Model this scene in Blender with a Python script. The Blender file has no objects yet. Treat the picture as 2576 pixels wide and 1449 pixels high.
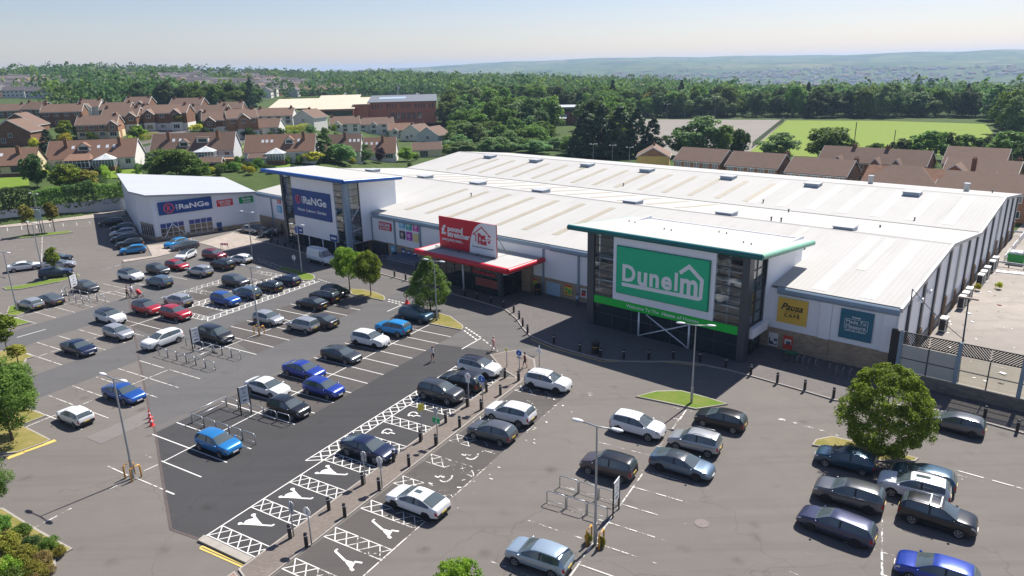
import bpy, bmesh, math, random
import numpy as np
from mathutils import Vector, Matrix
R = math.radians
S = bpy.context.scene
COL = S.collection
rng = random.Random(7)

# ------------------------------------------------------------------ camera
IW, IH, FPX = 2576.0, 1449.0, 1788.24      # working picture size and focal length in its pixels
HC = 29.0                                   # height of the drone above the car park
PITCH, ROLL = R(17.2826), R(-1.2849)
_fw = Vector((0, math.cos(PITCH), -math.sin(PITCH)))
_rt0 = Vector((1, 0, 0)); _up0 = _rt0.cross(_fw)
RT = math.cos(ROLL)*_rt0 + math.sin(ROLL)*_up0
UP = -math.sin(ROLL)*_rt0 + math.cos(ROLL)*_up0
FW = _fw
cam_d = bpy.data.cameras.new('camera'); cam = bpy.data.objects.new('camera', cam_d); COL.objects.link(cam)
cam.matrix_world = Matrix(((RT.x, UP.x, -FW.x, 0), (RT.y, UP.y, -FW.y, 0), (RT.z, UP.z, -FW.z, HC), (0, 0, 0, 1)))
cam_d.sensor_width = 36; cam_d.lens = FPX/IW*36; cam_d.clip_start = 0.5; cam_d.clip_end = 30000
S.camera = cam

# ------------------------------------------------------------------ light
SUN_EL, SUN_AZ = R(52.6), R(48.6)           # azimuth from +x towards +y
w = bpy.data.worlds.new('World'); S.world = w; w.use_nodes = True
nt = w.node_tree; nt.nodes.clear()
sky = nt.nodes.new('ShaderNodeTexSky'); sky.sky_type = 'NISHITA'; sky.sun_disc = False
sky.sun_elevation = SUN_EL; sky.sun_rotation = R(90) - SUN_AZ
sky.altitude = 60; sky.air_density = 1.0; sky.dust_density = 0.5; sky.ozone_density = 3.0
bg = nt.nodes.new('ShaderNodeBackground'); bg.inputs[1].default_value = 0.066
wo = nt.nodes.new('ShaderNodeOutputWorld')
tn = nt.nodes.new('ShaderNodeMix'); tn.data_type = 'RGBA'; tn.blend_type = 'MULTIPLY'; tn.inputs[0].default_value = 1; tn.inputs[7].default_value = (1.08, .965, 1.02, 1)
nt.links.new(sky.outputs[0], tn.inputs[6]); nt.links.new(tn.outputs[2], bg.inputs[0]); nt.links.new(bg.outputs[0], wo.inputs[0])
sd = bpy.data.lights.new('sun', 'SUN'); sun = bpy.data.objects.new('sun', sd); COL.objects.link(sun)
sd.energy = 4.9; sd.angle = R(0.5); sd.color = (1.0, 0.95, 0.88)
sdir = Vector((math.cos(SUN_EL)*math.cos(SUN_AZ), math.cos(SUN_EL)*math.sin(SUN_AZ), math.sin(SUN_EL)))
sun.rotation_euler = (-sdir).to_track_quat('-Z', 'Y').to_euler()
sun.location = (0, 0, 200)
vs = S.view_settings; vs.view_transform = 'Standard'; vs.look = 'None'; vs.exposure = 0.78; vs.gamma = 1
S.cycles.max_bounces = 6; S.cycles.volume_bounces = 0; S.cycles.transparent_max_bounces = 12

# ------------------------------------------------------------------ picture <-> place
def ray(px, py):
    return RT*((px-IW/2)/FPX) - UP*((py-IH/2)/FPX) + FW
def G(px, py, z=0.0):
    d = ray(px, py); t = (z-HC)/d.z
    return Vector((d.x*t, d.y*t, z))
def proj(P):
    q = Vector(P) - Vector((0, 0, HC)); c = q.dot(FW)
    return (IW/2+FPX*q.dot(RT)/c, IH/2-FPX*q.dot(UP)/c)
def k(col, row, x, y):                      # enlarged-view coordinates -> picture coordinates
    return (col*960/1.490683+x/4, (200, 700, 1160, 1620)[row]/1.490683+y/4)
AB = R(48.2933)                             # the shed's depth direction
UD = Vector((-math.sin(AB), math.cos(AB), 0)); VD = Vector((math.cos(AB), math.sin(AB), 0))
ORG = G(2248, 930)
RB = AB - R(90)                             # frame S (shed): x = -u, y = v
def F(u, v, z=0.0): return ORG + UD*u + VD*v + Vector((0, 0, z))
def BF(P): q = Vector(P)-ORG; return (q.dot(UD), q.dot(VD), P[2])
def FAC(px, py, v):                         # point on a wall plane parallel to the front -> (u, z)
    d = ray(px, py); o = Vector((0, 0, HC)); t = (v-(o-ORG).dot(VD))/d.dot(VD)
    b = BF(o+d*t); return (b[0], b[2])
BQ = R(59.3)                                # the car park's row direction
QD = Vector((math.cos(BQ), math.sin(BQ), 0)); RD = Vector((math.sin(BQ), -math.cos(BQ), 0))
RC = BQ - R(90)                             # frame C (car park): x = r, y = q
def C(r, q, z=0.0): return QD*q + RD*r + Vector((0, 0, z))
def RQ(P): return (Vector(P).dot(RD), Vector(P).dot(QD))

# ------------------------------------------------------------------ object helpers
def tag(o, label=None, cat=None, group=None, kind=None):
    if label: o['label'] = label
    if cat: o['category'] = cat
    if group: o['group'] = group
    if kind: o['kind'] = kind
    return o
def empty(name, loc, rz=0.0, label=None, cat=None, group=None):
    o = bpy.data.objects.new(name, None); COL.objects.link(o)
    o.location = loc; o.rotation_euler = (0, 0, rz); o.empty_display_size = 0.3
    return tag(o, label, cat, group)
def link(name, me, parent=None, loc=None, rz=None):
    o = bpy.data.objects.new(name, me); COL.objects.link(o)
    if parent is not None: o.parent = parent
    if loc is not None: o.location = loc
    if rz is not None: o.rotation_euler = (0, 0, rz)
    return o
def dup(o, parent=None):
    c = o.copy(); COL.objects.link(c); c.parent = parent
    for ch in list(KIDS.get(o.name, ())):
        dup(ch, c)
    return c
KIDS = {}
def kids_index():
    KIDS.clear()
    for o in bpy.data.objects:
        if o.parent: KIDS.setdefault(o.parent.name, []).append(o)
def copy_tree(o, parent=None):
    c = o.copy(); COL.objects.link(c); c.parent = parent
    for ch in [x for x in bpy.data.objects if x.parent == o]:
        copy_tree(ch, c)
    return c

class MB:
    """collects shapes, links them as ONE mesh object"""
    def __init__(s): s.v = []; s.f = []; s.m = []; s.mi = 0
    def add(s, vs, fs):
        b = len(s.v); s.v += [tuple(p) for p in vs]
        for f in fs: s.f.append([b+i for i in f]); s.m.append(s.mi)
        return s
    def box(s, x0, x1, y0, y1, z0, z1):
        return s.add([(x0,y0,z0),(x1,y0,z0),(x1,y1,z0),(x0,y1,z0),(x0,y0,z1),(x1,y0,z1),(x1,y1,z1),(x0,y1,z1)],
                     [(0,3,2,1),(4,5,6,7),(0,1,5,4),(1,2,6,5),(2,3,7,6),(3,0,4,7)])
    def obox(s, c, L, Wd, H, rz):           # box on its base centre, turned
        ca, sa = math.cos(rz), math.sin(rz); vs = []
        for z in (0, H):
            for (a, b) in ((-L/2,-Wd/2),(L/2,-Wd/2),(L/2,Wd/2),(-L/2,Wd/2)):
                vs.append((c[0]+a*ca-b*sa, c[1]+a*sa+b*ca, c[2]+z))
        return s.add(vs, [(0,3,2,1),(4,5,6,7),(0,1,5,4),(1,2,6,5),(2,3,7,6),(3,0,4,7)])
    def quad(s, *p): return s.add(p, [tuple(range(len(p)))])
    def prism(s, poly, z0, z1):             # poly counter-clockwise seen from above; z1 may be a list
        n = len(poly); zt = z1 if isinstance(z1, (list, tuple)) else [z1]*n
        zb = z0 if isinstance(z0, (list, tuple)) else [z0]*n
        vs = [(p[0],p[1],zb[i]) for i, p in enumerate(poly)]+[(p[0],p[1],zt[i]) for i, p in enumerate(poly)]
        return s.add(vs, [tuple(range(n-1,-1,-1)), tuple(range(n,2*n))]+[(i,(i+1)%n,n+(i+1)%n,n+i) for i in range(n)])
    def extr(s, prof, axis, a0, a1):        # profile in the plane across 'axis', extruded a0..a1
        n = len(prof)
        def P(p, a): return (a,p[0],p[1]) if axis == 'x' else ((p[0],a,p[1]) if axis == 'y' else (p[0],p[1],a))
        vs = [P(p,a0) for p in prof]+[P(p,a1) for p in prof]
        return s.add(vs, [tuple(range(n-1,-1,-1)), tuple(range(n,2*n))]+[(i,(i+1)%n,n+(i+1)%n,n+i) for i in range(n)])
    def tube(s, pts, r, n=8, r1=None, cap=True):
        pts = [Vector(p) for p in pts]; N = len(pts); vs = []; fs = []; ref = None
        for i, p in enumerate(pts):
            d = (pts[min(i+1,N-1)]-pts[max(i-1,0)]).normalized()
            if ref is None: ref = Vector((0,0,1)) if abs(d.z) < .9 else Vector((1,0,0))
            a = d.cross(ref).normalized(); b = d.cross(a); ref = -b if False else ref
            rr = r if r1 is None else r+(r1-r)*i/(N-1)
            for j in range(n):
                t = 2*math.pi*j/n; vs.append(p+a*(rr*math.cos(t))+b*(rr*math.sin(t)))
        for i in range(N-1):
            for j in range(n):
                fs.append((i*n+j, i*n+(j+1)%n, (i+1)*n+(j+1)%n, (i+1)*n+j))
        if cap: fs.append(tuple(range(n))); fs.append(tuple(range((N-1)*n+n-1,(N-1)*n-1,-1)))
        return s.add(vs, fs)
    def cyl(s, c, r, h, n=16, r1=None): return s.tube([c,(c[0],c[1],c[2]+h)], r, n, r1)
    def ell(s, c, rx, ry, rz, nu=12, nv=8):
        vs = []; fs = []
        for i in range(nv+1):
            t = math.pi*i/nv
            for j in range(nu):
                a = 2*math.pi*j/nu
                vs.append((c[0]+rx*math.sin(t)*math.cos(a), c[1]+ry*math.sin(t)*math.sin(a), c[2]-rz*math.cos(t)))
        for i in range(nv):
            for j in range(nu): fs.append((i*nu+j, i*nu+(j+1)%nu, (i+1)*nu+(j+1)%nu, (i+1)*nu+j))
        return s.add(vs, fs)
    def mesh(s, name, mats, org=(0,0,0), smooth=False, angle=None):
        me = bpy.data.meshes.new(name)
        me.from_pydata([(a-org[0], b-org[1], c-org[2]) for a, b, c in s.v], [], s.f)
        for m in (mats if isinstance(mats, (list, tuple)) else [mats]): me.materials.append(m)
        me.polygons.foreach_set('material_index', s.m)
        bm = bmesh.new(); bm.from_mesh(me); bmesh.ops.recalc_face_normals(bm, faces=bm.faces); bm.to_mesh(me); bm.free()
        if smooth:
            me.polygons.foreach_set('use_smooth', [True]*len(me.polygons))
            if angle: me.set_sharp_from_angle(angle=R(angle))
        me.update(); return me
    def build(s, name, mats, parent=None, org=(0,0,0), smooth=False, angle=None, loc=None, rz=None):
        return link(name, s.mesh(name, mats, org, smooth, angle), parent, loc, rz)

# ------------------------------------------------------------------ materials
MATS = {}
class N:
    def __init__(s, name):
        s.mat = bpy.data.materials.new(name); s.mat.use_nodes = True; s.nt = s.mat.node_tree
        s.b = s.nt.nodes['Principled BSDF']; s.out = s.nt.nodes['Material Output']
    def n(s, t, **kw):
        x = s.nt.nodes.new(t)
        for a, b in kw.items(): setattr(x, a, b)
        return x
    def l(s, a, b): s.nt.links.new(a, b)
    def pos(s, kind='Object'):
        return s.n('ShaderNodeTexCoord').outputs[kind]
    def noise(s, scale, detail=4, rough=.55, vec=None, dist=0.0):
        x = s.n('ShaderNodeTexNoise'); x.inputs['Scale'].default_value = scale; x.inputs['Detail'].default_value = detail
        x.inputs['Roughness'].default_value = rough; x.inputs['Distortion'].default_value = dist
        if vec is not None: s.l(vec, x.inputs['Vector'])
        return x.outputs['Fac']
    def ramp(s, fac, stops):
        x = s.n('ShaderNodeValToRGB'); e = x.color_ramp.elements
        while len(e) < len(stops): e.new(0.5)
        for i, (p, c) in enumerate(stops): e[i].position = p; e[i].color = (c[0], c[1], c[2], 1) if hasattr(c, '__len__') else (c, c, c, 1)
        s.l(fac, x.inputs[0]); return x.outputs[0]
    def mix(s, fac, a, b, mode='MIX'):
        x = s.n('ShaderNodeMix', data_type='RGBA', blend_type=mode)
        for i, q in ((0, fac), (6, a), (7, b)):
            if hasattr(q, 'is_linked') or isinstance(q, bpy.types.NodeSocket): s.l(q, x.inputs[i])
            else: x.inputs[i].default_value = q if i == 0 else (q[0], q[1], q[2], 1)
        return x.outputs[2]
    def math(s, op, a, b=0.0):
        x = s.n('ShaderNodeMath', operation=op)
        for i, q in enumerate((a, b)):
            if isinstance(q, bpy.types.NodeSocket): s.l(q, x.inputs[i])
            else: x.inputs[i].default_value = q
        return x.outputs[0]
    def bump(s, h, strength=.3, dist=.02):
        x = s.n('ShaderNodeBump'); x.inputs['Strength'].default_value = strength; x.inputs['Distance'].default_value = dist
        s.l(h, x.inputs['Height']); s.l(x.outputs[0], s.b.inputs['Normal'])
    def set(s, **kw):
        for a, v in kw.items():
            i = s.b.inputs[{'rough':'Roughness','metal':'Metallic','spec':'Specular IOR Level','coat':'Coat Weight','alpha':'Alpha','trans':'Transmission Weight'}[a]]
            if isinstance(v, bpy.types.NodeSocket): s.l(v, i)
            else: i.default_value = v
        return s
    def col(s, c):
        if isinstance(c, bpy.types.NodeSocket): s.l(c, s.b.inputs['Base Color'])
        else: s.b.inputs['Base Color'].default_value = (c[0], c[1], c[2], 1)
        return s
def plain(name, c, rough=.6, metal=0.0, var=.12, scale=3.0, spec=.5, coat=0.0):
    if name in MATS: return MATS[name]
    q = N(name); f = q.noise(scale, 5, .6, q.pos())
    q.col(q.mix(f, [x*(1-var) for x in c], [min(1, x*(1+var)) for x in c])).set(rough=rough, metal=metal, spec=spec, coat=coat)
    MATS[name] = q.mat; return q.mat
# ================================================================== ground materials
def asphalt(name, c, worn=.35, stain=.25, tint=(1.05, 1.0, .95), crack=True):
    q = N(name); P = q.pos()
    big = q.noise(.055, 4, .6, P); mid = q.noise(.6, 5, .65, P); fine = q.noise(9, 3, .7, P); grit = q.noise(38, 2, .8, P)
    d = [x*(1-worn) for x in c]; e = [min(1, x*(1+worn)*t) for x, t in zip(c, tint)]
    a = q.mix(q.ramp(big, [(.3, 0.0), (.7, 1.0)]), d, e)
    a = q.mix(q.ramp(mid, [(.35, 0.0), (.75, .55)]), a, [x*(1-stain) for x in c])
    a = q.mix(q.math('MULTIPLY', fine, .7), a, [x*1.25 for x in c])
    a = q.mix(q.ramp(grit, [(.38, .35), (.62, 0.0)]), a, [x*.45 for x in c])
    vo = q.n('ShaderNodeTexVoronoi'); vo.inputs['Scale'].default_value = .33; q.l(P, vo.inputs['Vector'])     # oil spots
    a = q.mix(q.math('MULTIPLY', q.ramp(vo.outputs['Distance'], [(.04, .55), (.2, 0.0)]), q.ramp(mid, [(.4, 0.0), (.6, 1.0)])), a, [x*.4 for x in c])
    tm = q.n('ShaderNodeMapping'); tm.inputs['Rotation'].default_value = (0, 0, R(-59.3)); tm.inputs['Scale'].default_value = (.05, .9, 1); q.l(P, tm.inputs[0])
    a = q.mix(q.ramp(q.noise(.8, 4, .6, tm.outputs[0]), [(.48, 0.0), (.7, .4)]), a, [x*.66 for x in c])
    if crack:                                # tarmac seams and hairline cracks
        v = q.n('ShaderNodeTexVoronoi', feature='DISTANCE_TO_EDGE'); v.inputs['Scale'].default_value = .075
        wv = q.n('ShaderNodeVectorMath', operation='ADD'); nz = q.n('ShaderNodeTexNoise'); nz.inputs['Scale'].default_value = .5
        q.l(P, nz.inputs['Vector']); sc = q.n('ShaderNodeVectorMath', operation='SCALE'); sc.inputs['Scale'].default_value = 2.2
        q.l(nz.outputs['Color'], sc.inputs[0]); q.l(P, wv.inputs[0]); q.l(sc.outputs[0], wv.inputs[1]); q.l(wv.outputs[0], v.inputs['Vector'])
        a = q.mix(q.ramp(v.outputs['Distance'], [(.0, .32), (.0035, 0.0)]), a, [x*.4 for x in c])
    q.col(a).set(rough=.88, spec=.25); q.bump(grit, .25, .01); MATS[name] = q.mat; return q.mat
M_OLD = asphalt('worn_asphalt', (.146, .134, .124), .17)
M_MID = asphalt('grey_asphalt', (.118, .113, .110), .15)
M_DARK = asphalt('dark_asphalt', (.052, .051, .053), .18, .2, (1, 1, 1))
M_LANE = asphalt('lane_asphalt', (.106, .104, .104), .13, .2, (1, 1, 1))
M_BAY = asphalt('bay_asphalt', (.088, .081, .077), .22)
M_SEAM = plain('seam_asphalt', (.085, .066, .062), .9, var=.4, scale=2)
M_CONC = asphalt('yard_concrete', (.30, .272, .245), .42, .42, (1, .97, .93))
def paint(name, c, wear):
    q = N(name); P = q.pos(); a = q.noise(1.1, 6, .75, P); b = q.noise(7, 4, .8, P)
    s = q.math('ADD', q.math('MULTIPLY', a, .75), q.math('MULTIPLY', b, .25))
    f = q.ramp(s, [(wear-.03, 0.0), (wear+.03, 1.0)])
    q.col(q.mix(b, [x*.82 for x in c], c)).set(rough=.7, spec=.3)
    t = q.n('ShaderNodeBsdfTransparent'); m = q.n('ShaderNodeMixShader'); q.l(f, m.inputs[0]); q.l(t.outputs[0], m.inputs[1])
    q.l(q.b.outputs[0], m.inputs[2]); q.l(m.outputs[0], q.out.inputs[0]); MATS[name] = q.mat; return q.mat
M_LINE = paint('white_paint', (.70, .69, .66), .33)
M_LINEW = paint('worn_white_paint', (.62, .60, .56), .47)
M_LINEX = paint('scuffed_white_paint', (.60, .58, .54), .545)
M_YEL = paint('yellow_paint', (.62, .46, .13), .38)
def pavers(name, c, sx=.2, sy=.1):
    q = N(name); P = q.pos(); b = q.n('ShaderNodeTexBrick'); q.l(P, b.inputs['Vector'])
    b.inputs['Scale'].default_value = 1; b.inputs['Brick Width'].default_value = sx; b.inputs['Row Height'].default_value = sy
    b.inputs['Mortar Size'].default_value = .006
    b.inputs['Color1'].default_value = (*[x*.85 for x in c], 1); b.inputs['Color2'].default_value = (*[x*1.15 for x in c], 1)
    b.inputs['Mortar'].default_value = (*[x*.55 for x in c], 1)
    n = q.noise(.5, 5, .6, P); q.col(q.mix(q.ramp(n, [(.35, .0), (.7, .5)]), b.outputs[0], [x*.72 for x in c])).set(rough=.85, spec=.3)
    MATS[name] = q.mat; return q.mat
M_PAVE = pavers('grey_pavers', (.135, .122, .118)); M_PATH = pavers('brown_pavers', (.178, .150, .130)); M_RED = pavers('pink_pavers', (.27, .18, .15))
M_PALE = pavers('pale_pavers', (.36, .31, .27), .4, .4)
M_KERB = plain('kerb_concrete', (.30, .275, .245), .85, var=.25, scale=1.5)
def grassmat(name, a, b, dry, dryamt=.5):
    q = N(name); P = q.pos(); n1 = q.noise(.35, 5, .65, P); n2 = q.noise(6, 4, .7, P); n3 = q.noise(30, 2, .8, P)
    c = q.mix(n2, a, b); c = q.mix(q.ramp(n1, [(.42, 0.0), (.66, dryamt)]), c, dry); c = q.mix(q.ramp(n3, [(.35, .45), (.6, 0.0)]), c, [x*.4 for x in a])
    q.col(c).set(rough=.9, spec=.15); q.bump(n3, .5, .05); MATS[name] = q.mat; return q.mat
M_GRASS = grassmat('lawn_grass', (.085, .15, .018), (.15, .23, .03), (.24, .22, .07), .5)
M_DRYG = grassmat('dry_grass', (.15, .155, .035), (.24, .21, .06), (.36, .28, .12), .7)
M_FIELD = grassmat('pitch_grass', (.15, .225, .03), (.19, .265, .035), (.23, .26, .06), .4)

# ================================================================== terrain
AZK = [-70, -37, -30, -22, -15, -8, 0, 10, 20, 36, 70]
RK = [420, 600, 800, 1000, 1400, 1900, 2400, 3200, 4500, 6000, 9500]
ZK = [[12,13,19,24,28,26,14,5,5,5,5], [12,13,19,24,28,26,14,5,5,5,5], [12,13,20,26,31,29,15,5,5,5,5], [11,12,18,22,26,23,10,0,0,10,5],
      [9,9,10,12,15,12,4,-5,-10,22,5], [6,6,8,10,11,5,-10,-30,-25,33,10], [3,4,5,4,-4,-20,-40,-40,-8,66,20], [0,0,-1,-4,-15,-34,-56,-52,8,68,20],
      [0,-4,-10,-18,-32,-48,-61,-58,10,64,20], [0,-4,-10,-18,-32,-48,-61,-55,16,56,20], [0,-4,-10,-18,-32,-48,-61,-55,16,56,20]]
W0, W1 = G(-10, 566), G(315, 527)
WD = (W1-W0).normalized(); WN = Vector((-WD.y, WD.x, 0))       # WN points beyond the wall
if WN.y < 0: WN = -WN
def sm(x, a, b):
    t = min(1, max(0, (x-a)/(b-a))); return t*t*(3-2*t)
def lerp1(x, xs, ys):
    if x <= xs[0]: return ys[0]
    for i in range(len(xs)-1):
        if x <= xs[i+1]: return ys[i]+(ys[i+1]-ys[i])*(x-xs[i])/(xs[i+1]-xs[i])
    return ys[-1]
from mathutils import noise as mnoise
def T(x, y):
    r = math.hypot(x, y); az = math.degrees(math.atan2(x, y))
    wl = 1-sm(az, -16, -9)
    d = (Vector((x, y, 0))-W0).dot(WN)
    near = 0.0
    if d > 0 and y > 0: near = wl*((2.6*sm(d, .4, 2.2))+lerp1(d, [0, 25, 60, 110, 180, 330, 600], [0, 2.6, 4.6, 7.2, 9.6, 9.8, 10]))
    if r <= 330: z = near
    else:
        far = [lerp1(r, RK, ZK[i]) for i in range(len(AZK))]
        f = lerp1(az, AZK, far)
        if r > 520: f += (mnoise.noise((x/380, y/380, 3.1))*.5+mnoise.noise((x/1500, y/1500, 9.0)))*min(34, (r-520)*.0062)*(1 if r > 900 else .4)*(.5 if az < -5 else 1)
        t = sm(r, 330, 440); z = near*(1-t)+f*t
    return z
def HIT(px, py, dz=0.0):                    # the terrain point seen at a picture position
    d = ray(px, py); t = 60.0
    while t < 9000:
        x, y, z = d.x*t, d.y*t, HC+d.z*t
        if z < T(x, y)+dz: break
        t *= 1.004
    return Vector((d.x*t, d.y*t, T(d.x*t, d.y*t)))

mb = MB()
rs = [0, 12, 25, 45, 70, 100, 130]+[130+4*i for i in range(1, 60)]+[370+12*i for i in range(1, 24)]
x = rs[-1]
while x < 9300: x *= 1.035; rs.append(x)
azs = [R(-72+144*i/220) for i in range(221)]
for r in rs:
    for a in azs:
        px, py = r*math.sin(a), r*math.cos(a)
        mb.v.append((px, py, T(px, py)-.05))
n = len(azs)
for i in range(len(rs)-1):
    for j in range(n-1): mb.f.append([i*n+j, i*n+j+1, (i+1)*n+j+1, (i+1)*n+j]); mb.m.append(0)
q = N('countryside'); P = q.pos()
n1 = q.noise(.012, 6, .6, P); n2 = q.noise(.15, 5, .7, P)
v = q.n('ShaderNodeTexVoronoi'); v.inputs['Scale'].default_value = .0042; q.l(P, v.inputs['Vector'])
e = q.n('ShaderNodeTexVoronoi', feature='DISTANCE_TO_EDGE'); e.inputs['Scale'].default_value = .0042; q.l(P, e.inputs['Vector'])
fields = q.ramp(v.outputs['Color'], [(.15, (.035, .06, .02)), (.4, (.07, .11, .03)), (.6, (.11, .14, .04)), (.75, (.17, .16, .07)), (.9, (.04, .075, .02))])
fields = q.mix(q.ramp(e.outputs['Distance'], [(.02, 1.0), (.05, 0.0)]), fields, (.02, .045, .015))
town = q.mix(n2, (.035, .065, .02), (.09, .12, .04))
ln = q.n('ShaderNodeVectorMath', operation='LENGTH'); q.l(P, ln.inputs[0])
c = q.mix(q.ramp(q.math('DIVIDE', ln.outputs['Value'], 9000.0), [(.40, 0.0), (.47, 1.0)]), town, fields)
c = q.mix(q.ramp(n1, [(.5, 0.0), (.62, .75)]), c, (.025, .05, .018))
q.col(c).set(rough=.95, spec=.1); M_LAND = q.mat
tag(mb.build('terrain', M_LAND, smooth=True), kind='structure')

# river far to the right
mb = MB(); pts = []
for i in range(41):
    a = R(4+56*i/40); pts.append((a, 2480+60*math.sin(i*.5), 2760+80*math.sin(i*.31+1)))
for (a, r0, r1) in pts: mb.v += [(r0*math.sin(a), r0*math.cos(a), -57.5), (r1*math.sin(a), r1*math.cos(a), -57.5)]
for i in range(40): mb.f.append([2*i, 2*i+2, 2*i+3, 2*i+1]); mb.m.append(0)
q = N('river_water'); q.col((.16, .2, .23)).set(rough=.18, spec=.6); q.bump(q.noise(.2, 3, .6, q.pos()), .3, .2)
tag(mb.build('river', q.mat), kind='structure')

# ================================================================== ground sheets
def D2(pts, z=0.0): return [G(x, y, z) for x, y in pts]
def ccw(poly):
    a = sum(poly[i].x*poly[(i+1) % len(poly)].y-poly[(i+1) % len(poly)].x*poly[i].y for i in range(len(poly)))
    return poly if a > 0 else poly[::-1]
def sheet(name, polys, z, m):
    mb = MB()
    for p in polys: mb.quad(*[(v.x, v.y, z) for v in ccw(p)])
    return tag(mb.build(name, m), kind='structure')
sheet('car_park', [[Vector((-75, 3, 0)), Vector((90, 3, 0)), Vector((110, 40, 0)), F(-62, -3), F(-.2, -2.9), F(-.2, 2), F(118, 2), Vector((-83.5, 163.2, 0)), W0-WD*40, Vector((-150, 95, 0))]], 0, M_OLD)
sheet('yard', [[F(-.25, -2.8), F(-62, -2.8), F(-62, 95), F(-.25, 95)]], .004, M_CONC)
# resurfaced areas
z1 = .004
seam = [(307.5, 659.6), (321, 735), (335, 820), (350, 903), (375, 1028), (392, 1091), (410, 1212), (430, 1332), (517, 1362)]
sg = D2(seam)
sheet('grey_resurfacing', [sg[:-1]+[sg[-1], C(-39.1, 24), C(-33.2, 24), C(-33.2, 61), C(-39.1, 68), C(-44.3, 72), C(-62, 76), C(-88, 78), C(-100, 74)]], z1, M_MID)
lanes = [[sg[3].lerp(sg[4], .62), C(-60.2, 74), C(-53.9, 74), sg[5].lerp(sg[4], .25)], [C(-76.3, 24), C(-76.3, 72), C(-70.2, 72), C(-70.2, 21)], [C(-92.6, 30), C(-92.6, 60), C(-86.2, 60), C(-86.2, 27)]]
sheet('lane_surface', lanes, .008, M_LANE)
dk = [sg[5], sg[6], sg[7], sg[8], C(-38.0, 23.2), C(-33.2, 23.2), C(-33.2, 60.5), C(-44.4, 58.5), C(-44.4, 39.0), C(-53.9, 36.5), C(-53.9, 30.0)]
sheet('dark_resurfacing', [dk], .012, M_DARK)
sheet('bay_surface', [[C(-53.9, 36.6), C(-44.45, 39.1), C(-44.45, 63), C(-53.9, 63)], [C(-70, 50), C(-60.3, 47), C(-60.3, 64.5), C(-70, 64.5)],
                      [C(-86, 46.5), C(-76.4, 45.5), C(-76.4, 70), C(-86, 66)], [C(-31.0, 19), C(-26.3, 19), C(-26.3, 54), C(-31.0, 54)]], .014, M_BAY)
sheet('tarmac_patch', [D2([(215, 1101), (300, 1064), (362, 1034), (385, 1046), (375, 1062), (255, 1117)]), D2([(30, 885), (44, 875), (52, 880), (40, 892)])], .016, asphalt('patch_asphalt', (.17, .16, .155), .15))
mb = MB()                                    # the open joint between old and new tarmac
for i in range(len(sg)-1):
    d = (sg[i+1]-sg[i]).normalized(); nn = Vector((-d.y, d.x, 0))*.09
    mb.quad(*[(v.x, v.y, .018) for v in (sg[i]-nn, sg[i+1]-nn, sg[i+1]+nn, sg[i]+nn)])
tag(mb.build('tarmac_joint', M_SEAM), kind='structure')

# ------------------------------------------------------------------ painted markings
ZM = .022
def seg(mb, a, b, w=.1):                     # a, b: (r, q)
    A_, B_ = C(*a), C(*b); d = (B_-A_)
    if d.length < 1e-4: return
    d.normalize(); nn = Vector((-d.y, d.x, 0))*(w/2)
    zq = ZM+.00016*(len(mb.f) % 61); mb.quad(*[(v.x, v.y, zq) for v in (A_-nn, B_-nn, B_+nn, A_+nn)])
def pseg(mb, a, b, w=.1): seg(mb, RQ(G(*a)), RQ(G(*b)), w)
ml, mw, mx = MB(), MB(), MB()
seg(ml, (-49, 28.3), (-49, 63.1))
for i in range(15):
    qq = 28.34+2.333*i
    if 33.5 < qq < 37.2: continue
    seg(ml, (-48.96, qq), (-44.4, qq)); seg(ml, (-53.9 if i > 0 else -49.2, qq), (-49.04, qq))
seg(mw, (-65, 26), (-65, 40.2)); seg(ml, (-65, 46.2), (-65, 64.4))
for i in range(16):
    qq = 28.28+2.345*i
    if 41.5 < qq < 46: continue
    m_ = mw if qq < 46 else ml
    seg(m_, (-64.96, qq), (-60.1, qq)); seg(m_, (-70, qq), (-65.04, qq))
seg(ml, (-81.2, 46), (-81.2, 51.4)); seg(mw, (-81.2, 35.6), (-81.2, 45.9))
for i in range(7):
    qq = 35.4+2.345*i; seg(mw if i < 5 else ml, (-81.15, qq), (-76.4, qq)); seg(mw, (-85.9, qq), (-81.25, qq))
seg(mw, (-97.5, 40), (-97.0, 64))
for i in range(10):
    qq = 41.2+2.345*i
    seg(mw, (-97.4, qq), (-92.8, qq)); seg(mw, (-102.2, qq), (-97.6, qq))
# worn row on the right
seg(mw, (-15.3, 28), (-15.5, 44.4)); seg(mx, (-15.7, 49), (-15.8, 58))
for i in range(-3, 5):
    qq = 40.12-2.35*i
    (seg(mw, (-15.4, qq), (-13, qq)), seg(mx, (-13, qq), (-10.4, qq)), seg(mx, (-20.2, qq), (-15.5, qq)))
for i in range(4): seg(mx, (-17.2, 48.8+2.35*i), (-13.4, 48.8+2.35*i))
def c3r3(x, y): return k(3, 3, x, y)
def c2r2(x, y): return k(2, 2, x, y)
def c3r2(x, y): return k(3, 2, x, y)
pseg(mw, c3r3(1145, 1210), c3r3(1148, 1470), .12); pseg(mx, c3r3(1147, 850), c3r3(1146, 1205), .1)
for a, b in (((320, 1205), (470, 1245)), ((610, 1285), (980, 1390)), ((220, 1410), (380, 1470)), ((740, 1100), (1080, 1190)), ((1130, 1430), (1240, 1470)), ((1150, 1215), (1290, 1250))):
    pseg(mx if a[0] != 1130 else mw, c3r3(*a), c3r3(*b), .1)
pseg(mw, c3r3(1885, 385), c3r3(2700, 612), .13)
for a, b in (((1890, 430), (2000, 455)), ((1895, 462), (1990, 487)), ((2040, 465), (2075, 475)), ((2130, 492), (2170, 502)), ((2210, 515), (2240, 522))): pseg(mx, c3r3(*a), c3r3(*b), .2)
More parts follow.
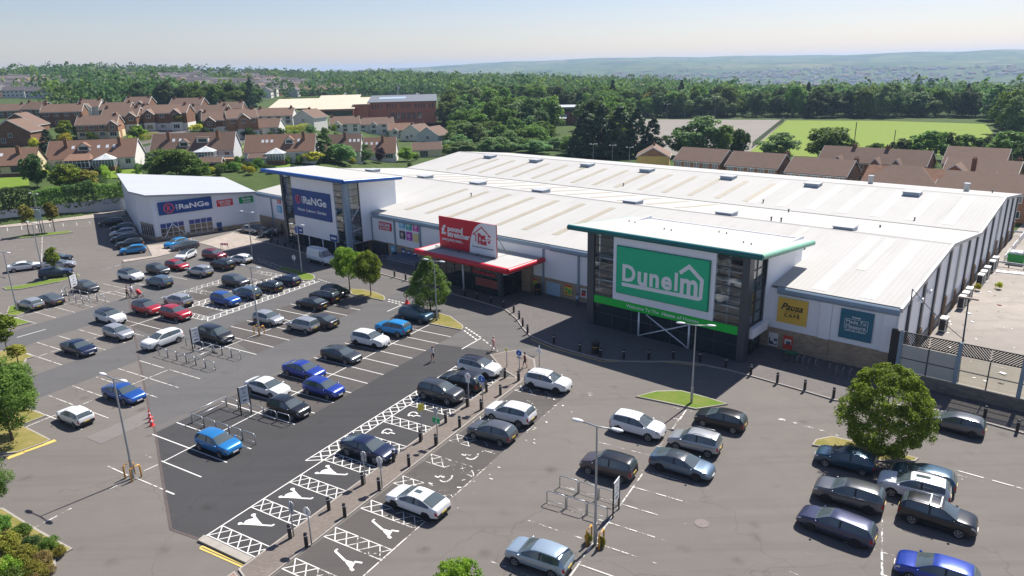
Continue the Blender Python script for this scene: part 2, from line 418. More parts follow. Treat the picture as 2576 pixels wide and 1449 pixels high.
pseg(mx, c3r2(0, 1075), c3r2(260, 1140), .35); pseg(mx, c3r2(260, 1140), c3r2(760, 1290), .3)
pseg(mw, c2r2(1755, 1010), c2r2(1690, 1110)); pseg(mx, c2r2(1650, 1160), c2r2(1590, 1235), .12); pseg(mw, c2r2(1620, 1098), c2r2(1680, 1112)); pseg(mx, c2r2(1540, 1215), c2r2(1600, 1228))
pseg(mx, c2r2(2330, 1040), c2r2(2440, 1075), .15); pseg(mx, c2r2(2400, 1195), c2r2(2450, 1190), .2); pseg(mw, c2r2(760, 845), c2r2(810, 852), .18); pseg(mw, c2r2(770, 870), c2r2(810, 855), .15)
# old bays near the far left
for y in (528, 548, 572, 600, 632, 664, 700, 760):
    f = (y-528)/240
    pseg(mx, k(0, 1, 115-60*f, y+8), k(0, 1, 415, y), .09); pseg(mx, k(0, 1, 435, y-2), k(0, 1, 735+20*f, y-14), .09)
pseg(mw, k(0, 1, 425, 500), k(0, 1, 418, 830), .1)
for x in (70, 215, 365, 500, 632, 768, 900): pseg(mw, k(0, 1, x, 415-x*.07), k(0, 1, x+8, 455-x*.085), .12)
for a, b in (((1010, 840), (1250, 780)), ((1130, 1050), (1265, 1085)), ((1000, 1085), (1110, 1055))): pseg(mw, k(0, 1, *a), k(0, 1, *b), .12)
pseg(ml, k(0, 2, 170, 285), k(0, 2, 460, 203), .14)
pseg(mw, k(0, 3, 355, 960), k(0, 3, 580, 845), .13); pseg(mx, k(0, 3, 580, 845), k(0, 3, 720, 770), .13)
for a, b in (((1085, 345), (1290, 440)), ((1370, 465), (1640, 580)), ((1400, 415), (1590, 330)), ((1110, 575), (1310, 470)), ((1455, 232), (1520, 258))): pseg(mw, k(0, 3, *a), k(0, 3, *b), .1)
pseg(ml, k(0, 3, 1670, 595), k(0, 3, 1755, 630), .12)
# give-way dashes by the drop-off lane
def dash(mb, a, b, n_, w=.2, fill=.6):
    A_, B_ = Vector(RQ(G(*a))), Vector(RQ(G(*b)))
    for i in range(n_): seg(mb, A_+(B_-A_)*(i/n_), A_+(B_-A_)*((i+fill)/n_), w)
dash(ml, k(1, 1, 1330, 1135), k(1, 1, 1500, 1175), 5); dash(ml, k(1, 1, 1330, 1155), k(1, 1, 1470, 1190), 4)
dash(ml, k(1, 2, 2110, 185), k(1, 2, 2270, 290), 6); dash(ml, k(1, 2, 2095, 215), k(1, 2, 2230, 315), 5); pseg(ml, k(1, 2, 2265, 292), k(1, 2, 2070, 402), .13)
dash(mw, k(1, 2, 2285, 305), k(1, 2, 2480, 465), 6, .14); pseg(ml, k(1, 1, 1320, 1257), k(1, 1, 1465, 1192), .13)
dash(mw, k(1, 1, 20, 725), k(1, 1, 300, 820), 12, .2); dash(mw, k(1, 1, 30, 750), k(1, 1, 210, 815), 8, .2); dash(mw, k(1, 1, 625, 930), k(1, 1, 800, 990), 7, .2)
# hatched strips beside the path
def hatch(mb, r0, r1, q0, q1, p=.95, w=.075, border=True):
    if border:
        seg(mb, (r0, q0), (r1, q0), w); seg(mb, (r0, q1), (r1, q1), w)
    n_ = max(1, round(abs(r1-r0)/p)); s = (r1-r0)/n_
    for i in range(n_):
        seg(mb, (r0+s*i, q0), (r0+s*(i+1), q1), w); seg(mb, (r0+s*(i+1), q0), (r0+s*i, q1), w)
for i in range(9):
    q0 = 23.95+3.54*i
    hatch(ml, -37.9, -33.35 if i else -33.15, q0, q0+1.15)
    if i < 9:
        m1, m2 = (ml, mw) if i < 3 else (mw, mx)
        hatch(m1, -31.05, -29.1, q0+.05, q0+1.15); hatch(m2, -29.1, -26.3, q0+.05, q0+1.15)
seg(ml, (-37.95, 23.8), (-37.95, 56)); seg(ml, (-39.15, 33.8), (-39.15, 56)); seg(ml, (-37.95, 34.6), (-39.15, 33.8))
n_ = 22
for i in range(n_):
    qa = 34.4+i*.95
    seg(ml, (-37.98, qa), (-39.12, qa+.95)); seg(ml, (-39.12, qa), (-37.98, qa+.95))
seg(mw, (-26.2, 19), (-26.2, 32.6)); seg(mx, (-26.2, 32.6), (-26.2, 52))
for j in range(80):                          # flaking paint along the old edge line
    qq = 33+rng.random()*22; rr = -26.3+rng.gauss(0, 1.0)
    a = rng.random()*3.1; l_ = .08+rng.random()*.26; seg(mx if j % 3 else ml, (rr, qq), (rr+l_*math.cos(a), qq+l_*math.sin(a)), .06+.08*rng.random())
# disabled bays of the middle row
hatch(ml, -76.35, -74.9, 51.6, 51.6, 1.1) if False else None
def ladder(mb, r0, r1, q0, q1, p=.95):
    seg(mb, (r0, q0), (r0, q1)); seg(mb, (r1, q0), (r1, q1)); n_ = max(1, round((q1-q0)/p)); s = (q1-q0)/n_
    for i in range(n_): seg(mb, (r0, q0+s*i), (r1, q0+s*(i+1))); seg(mb, (r1, q0+s*i), (r0, q0+s*(i+1)))
ladder(ml, -75.3, -74.1, 51.6, 70.5); ladder(ml, -82.0, -80.8, 51.6, 70.5); ladder(mw, -88.2, -87.0, 55, 66)
for i in range(6):
    q0 = 51.6+3.55*i; hatch(ml, -80.8, -75.3, q0, q0+1.15); hatch(mw, -87.0, -82.0, q0, q0+1.15)
# pictograms, traced on the tarmac, repeated bay by bay
def strokes(mb, key, lst, dq=(0,), dr=0.0, sc=1.0):
    for d in dq:
        for s in lst:
            if s[0] == 'poly':
                pts = [RQ(G(*k(*key, *p))) for p in s[1]]
                vs = ccw([C(r_+dr, q_+d) for r_, q_ in pts]); mb.quad(*[(v.x, v.y, ZM+.0102) for v in vs])
            elif s[0] == 'disc':
                r_, q_ = RQ(G(*k(*key, *s[1]))); mb.quad(*[(v.x, v.y, ZM+.0106) for v in [C(r_+dr+s[2]*math.cos(t*.5236), q_+d+s[2]*math.sin(t*.5236)) for t in range(12)]])
            else:
                for a, b in zip(s[1][:-1], s[1][1:]):
                    ra, rb = RQ(G(*k(*key, *a))), RQ(G(*k(*key, *b))); seg(mb, (ra[0]+dr, ra[1]+d), (rb[0]+dr, rb[1]+d), s[2])
fam_l = [('disc', (720, 347), .17), ('l', [(725, 355), (785, 412)], .17), ('poly', [(640, 424), (655, 395), (690, 380), (735, 372), (800, 408), (822, 430)]),
         ('l', [(600, 416), (905, 432)], .15), ('l', [(900, 434), (922, 420)], .15), ('disc', (612, 416), .15)]
strokes(ml, (1, 3), fam_l, (0, -3.54, -7.08))
fam_r = [('l', [(1195, 880), (1170, 897)], .14), ('l', [(1170, 897), (1275, 985)], .15), ('poly', [(1262, 972), (1285, 1012), (1325, 1052), (1345, 1050), (1372, 1002), (1310, 985)]),
         ('l', [(1330, 1050), (1358, 1072)], .2), ('l', [(1360, 992), (1437, 1003)], .15)]
strokes(ml, (1, 3), fam_r, (0, -3.54))
wc_l = [('l', [(1530, 1070), (1545, 1050), (1570, 1036), (1605, 1038), (1628, 1056)], .13), ('l', [(1528, 1076), (1560, 1068), (1588, 1080), (1610, 1068), (1655, 1079)], .13)]
strokes(ml, (1, 2), wc_l, (0, -3.5, 3.6, 7.1, 10.6))
wc_r = [('l', [(2236, 220), (2225, 250), (2190, 275), (2150, 278), (2115, 262)], .13), ('l', [(2070, 225), (2100, 240), (2120, 225), (2150, 238), (2160, 228)], .13)]
strokes(mw, (1, 3), wc_r, (0, -3.54)); strokes(mx, (1, 3), wc_r, (3.54, 7.08, 10.6))
strokes(ml, (1, 2), wc_l, [55.6-43.9+3.55*i for i in range(4)], -42.2)
tag(ml.build('white_markings', M_LINE), kind='structure')
tag(mw.build('faded_markings', M_LINEW), kind='structure')
tag(mx.build('scuffed_markings', M_LINEX), kind='structure')
my = MB()
pseg(my, k(0, 3, 2012, 1172), k(0, 3, 2490, 1382), .13); pseg(my, k(0, 3, 2030, 1150), k(0, 3, 2515, 1362), .13)
pseg(my, k(0, 3, 2012, 1172), k(0, 3, 2030, 1150), .1); pseg(my, k(0, 3, 2490, 1382), k(0, 3, 2515, 1362), .1)
for a, b in (((190, 300), (400, 390)), ((400, 390), (900, 525)), ((900, 525), (1500, 528)), ((1500, 528), (1900, 570))): pseg(my, c2r2(*a), c2r2(*b), .14)
for a, b in (((560, 85), (240, 180+20)), ((240, 205), (70, 268))): pseg(my, k(0, 3, *a), k(0, 3, *b), .5)
tag(my.build('yellow_markings', M_YEL), kind='structure')
sheet('road_plate', [D2([k(0, 3, 2420, 1440), k(0, 3, 2490, 1392), k(0, 3, 2576, 1420), k(0, 3, 2560, 1470)])], .024, M_LINE)

# ------------------------------------------------------------------ raised pieces with kerbs
def raised(name, polys, mt, h=.12, kerb=.14, label=None):
    mb = MB()
    for p in polys:
        p = ccw([Vector((v.x, v.y, 0)) for v in p]); n_ = len(p); inner = []
        for i in range(n_):
            a, b, c_ = p[i-1], p[i], p[(i+1) % n_]
            d1 = (b-a).normalized(); d2 = (c_-b).normalized(); bis = Vector((-(d1.y+d2.y), d1.x+d2.x, 0))
            bis = bis.normalized() if bis.length > 1e-3 else Vector((-d1.y, d1.x, 0))
            inner.append(b+bis*kerb)
        o = len(mb.v)
        mb.v += [(v.x, v.y, -.02) for v in p]+[(v.x, v.y, h) for v in p]+[(v.x, v.y, h) for v in inner]
        for i in range(n_):
            j = (i+1) % n_
            mb.f += [[o+i, o+j, o+n_+j, o+n_+i], [o+n_+i, o+n_+j, o+2*n_+j, o+2*n_+i]]; mb.m += [1, 1]
        mb.f.append([o+2*n_+i for i in range(n_)]); mb.m.append(0)
    return tag(mb.build(name, [mt, M_KERB]), kind='structure')
front = [(640, 603), (760, 636), (880, 668), (1000, 702), (1100, 730), (1200, 758), (1268, 779), (1297, 802), (1315, 828), (1332, 846), (1393, 872), (1470, 894), (1515, 906), (1570, 911),
         (1632, 912), (1700, 911), (1760, 918), (1830, 932), (1900, 951), (2030, 988), (2100, 1009), (2240, 1020), (2330, 1029), (2480, 1066), (2580, 1094), (2800, 1155)]
raised('pavement', [D2(front)+[F(-26, -2.9), F(-.1, -2.9), F(-.1, -1.0), F(114, -1.0)]], M_PAVE)
raised('footpath', [[C(-33.3, 22.6), C(-31.1, 21.8), C(-31.3, 52.8), C(-31.5, 55.0), C(-33.6, 54.0)]], M_PATH, .1)
raised('paved_crossing', [D2([(1232, 893), (1268, 886), (1298, 882), (1345, 905), (1350, 944), (1306, 967), (1296, 950), (1262, 928)])], M_PATH, .06)
raised('tactile_path', [[C(-33.4, 22.4), C(-33.4, 19.6), C(-31.6, 16), C(-28, 16), C(-31.0, 21.6)]], M_RED, .08)
raised('kerb_block', [[C(-38.0, 23.75), C(-37.9, 23.2), C(-33.3, 23.2), C(-33.3, 23.75)]], M_KERB, .16)
raised('paved_forecourt', [D2([k(0, 1, *p) for p in ((1990, 565), (2340, 462), (2576, 505), (2700, 560), (2576, 590), (2280, 655), (2130, 600))])], M_PALE, .06)
raised('paved_corner', [D2([k(0, 1, *p) for p in ((1478, 595), (1640, 583), (1840, 648), (1560, 715), (1245, 765), (1232, 742), (1532, 702))])], M_PALE, .1)
raised('wall_verge', [D2([k(0, 1, *p) for p in ((-200, 395), (0, 372), (620, 300), (1262, 238), (1262, 290), (1020, 312), (620, 350), (300, 392), (0, 415), (-200, 440))])], M_PALE, .1)
isl = {'grass_island': [
    [(1245, 885, 2, 2), (1450, 830, 2, 2), (1700, 825, 2, 2), (1990, 900, 2, 2), (2170, 962, 2, 2), (1850, 1012, 2, 2), (1560, 950, 2, 2)],
    [(200, 832, 1, 1), (270, 815, 1, 1), (440, 850, 1, 1), (585, 895, 1, 1), (598, 925, 1, 1), (545, 952, 1, 1), (440, 942, 1, 1), (405, 885, 1, 1)],
    [(20, 532, 0, 1), (300, 482, 0, 1), (690, 449, 0, 1), (737, 462, 0, 1), (650, 476, 0, 1), (400, 503, 0, 1), (200, 523, 0, 1)],
    [(28, 1022, 0, 1), (200, 1000, 0, 1), (500, 940, 0, 1), (780, 885, 0, 1), (812, 900, 0, 1), (600, 962, 0, 1), (200, 1038, 0, 1), (60, 1042, 0, 1)],
    [(60, 1300, 0, 1), (90, 1212, 0, 1), (175, 1195, 0, 1), (310, 1248, 0, 1), (170, 1305, 0, 1)],
    [(-60, 1320, 0, 1), (110, 1320, 0, 1), (200, 1335, 0, 1), (318, 1372, 0, 1), (200, 1400, 0, 1), (-60, 1449, 0, 1)]],
  'dry_island': [
    [(940, 1035, 1, 1), (1080, 1040, 1, 1), (1200, 1068, 1, 1), (1290, 1105, 1, 1), (1303, 1135, 1, 1), (1285, 1152, 1, 1), (960, 1088, 1, 1)],
    [(1720, 1360, 1, 1), (1760, 1290, 1, 1), (1840, 1278, 1, 1), (1960, 1312, 1, 1), (2080, 1400, 1, 1), (2090, 190, 1, 2), (2065, 213, 1, 2), (1745, 150, 1, 2)],
    [(440, 140, 3, 3), (480, 82, 3, 3), (640, 52, 3, 3), (900, 108, 3, 3), (1515, 275, 3, 3), (1480, 305, 3, 3), (1100, 300, 3, 3), (700, 180, 3, 3)],
    [(-200, 400, 0, 2), (0, 425, 0, 2), (190, 420, 0, 2), (345, 482, 0, 2), (270, 505, 0, 2), (210, 620, 0, 2), (300, 900, 0, 2), (100, 800, 0, 2), (-200, 600, 0, 2)],
    [(-120, 900, 0, 2), (200, 960, 0, 2), (330, 1018, 0, 2), (472, 1076, 0, 2), (220, 1172, 0, 2), (350, 1235, 0, 2), (512, 1320, 0, 2), (440, 1355, 0, 2), (180, 1449, 0, 2), (-120, 1475, 0, 2)],
    [(-200, 760, 0, 3), (40, 778, 0, 3), (340, 965, 0, 3), (560, 1090, 0, 3), (735, 1185, 0, 3), (560, 1280, 0, 3), (565, 1375, 0, 3), (420, 1465, 0, 3), (300, 1560, 0, 3), (-200, 1560, 0, 3)]]}
for nm, lst in isl.items():
    raised(nm, [D2([k(c_, r_, x, y) for x, y, c_, r_ in p]) for p in lst], M_GRASS if nm == 'grass_island' else M_DRYG, .12)
# manhole covers
def disc(name, key, x, y, r, m, z=.024):
    c0 = G(*k(*key, x, y)); mb = MB(); mb.quad(*[(c0.x+r*math.cos(t*.3142), c0.y+r*math.sin(t*.3142), z) for t in range(20)])
    return tag(mb.build(name, m), kind='structure')
disc('manhole_cover', (2, 3), 1910, 920, .48, plain('rusty_cover', (.165, .135, .125), .8, var=.3))
# sports field and gravel pitch beyond the trees
sheet('sports_field', [[HIT(1978, 303), HIT(2230, 305), HIT(2480, 312), HIT(2500, 340), HIT(2470, 385), HIT(2150, 400), HIT(1880, 388)]], .03, M_FIELD)
sheet('gravel_pitch', [[HIT(1530, 298), HIT(1975, 302), HIT(1920, 355), HIT(1878, 390), HIT(1600, 392)]], .02, asphalt('pitch_gravel', (.215, .195, .172), .12, .1, (1, 1, 1), False))
# ================================================================== retail buildings (frame S: x = -u, y = v)
def sheetmetal(name, c, pitch=.33, axis=0, rough=.5, var=.1, horiz=False, spec=.25, bs=.35):
    q = N(name); P = q.pos(); sx = q.n('ShaderNodeSeparateXYZ'); q.l(P, sx.inputs[0])
    co = sx.outputs[axis]
    fr = q.math('FRACT', q.math('MULTIPLY', co, 1/pitch))
    h = q.ramp(fr, [(0, 1.0), (.12, 1.0), (.2, 0.0), (.92, 0.0), (1, 1.0)])
    n1 = q.noise(.12, 5, .65, P); n2 = q.noise(1.2, 5, .7, P)
    st = q.n('ShaderNodeMapping'); st.inputs['Scale'].default_value = (.9, .06, .9) if axis == 0 else (.06, .9, .06); q.l(P, st.inputs[0])
    n3 = q.noise(.6, 5, .7, st.outputs[0])
    cc = q.mix(n1, [x*(1-var) for x in c], [min(1, x*(1+var*.6)) for x in c])
    cc = q.mix(q.ramp(n3, [(.5, 0.0), (.75, .3)]), cc, [x*.62*t for x, t in zip(c, (1, .97, .9))])
    cc = q.mix(q.ramp(n2, [(.62, 0.0), (.8, .25)]), cc, [x*.7 for x in c])
    cc = q.mix(q.math('MULTIPLY', h, .10), cc, [x*.55 for x in c])
    q.col(cc).set(rough=rough, spec=spec); q.bump(h, bs, .04); MATS[name] = q.mat; return q.mat
M_ROOF = sheetmetal('white_roof_sheet', (.43, .424, .408), .5, 0, .8)
M_CLAD = sheetmetal('white_cladding', (.84, .86, .90), .3, 2, .45, .06, bs=.2)
M_CLADG = sheetmetal('grey_cladding', (.74, .77, .82), .45, 2, .45, .06, bs=.2)
M_CLADV = sheetmetal('side_cladding', (.60, .60, .60), .3, 1, .45, .08, bs=.25)
M_SKYL = plain('rooflight_sheet', (.335, .30, .225), .5, var=.2, scale=.8)
M_GUT = plain('blue_grey_gutter', (.22, .30, .38), .4, var=.15, scale=.5)
M_DGREY = plain('dark_grey_metal', (.055, .062, .072), .45, var=.2, scale=.7)
M_STEEL = plain('galvanised_steel', (.36, .38, .40), .4, .5, var=.2)
M_LSTEEL = plain('pale_steel', (.70, .74, .78), .4, .2, var=.12)
M_BLACK = plain('black_paint', (.012, .012, .014), .5, var=.3)
M_WHITE = plain('white_panel', (.88, .88, .89), .4, var=.04)
M_PANEL = plain('pale_panel', (.80, .81, .86), .45, var=.05, scale=.4)
def brick(name, c, mort, bw=.45, rh=.15):
    q = N(name); P = q.pos(); sx = q.n('ShaderNodeSeparateXYZ'); q.l(P, sx.inputs[0]); cx = q.n('ShaderNodeCombineXYZ')
    q.l(q.math('ADD', sx.outputs[0], sx.outputs[1]), cx.inputs[0]); q.l(sx.outputs[2], cx.inputs[1])
    b = q.n('ShaderNodeTexBrick'); q.l(cx.outputs[0], b.inputs['Vector']); b.inputs['Scale'].default_value = 1
    b.inputs['Brick Width'].default_value = bw; b.inputs['Row Height'].default_value = rh; b.inputs['Mortar Size'].default_value = .012
    b.inputs['Color1'].default_value = (*[x*.78 for x in c], 1); b.inputs['Color2'].default_value = (*[x*1.2 for x in c], 1); b.inputs['Mortar'].default_value = (*mort, 1)
    n = q.noise(.5, 5, .7, P); q.col(q.mix(q.ramp(n, [(.45, 0.0), (.75, .5)]), b.outputs[0], [x*.6 for x in c])).set(rough=.9, spec=.2); MATS[name] = q.mat; return q.mat
M_BUFF = brick('buff_brick', (.36, .27, .185), (.36, .31, .25))
def glassmat(name, c=(.012, .018, .022), rough=.04):
    q = N(name); n = q.noise(.35, 3, .5, q.pos()); q.col(q.mix(n, [x*.5 for x in c], [x*1.6 for x in c])).set(rough=rough, spec=.75); MATS[name] = q.mat; return q.mat
M_GLASS = glassmat('shop_glass', (.02, .03, .036))
def clearglass(name, tint=(.88, .93, .95), f=.25):
    q = N(name); t = q.n('ShaderNodeBsdfTransparent'); t.inputs[0].default_value = (*tint, 1); g = q.n('ShaderNodeBsdfGlossy'); g.inputs['Roughness'].default_value = .03
    lw = q.n('ShaderNodeLayerWeight'); lw.inputs[0].default_value = .35; m = q.n('ShaderNodeMixShader')
    q.l(q.math('ADD', q.math('MULTIPLY', lw.outputs['Fresnel'], .55), f*.18), m.inputs[0]); q.l(t.outputs[0], m.inputs[1]); q.l(g.outputs[0], m.inputs[2]); q.l(m.outputs[0], q.out.inputs[0])
    MATS[name] = q.mat; return q.mat
M_CLEAR = clearglass('clear_glass')
def flat(name, c, rough=.45): return plain(name, c, rough, var=.04, scale=.6)

class SB(MB):                                # shed-frame builder: u, v, z in, frame S out
    def ub(s, u0, u1, v0, v1, z0, z1): return s.box(-max(u0, u1), -min(u0, u1), v0, v1, z0, z1)
    def pt(s, u, v, z): return (-u, v, z)
def shed_thing(name, u, v, label, cat, group=None, z=0.0):
    e = empty(name, F(u, v, z), RB, label, cat, group); e['_o'] = (-u, v, z); return e
def put(mb, name, mats, e, **kw): return mb.build(name, mats, e, org=tuple(e['_o']), **kw)
VF = -1.8                                    # front wall face
U1, UL = -0.25, 114.0
EA, RI, VA = 6.85, 8.95, 6.93
VR1, VV, VR2, VB = 18.3, 36.2, 53.8, 71.2
shed = shed_thing('retail_shed', 57, VF, 'long white retail warehouse with a twin-ridged pale metal roof and buff brick base', 'warehouse')
m = SB()                                     # walls: one closed skin
prof = [(VF, 0), (VB, 0), (VB, VA-.1), (VR2, RI-.05), (VV, VA-.1), (VR1, RI-.1), (VF, EA-.25)]
m.extr([(a, b) for a, b in prof], 'x', -UL, -U1-.05)
put(m, 'wall', M_CLAD, shed)
for nm, (va, za, vb, zb) in {'a': (VF-.05, EA, VR1, RI), 'b': (VR1, RI, VV, VA), 'c': (VV, VA, VR2, RI+.05), 'd': (VR2, RI+.05, VB+.3, VA)}.items():
    m = SB(); t = .09
    m.extr([(va, za), (vb, zb), (vb, zb+t), (va, za+t)], 'x', -UL-.2, -U1+.15)
    put(m, 'roof_slope', M_ROOF, shed)
    # rooflights, one sheet each
roofs = shed
def roofz(v):
    return lerp1(v, [VF, VR1, VV, VR2, VB], [EA, RI, VA, RI+.05, VA])+.09
def strip(name, u0, u1, va, vb, mt, dz=.03):
    m = SB(); m.add([(-u1, va, roofz(va)+dz), (-u0, va, roofz(va)+dz), (-u0, vb, roofz(vb)+dz), (-u1, vb, roofz(vb)+dz),
                     (-u1, va, roofz(va)-.02), (-u0, va, roofz(va)-.02), (-u0, vb, roofz(vb)-.02), (-u1, vb, roofz(vb)-.02)],
                    [(0,1,2,3),(0,4,5,1),(1,5,6,2),(2,6,7,3),(3,7,4,0)])
    return put(m, name, mt, shed)
for i in range(15): strip('rooflight', 32.3+5*i, 33.3+5*i, 38.6, 50.2, M_SKYL)
for i in range(12): strip('rooflight', 43.0+5*i if i else 42.6, 44.0+5*i if i else 43.6, 1.5, 15.6, M_SKYL) if not 76 < 43+5*i < 99 else None
for i in range(13): strip('rooflight', 35.0+5*i, 36.0+5*i, 20.8, 33.5, M_SKYL)
M_PALE_S = plain('pale_roof_sheet', (.445, .44, .42), .75, var=.06)
for i in range(7):
    strip('roof_sheet', 3.2+4.6*i, 4.7+4.6*i, 38, 52.5, M_PALE_S, .024)
    if i < 2: strip('roof_sheet', 2.2+4.6*i, 3.6+4.6*i, -1.2, 17.2, M_PALE_S, .024)
M_GRIME = plain('grimy_sheet', (.36, .35, .325), .6, var=.25, scale=.6)
strip('stained_sheet', 15.0, 16.0, 8.5, 17.6, M_GRIME, .026); strip('stained_sheet', 5.2, 6.2, 6.0, 17.2, M_GRIME, .026)
m = SB(); m.ub(U1+.1, UL, VV-.28, VV+.28, VA+.03, VA+.13); put(m, 'valley_gutter', plain('valley_lining', (.05, .05, .05), .7), shed)
for va, zz in ((VR1, RI), (VR2, RI+.05)):
    m = SB(); m.extr([(va-.35, zz+.06), (va+.35, zz+.06), (va, zz+.15)], 'x', -UL, -U1); put(m, 'ridge_cap', plain('grey_ridge', (.26, .255, .25), .7), shed)
for vv_, us in ((51.0, (11.4, 26.5, 41.6, 58.6, 73, 87, 101)), (19.6, (11.6, 27.2, 42.2, 60.1, 74.7, 88.8, 105))):
    for u_ in us:
        m = SB(); zc = roofz(vv_); m.ub(u_-1.15, u_+1.15, vv_-1.05, vv_+1.05, zc-.3, zc+.42); m.mi = 1; m.ub(u_-1.25, u_+1.25, vv_-1.15, vv_+1.15, zc+.42, zc+.52)
        put(m, 'roof_vent', [M_GUT, plain('vent_lid', (.42, .43, .44), .4)], shed)
for (u_, v_, h_) in ((20.5, 62, 1.5), (6.2, 63, 1.4), (3.0, 66, .5), (30, 39, .5), (57, 40, .5), (24, 34, .5), (20.7, 19, .55), (19.5, 19.3, .55), (69, 12, .6), (8, 38.4, .4), (13, 10, .35), (9.5, 27, .35)):
    m = SB(); zc = roofz(v_); m.cyl((-u_, v_, zc-.1), .42 if h_ > 1 else .09, h_, 12); m.cyl((-u_, v_, zc+h_-.12), .5 if h_ > 1 else .14, .12, 12)
    put(m, 'vent_pipe' if h_ < 1 else 'roof_flue', M_STEEL if h_ > 1 else M_DGREY, shed, smooth=True, angle=40)
# front gutter and fascia
for (ua, ub_) in ((U1, 11.2), (31.6, 41), (60, 77.8), (97.4, UL)):
    m = SB(); m.extr([(VF-.42, EA-.45), (VF-.38, EA-.6), (VF-.2, EA-.75), (VF+.02, EA-.75), (VF+.02, EA-.02), (VF-.2, EA-.02), (VF-.36, EA-.15)], 'x', -ub_, -ua)
    put(m, 'gutter', M_GUT, shed)
m = SB(); m.ub(41, 60, VF-.3, VF+.02, EA-.6, EA-.05); put(m, 'gutter', M_GUT, shed)
m = SB(); m.ub(U1-.02, UL, VF-.09, VF-.003, 0, 2.32); put(m, 'brick_plinth', M_BUFF, shed)
for u_ in (0.55, 6.3, 36.6, 42.3, 66.6, 72.6, 78.4, 103, 109):
    wd = .5 if u_ < 10 else .16
    m = SB(); m.ub(u_-wd, u_+wd*.6, VF-.2, VF-.09, 0, EA-.7) if u_ > 10 else m.ub(u_-.55, u_+.55, VF-.16, VF-.09, 2.32, EA-.7)
    put(m, 'pilaster', M_GUT if u_ > 10 else M_CLAD, shed)
    if u_ < 10: m = SB(); m.ub(u_-.55, u_+.55, VF-.2, VF-.09, 0, 2.3); put(m, 'brick_pier', M_BUFF, shed)
# right-hand gable wall: verge trim, dark pilasters and brick piers
m = SB()
pv = [(VF-.4, EA-.02), (VR1, RI), (VV, VA), (VR2, RI+.05), (VB+.35, VA)]
for (a, za), (b, zb) in zip(pv[:-1], pv[1:]): m.extr([(a, za-.28), (b, zb-.28), (b, zb+.13), (a, za+.13)], 'x', -U1-.02, -U1+.22)
put(m, 'verge_trim', plain('grey_trim', (.42, .43, .43), .45), shed)
for i in range(13):
    v_ = 1.5+5.6*i; m = SB(); zc = roofz(v_)-.4
    m.ub(U1-.14, U1+.04, v_-.36, v_+.36, 0, zc); put(m, 'pilaster', M_DGREY if i % 5 != 4 else M_STEEL, shed)
    m = SB(); m.ub(U1-.30, U1-.141, v_-.42, v_+.42, 0, 2.3 if i % 3 else 2.9); put(m, 'brick_pier', plain('brown_brick', (.20, .13, .075), .9, var=.3), shed)
m = SB(); m.ub(U1-.06, U1+.02, VF, VB, 0, .9); put(m, 'base_course', plain('grimy_base', (.22, .2, .18), .9, var=.3), shed)
for v_ in (5.5, 9.0):
    m = SB(); m.ub(U1-.35, U1+.02, v_-.2, v_+.2, 5.6, 6.0); put(m, 'security_light', M_WHITE, shed)
# small things fixed in the front wall
def wallpanel(name, key, a, b, c, mt, parent, v=VF, d=.06, off=.09):   # three corners TL, TR, BL read off the picture
    (u0, za), (u1, zb), (u2, zc) = FAC(*k(*key, *a), v-off), FAC(*k(*key, *b), v-off), FAC(*k(*key, *c), v-off)
    m = SB(); m.ub(u0, u1, v-off-d, v-off, zc, (za+zb)/2); return put(m, name, mt, parent)
wallpanel('loading_door', (2, 1), (345, 950), (485, 975), (345, 1090), plain('pale_blue_door', (.33, .45, .55), .5, var=.2), shed)
M_POST = flat('white_poster', (.72, .7, .68))
def thing_panel(name, label, cat, key, a, b, c, mats, v=VF, d=.07, off=.1, deco=None, group=None):
    (u0, za), (u1, zb), (u2, zc) = FAC(*k(*key, *a), v-off), FAC(*k(*key, *b), v-off), FAC(*k(*key, *c), v-off)
    zt = (za+zb)/2; e = shed_thing(name, (u0+u1)/2, v-off-d/2, label, cat, group, z=zc)
    m = SB(); m.ub(u0, u1, v-off-d, v-off, zc, zt); put(m, 'panel', mats, e)
    return e, max(u0, u1), min(u0, u1), zc, zt, v-off-d
# lettering: built-in font, real raised letters
def text_mesh(body, size=1.0, ext=.03, bold=0.0, shear=0.0, sp=1.0, align='LEFT', line=.75):
    cu = bpy.data.curves.new('t', 'FONT'); cu.body = body; cu.size = size; cu.extrude = ext; cu.offset = bold; cu.shear = shear
    cu.space_character = sp; cu.align_x = align; cu.space_line = line; cu.resolution_u = 3
    o = bpy.data.objects.new('t', cu); COL.objects.link(o)
    bpy.context.view_layer.update(); dg = bpy.context.evaluated_depsgraph_get()
    me = bpy.data.meshes.new_from_object(o.evaluated_get(dg)); bpy.data.objects.remove(o); bpy.data.curves.remove(cu); return me
def letters(parent, name, body, uL, uR, z0, z1, vface, mt, bold=0.0, shear=0.0, sp=1.0, ext=.03, stretch=True, align='LEFT', line=.75):
    """fit the words between uL (left, larger u) and uR and between z0 and z1, standing off the face"""
    me = text_mesh(body, 1.0, ext, bold, shear, sp, align, line); co = np.zeros(len(me.vertices)*3); me.vertices.foreach_get('co', co); co = co.reshape(-1, 3)
    mn, mx_ = co.min(0), co.max(0); W_, H_ = mx_[0]-mn[0], mx_[1]-mn[1]
    sx, sy = (uL-uR)/W_, (z1-z0)/H_
    o = parent['_o']; out = np.empty_like(co)
    out[:, 0] = -uL+(co[:, 0]-mn[0])*sx-o[0]; out[:, 1] = vface-(co[:, 2]-mn[2])*1.0-.002-o[1]; out[:, 2] = z0+(co[:, 1]-mn[1])*sy-o[2]
    me.vertices.foreach_set('co', out.ravel()); me.materials.clear(); me.materials.append(mt); me.update()
    me.name = name; return link(name, me, parent)
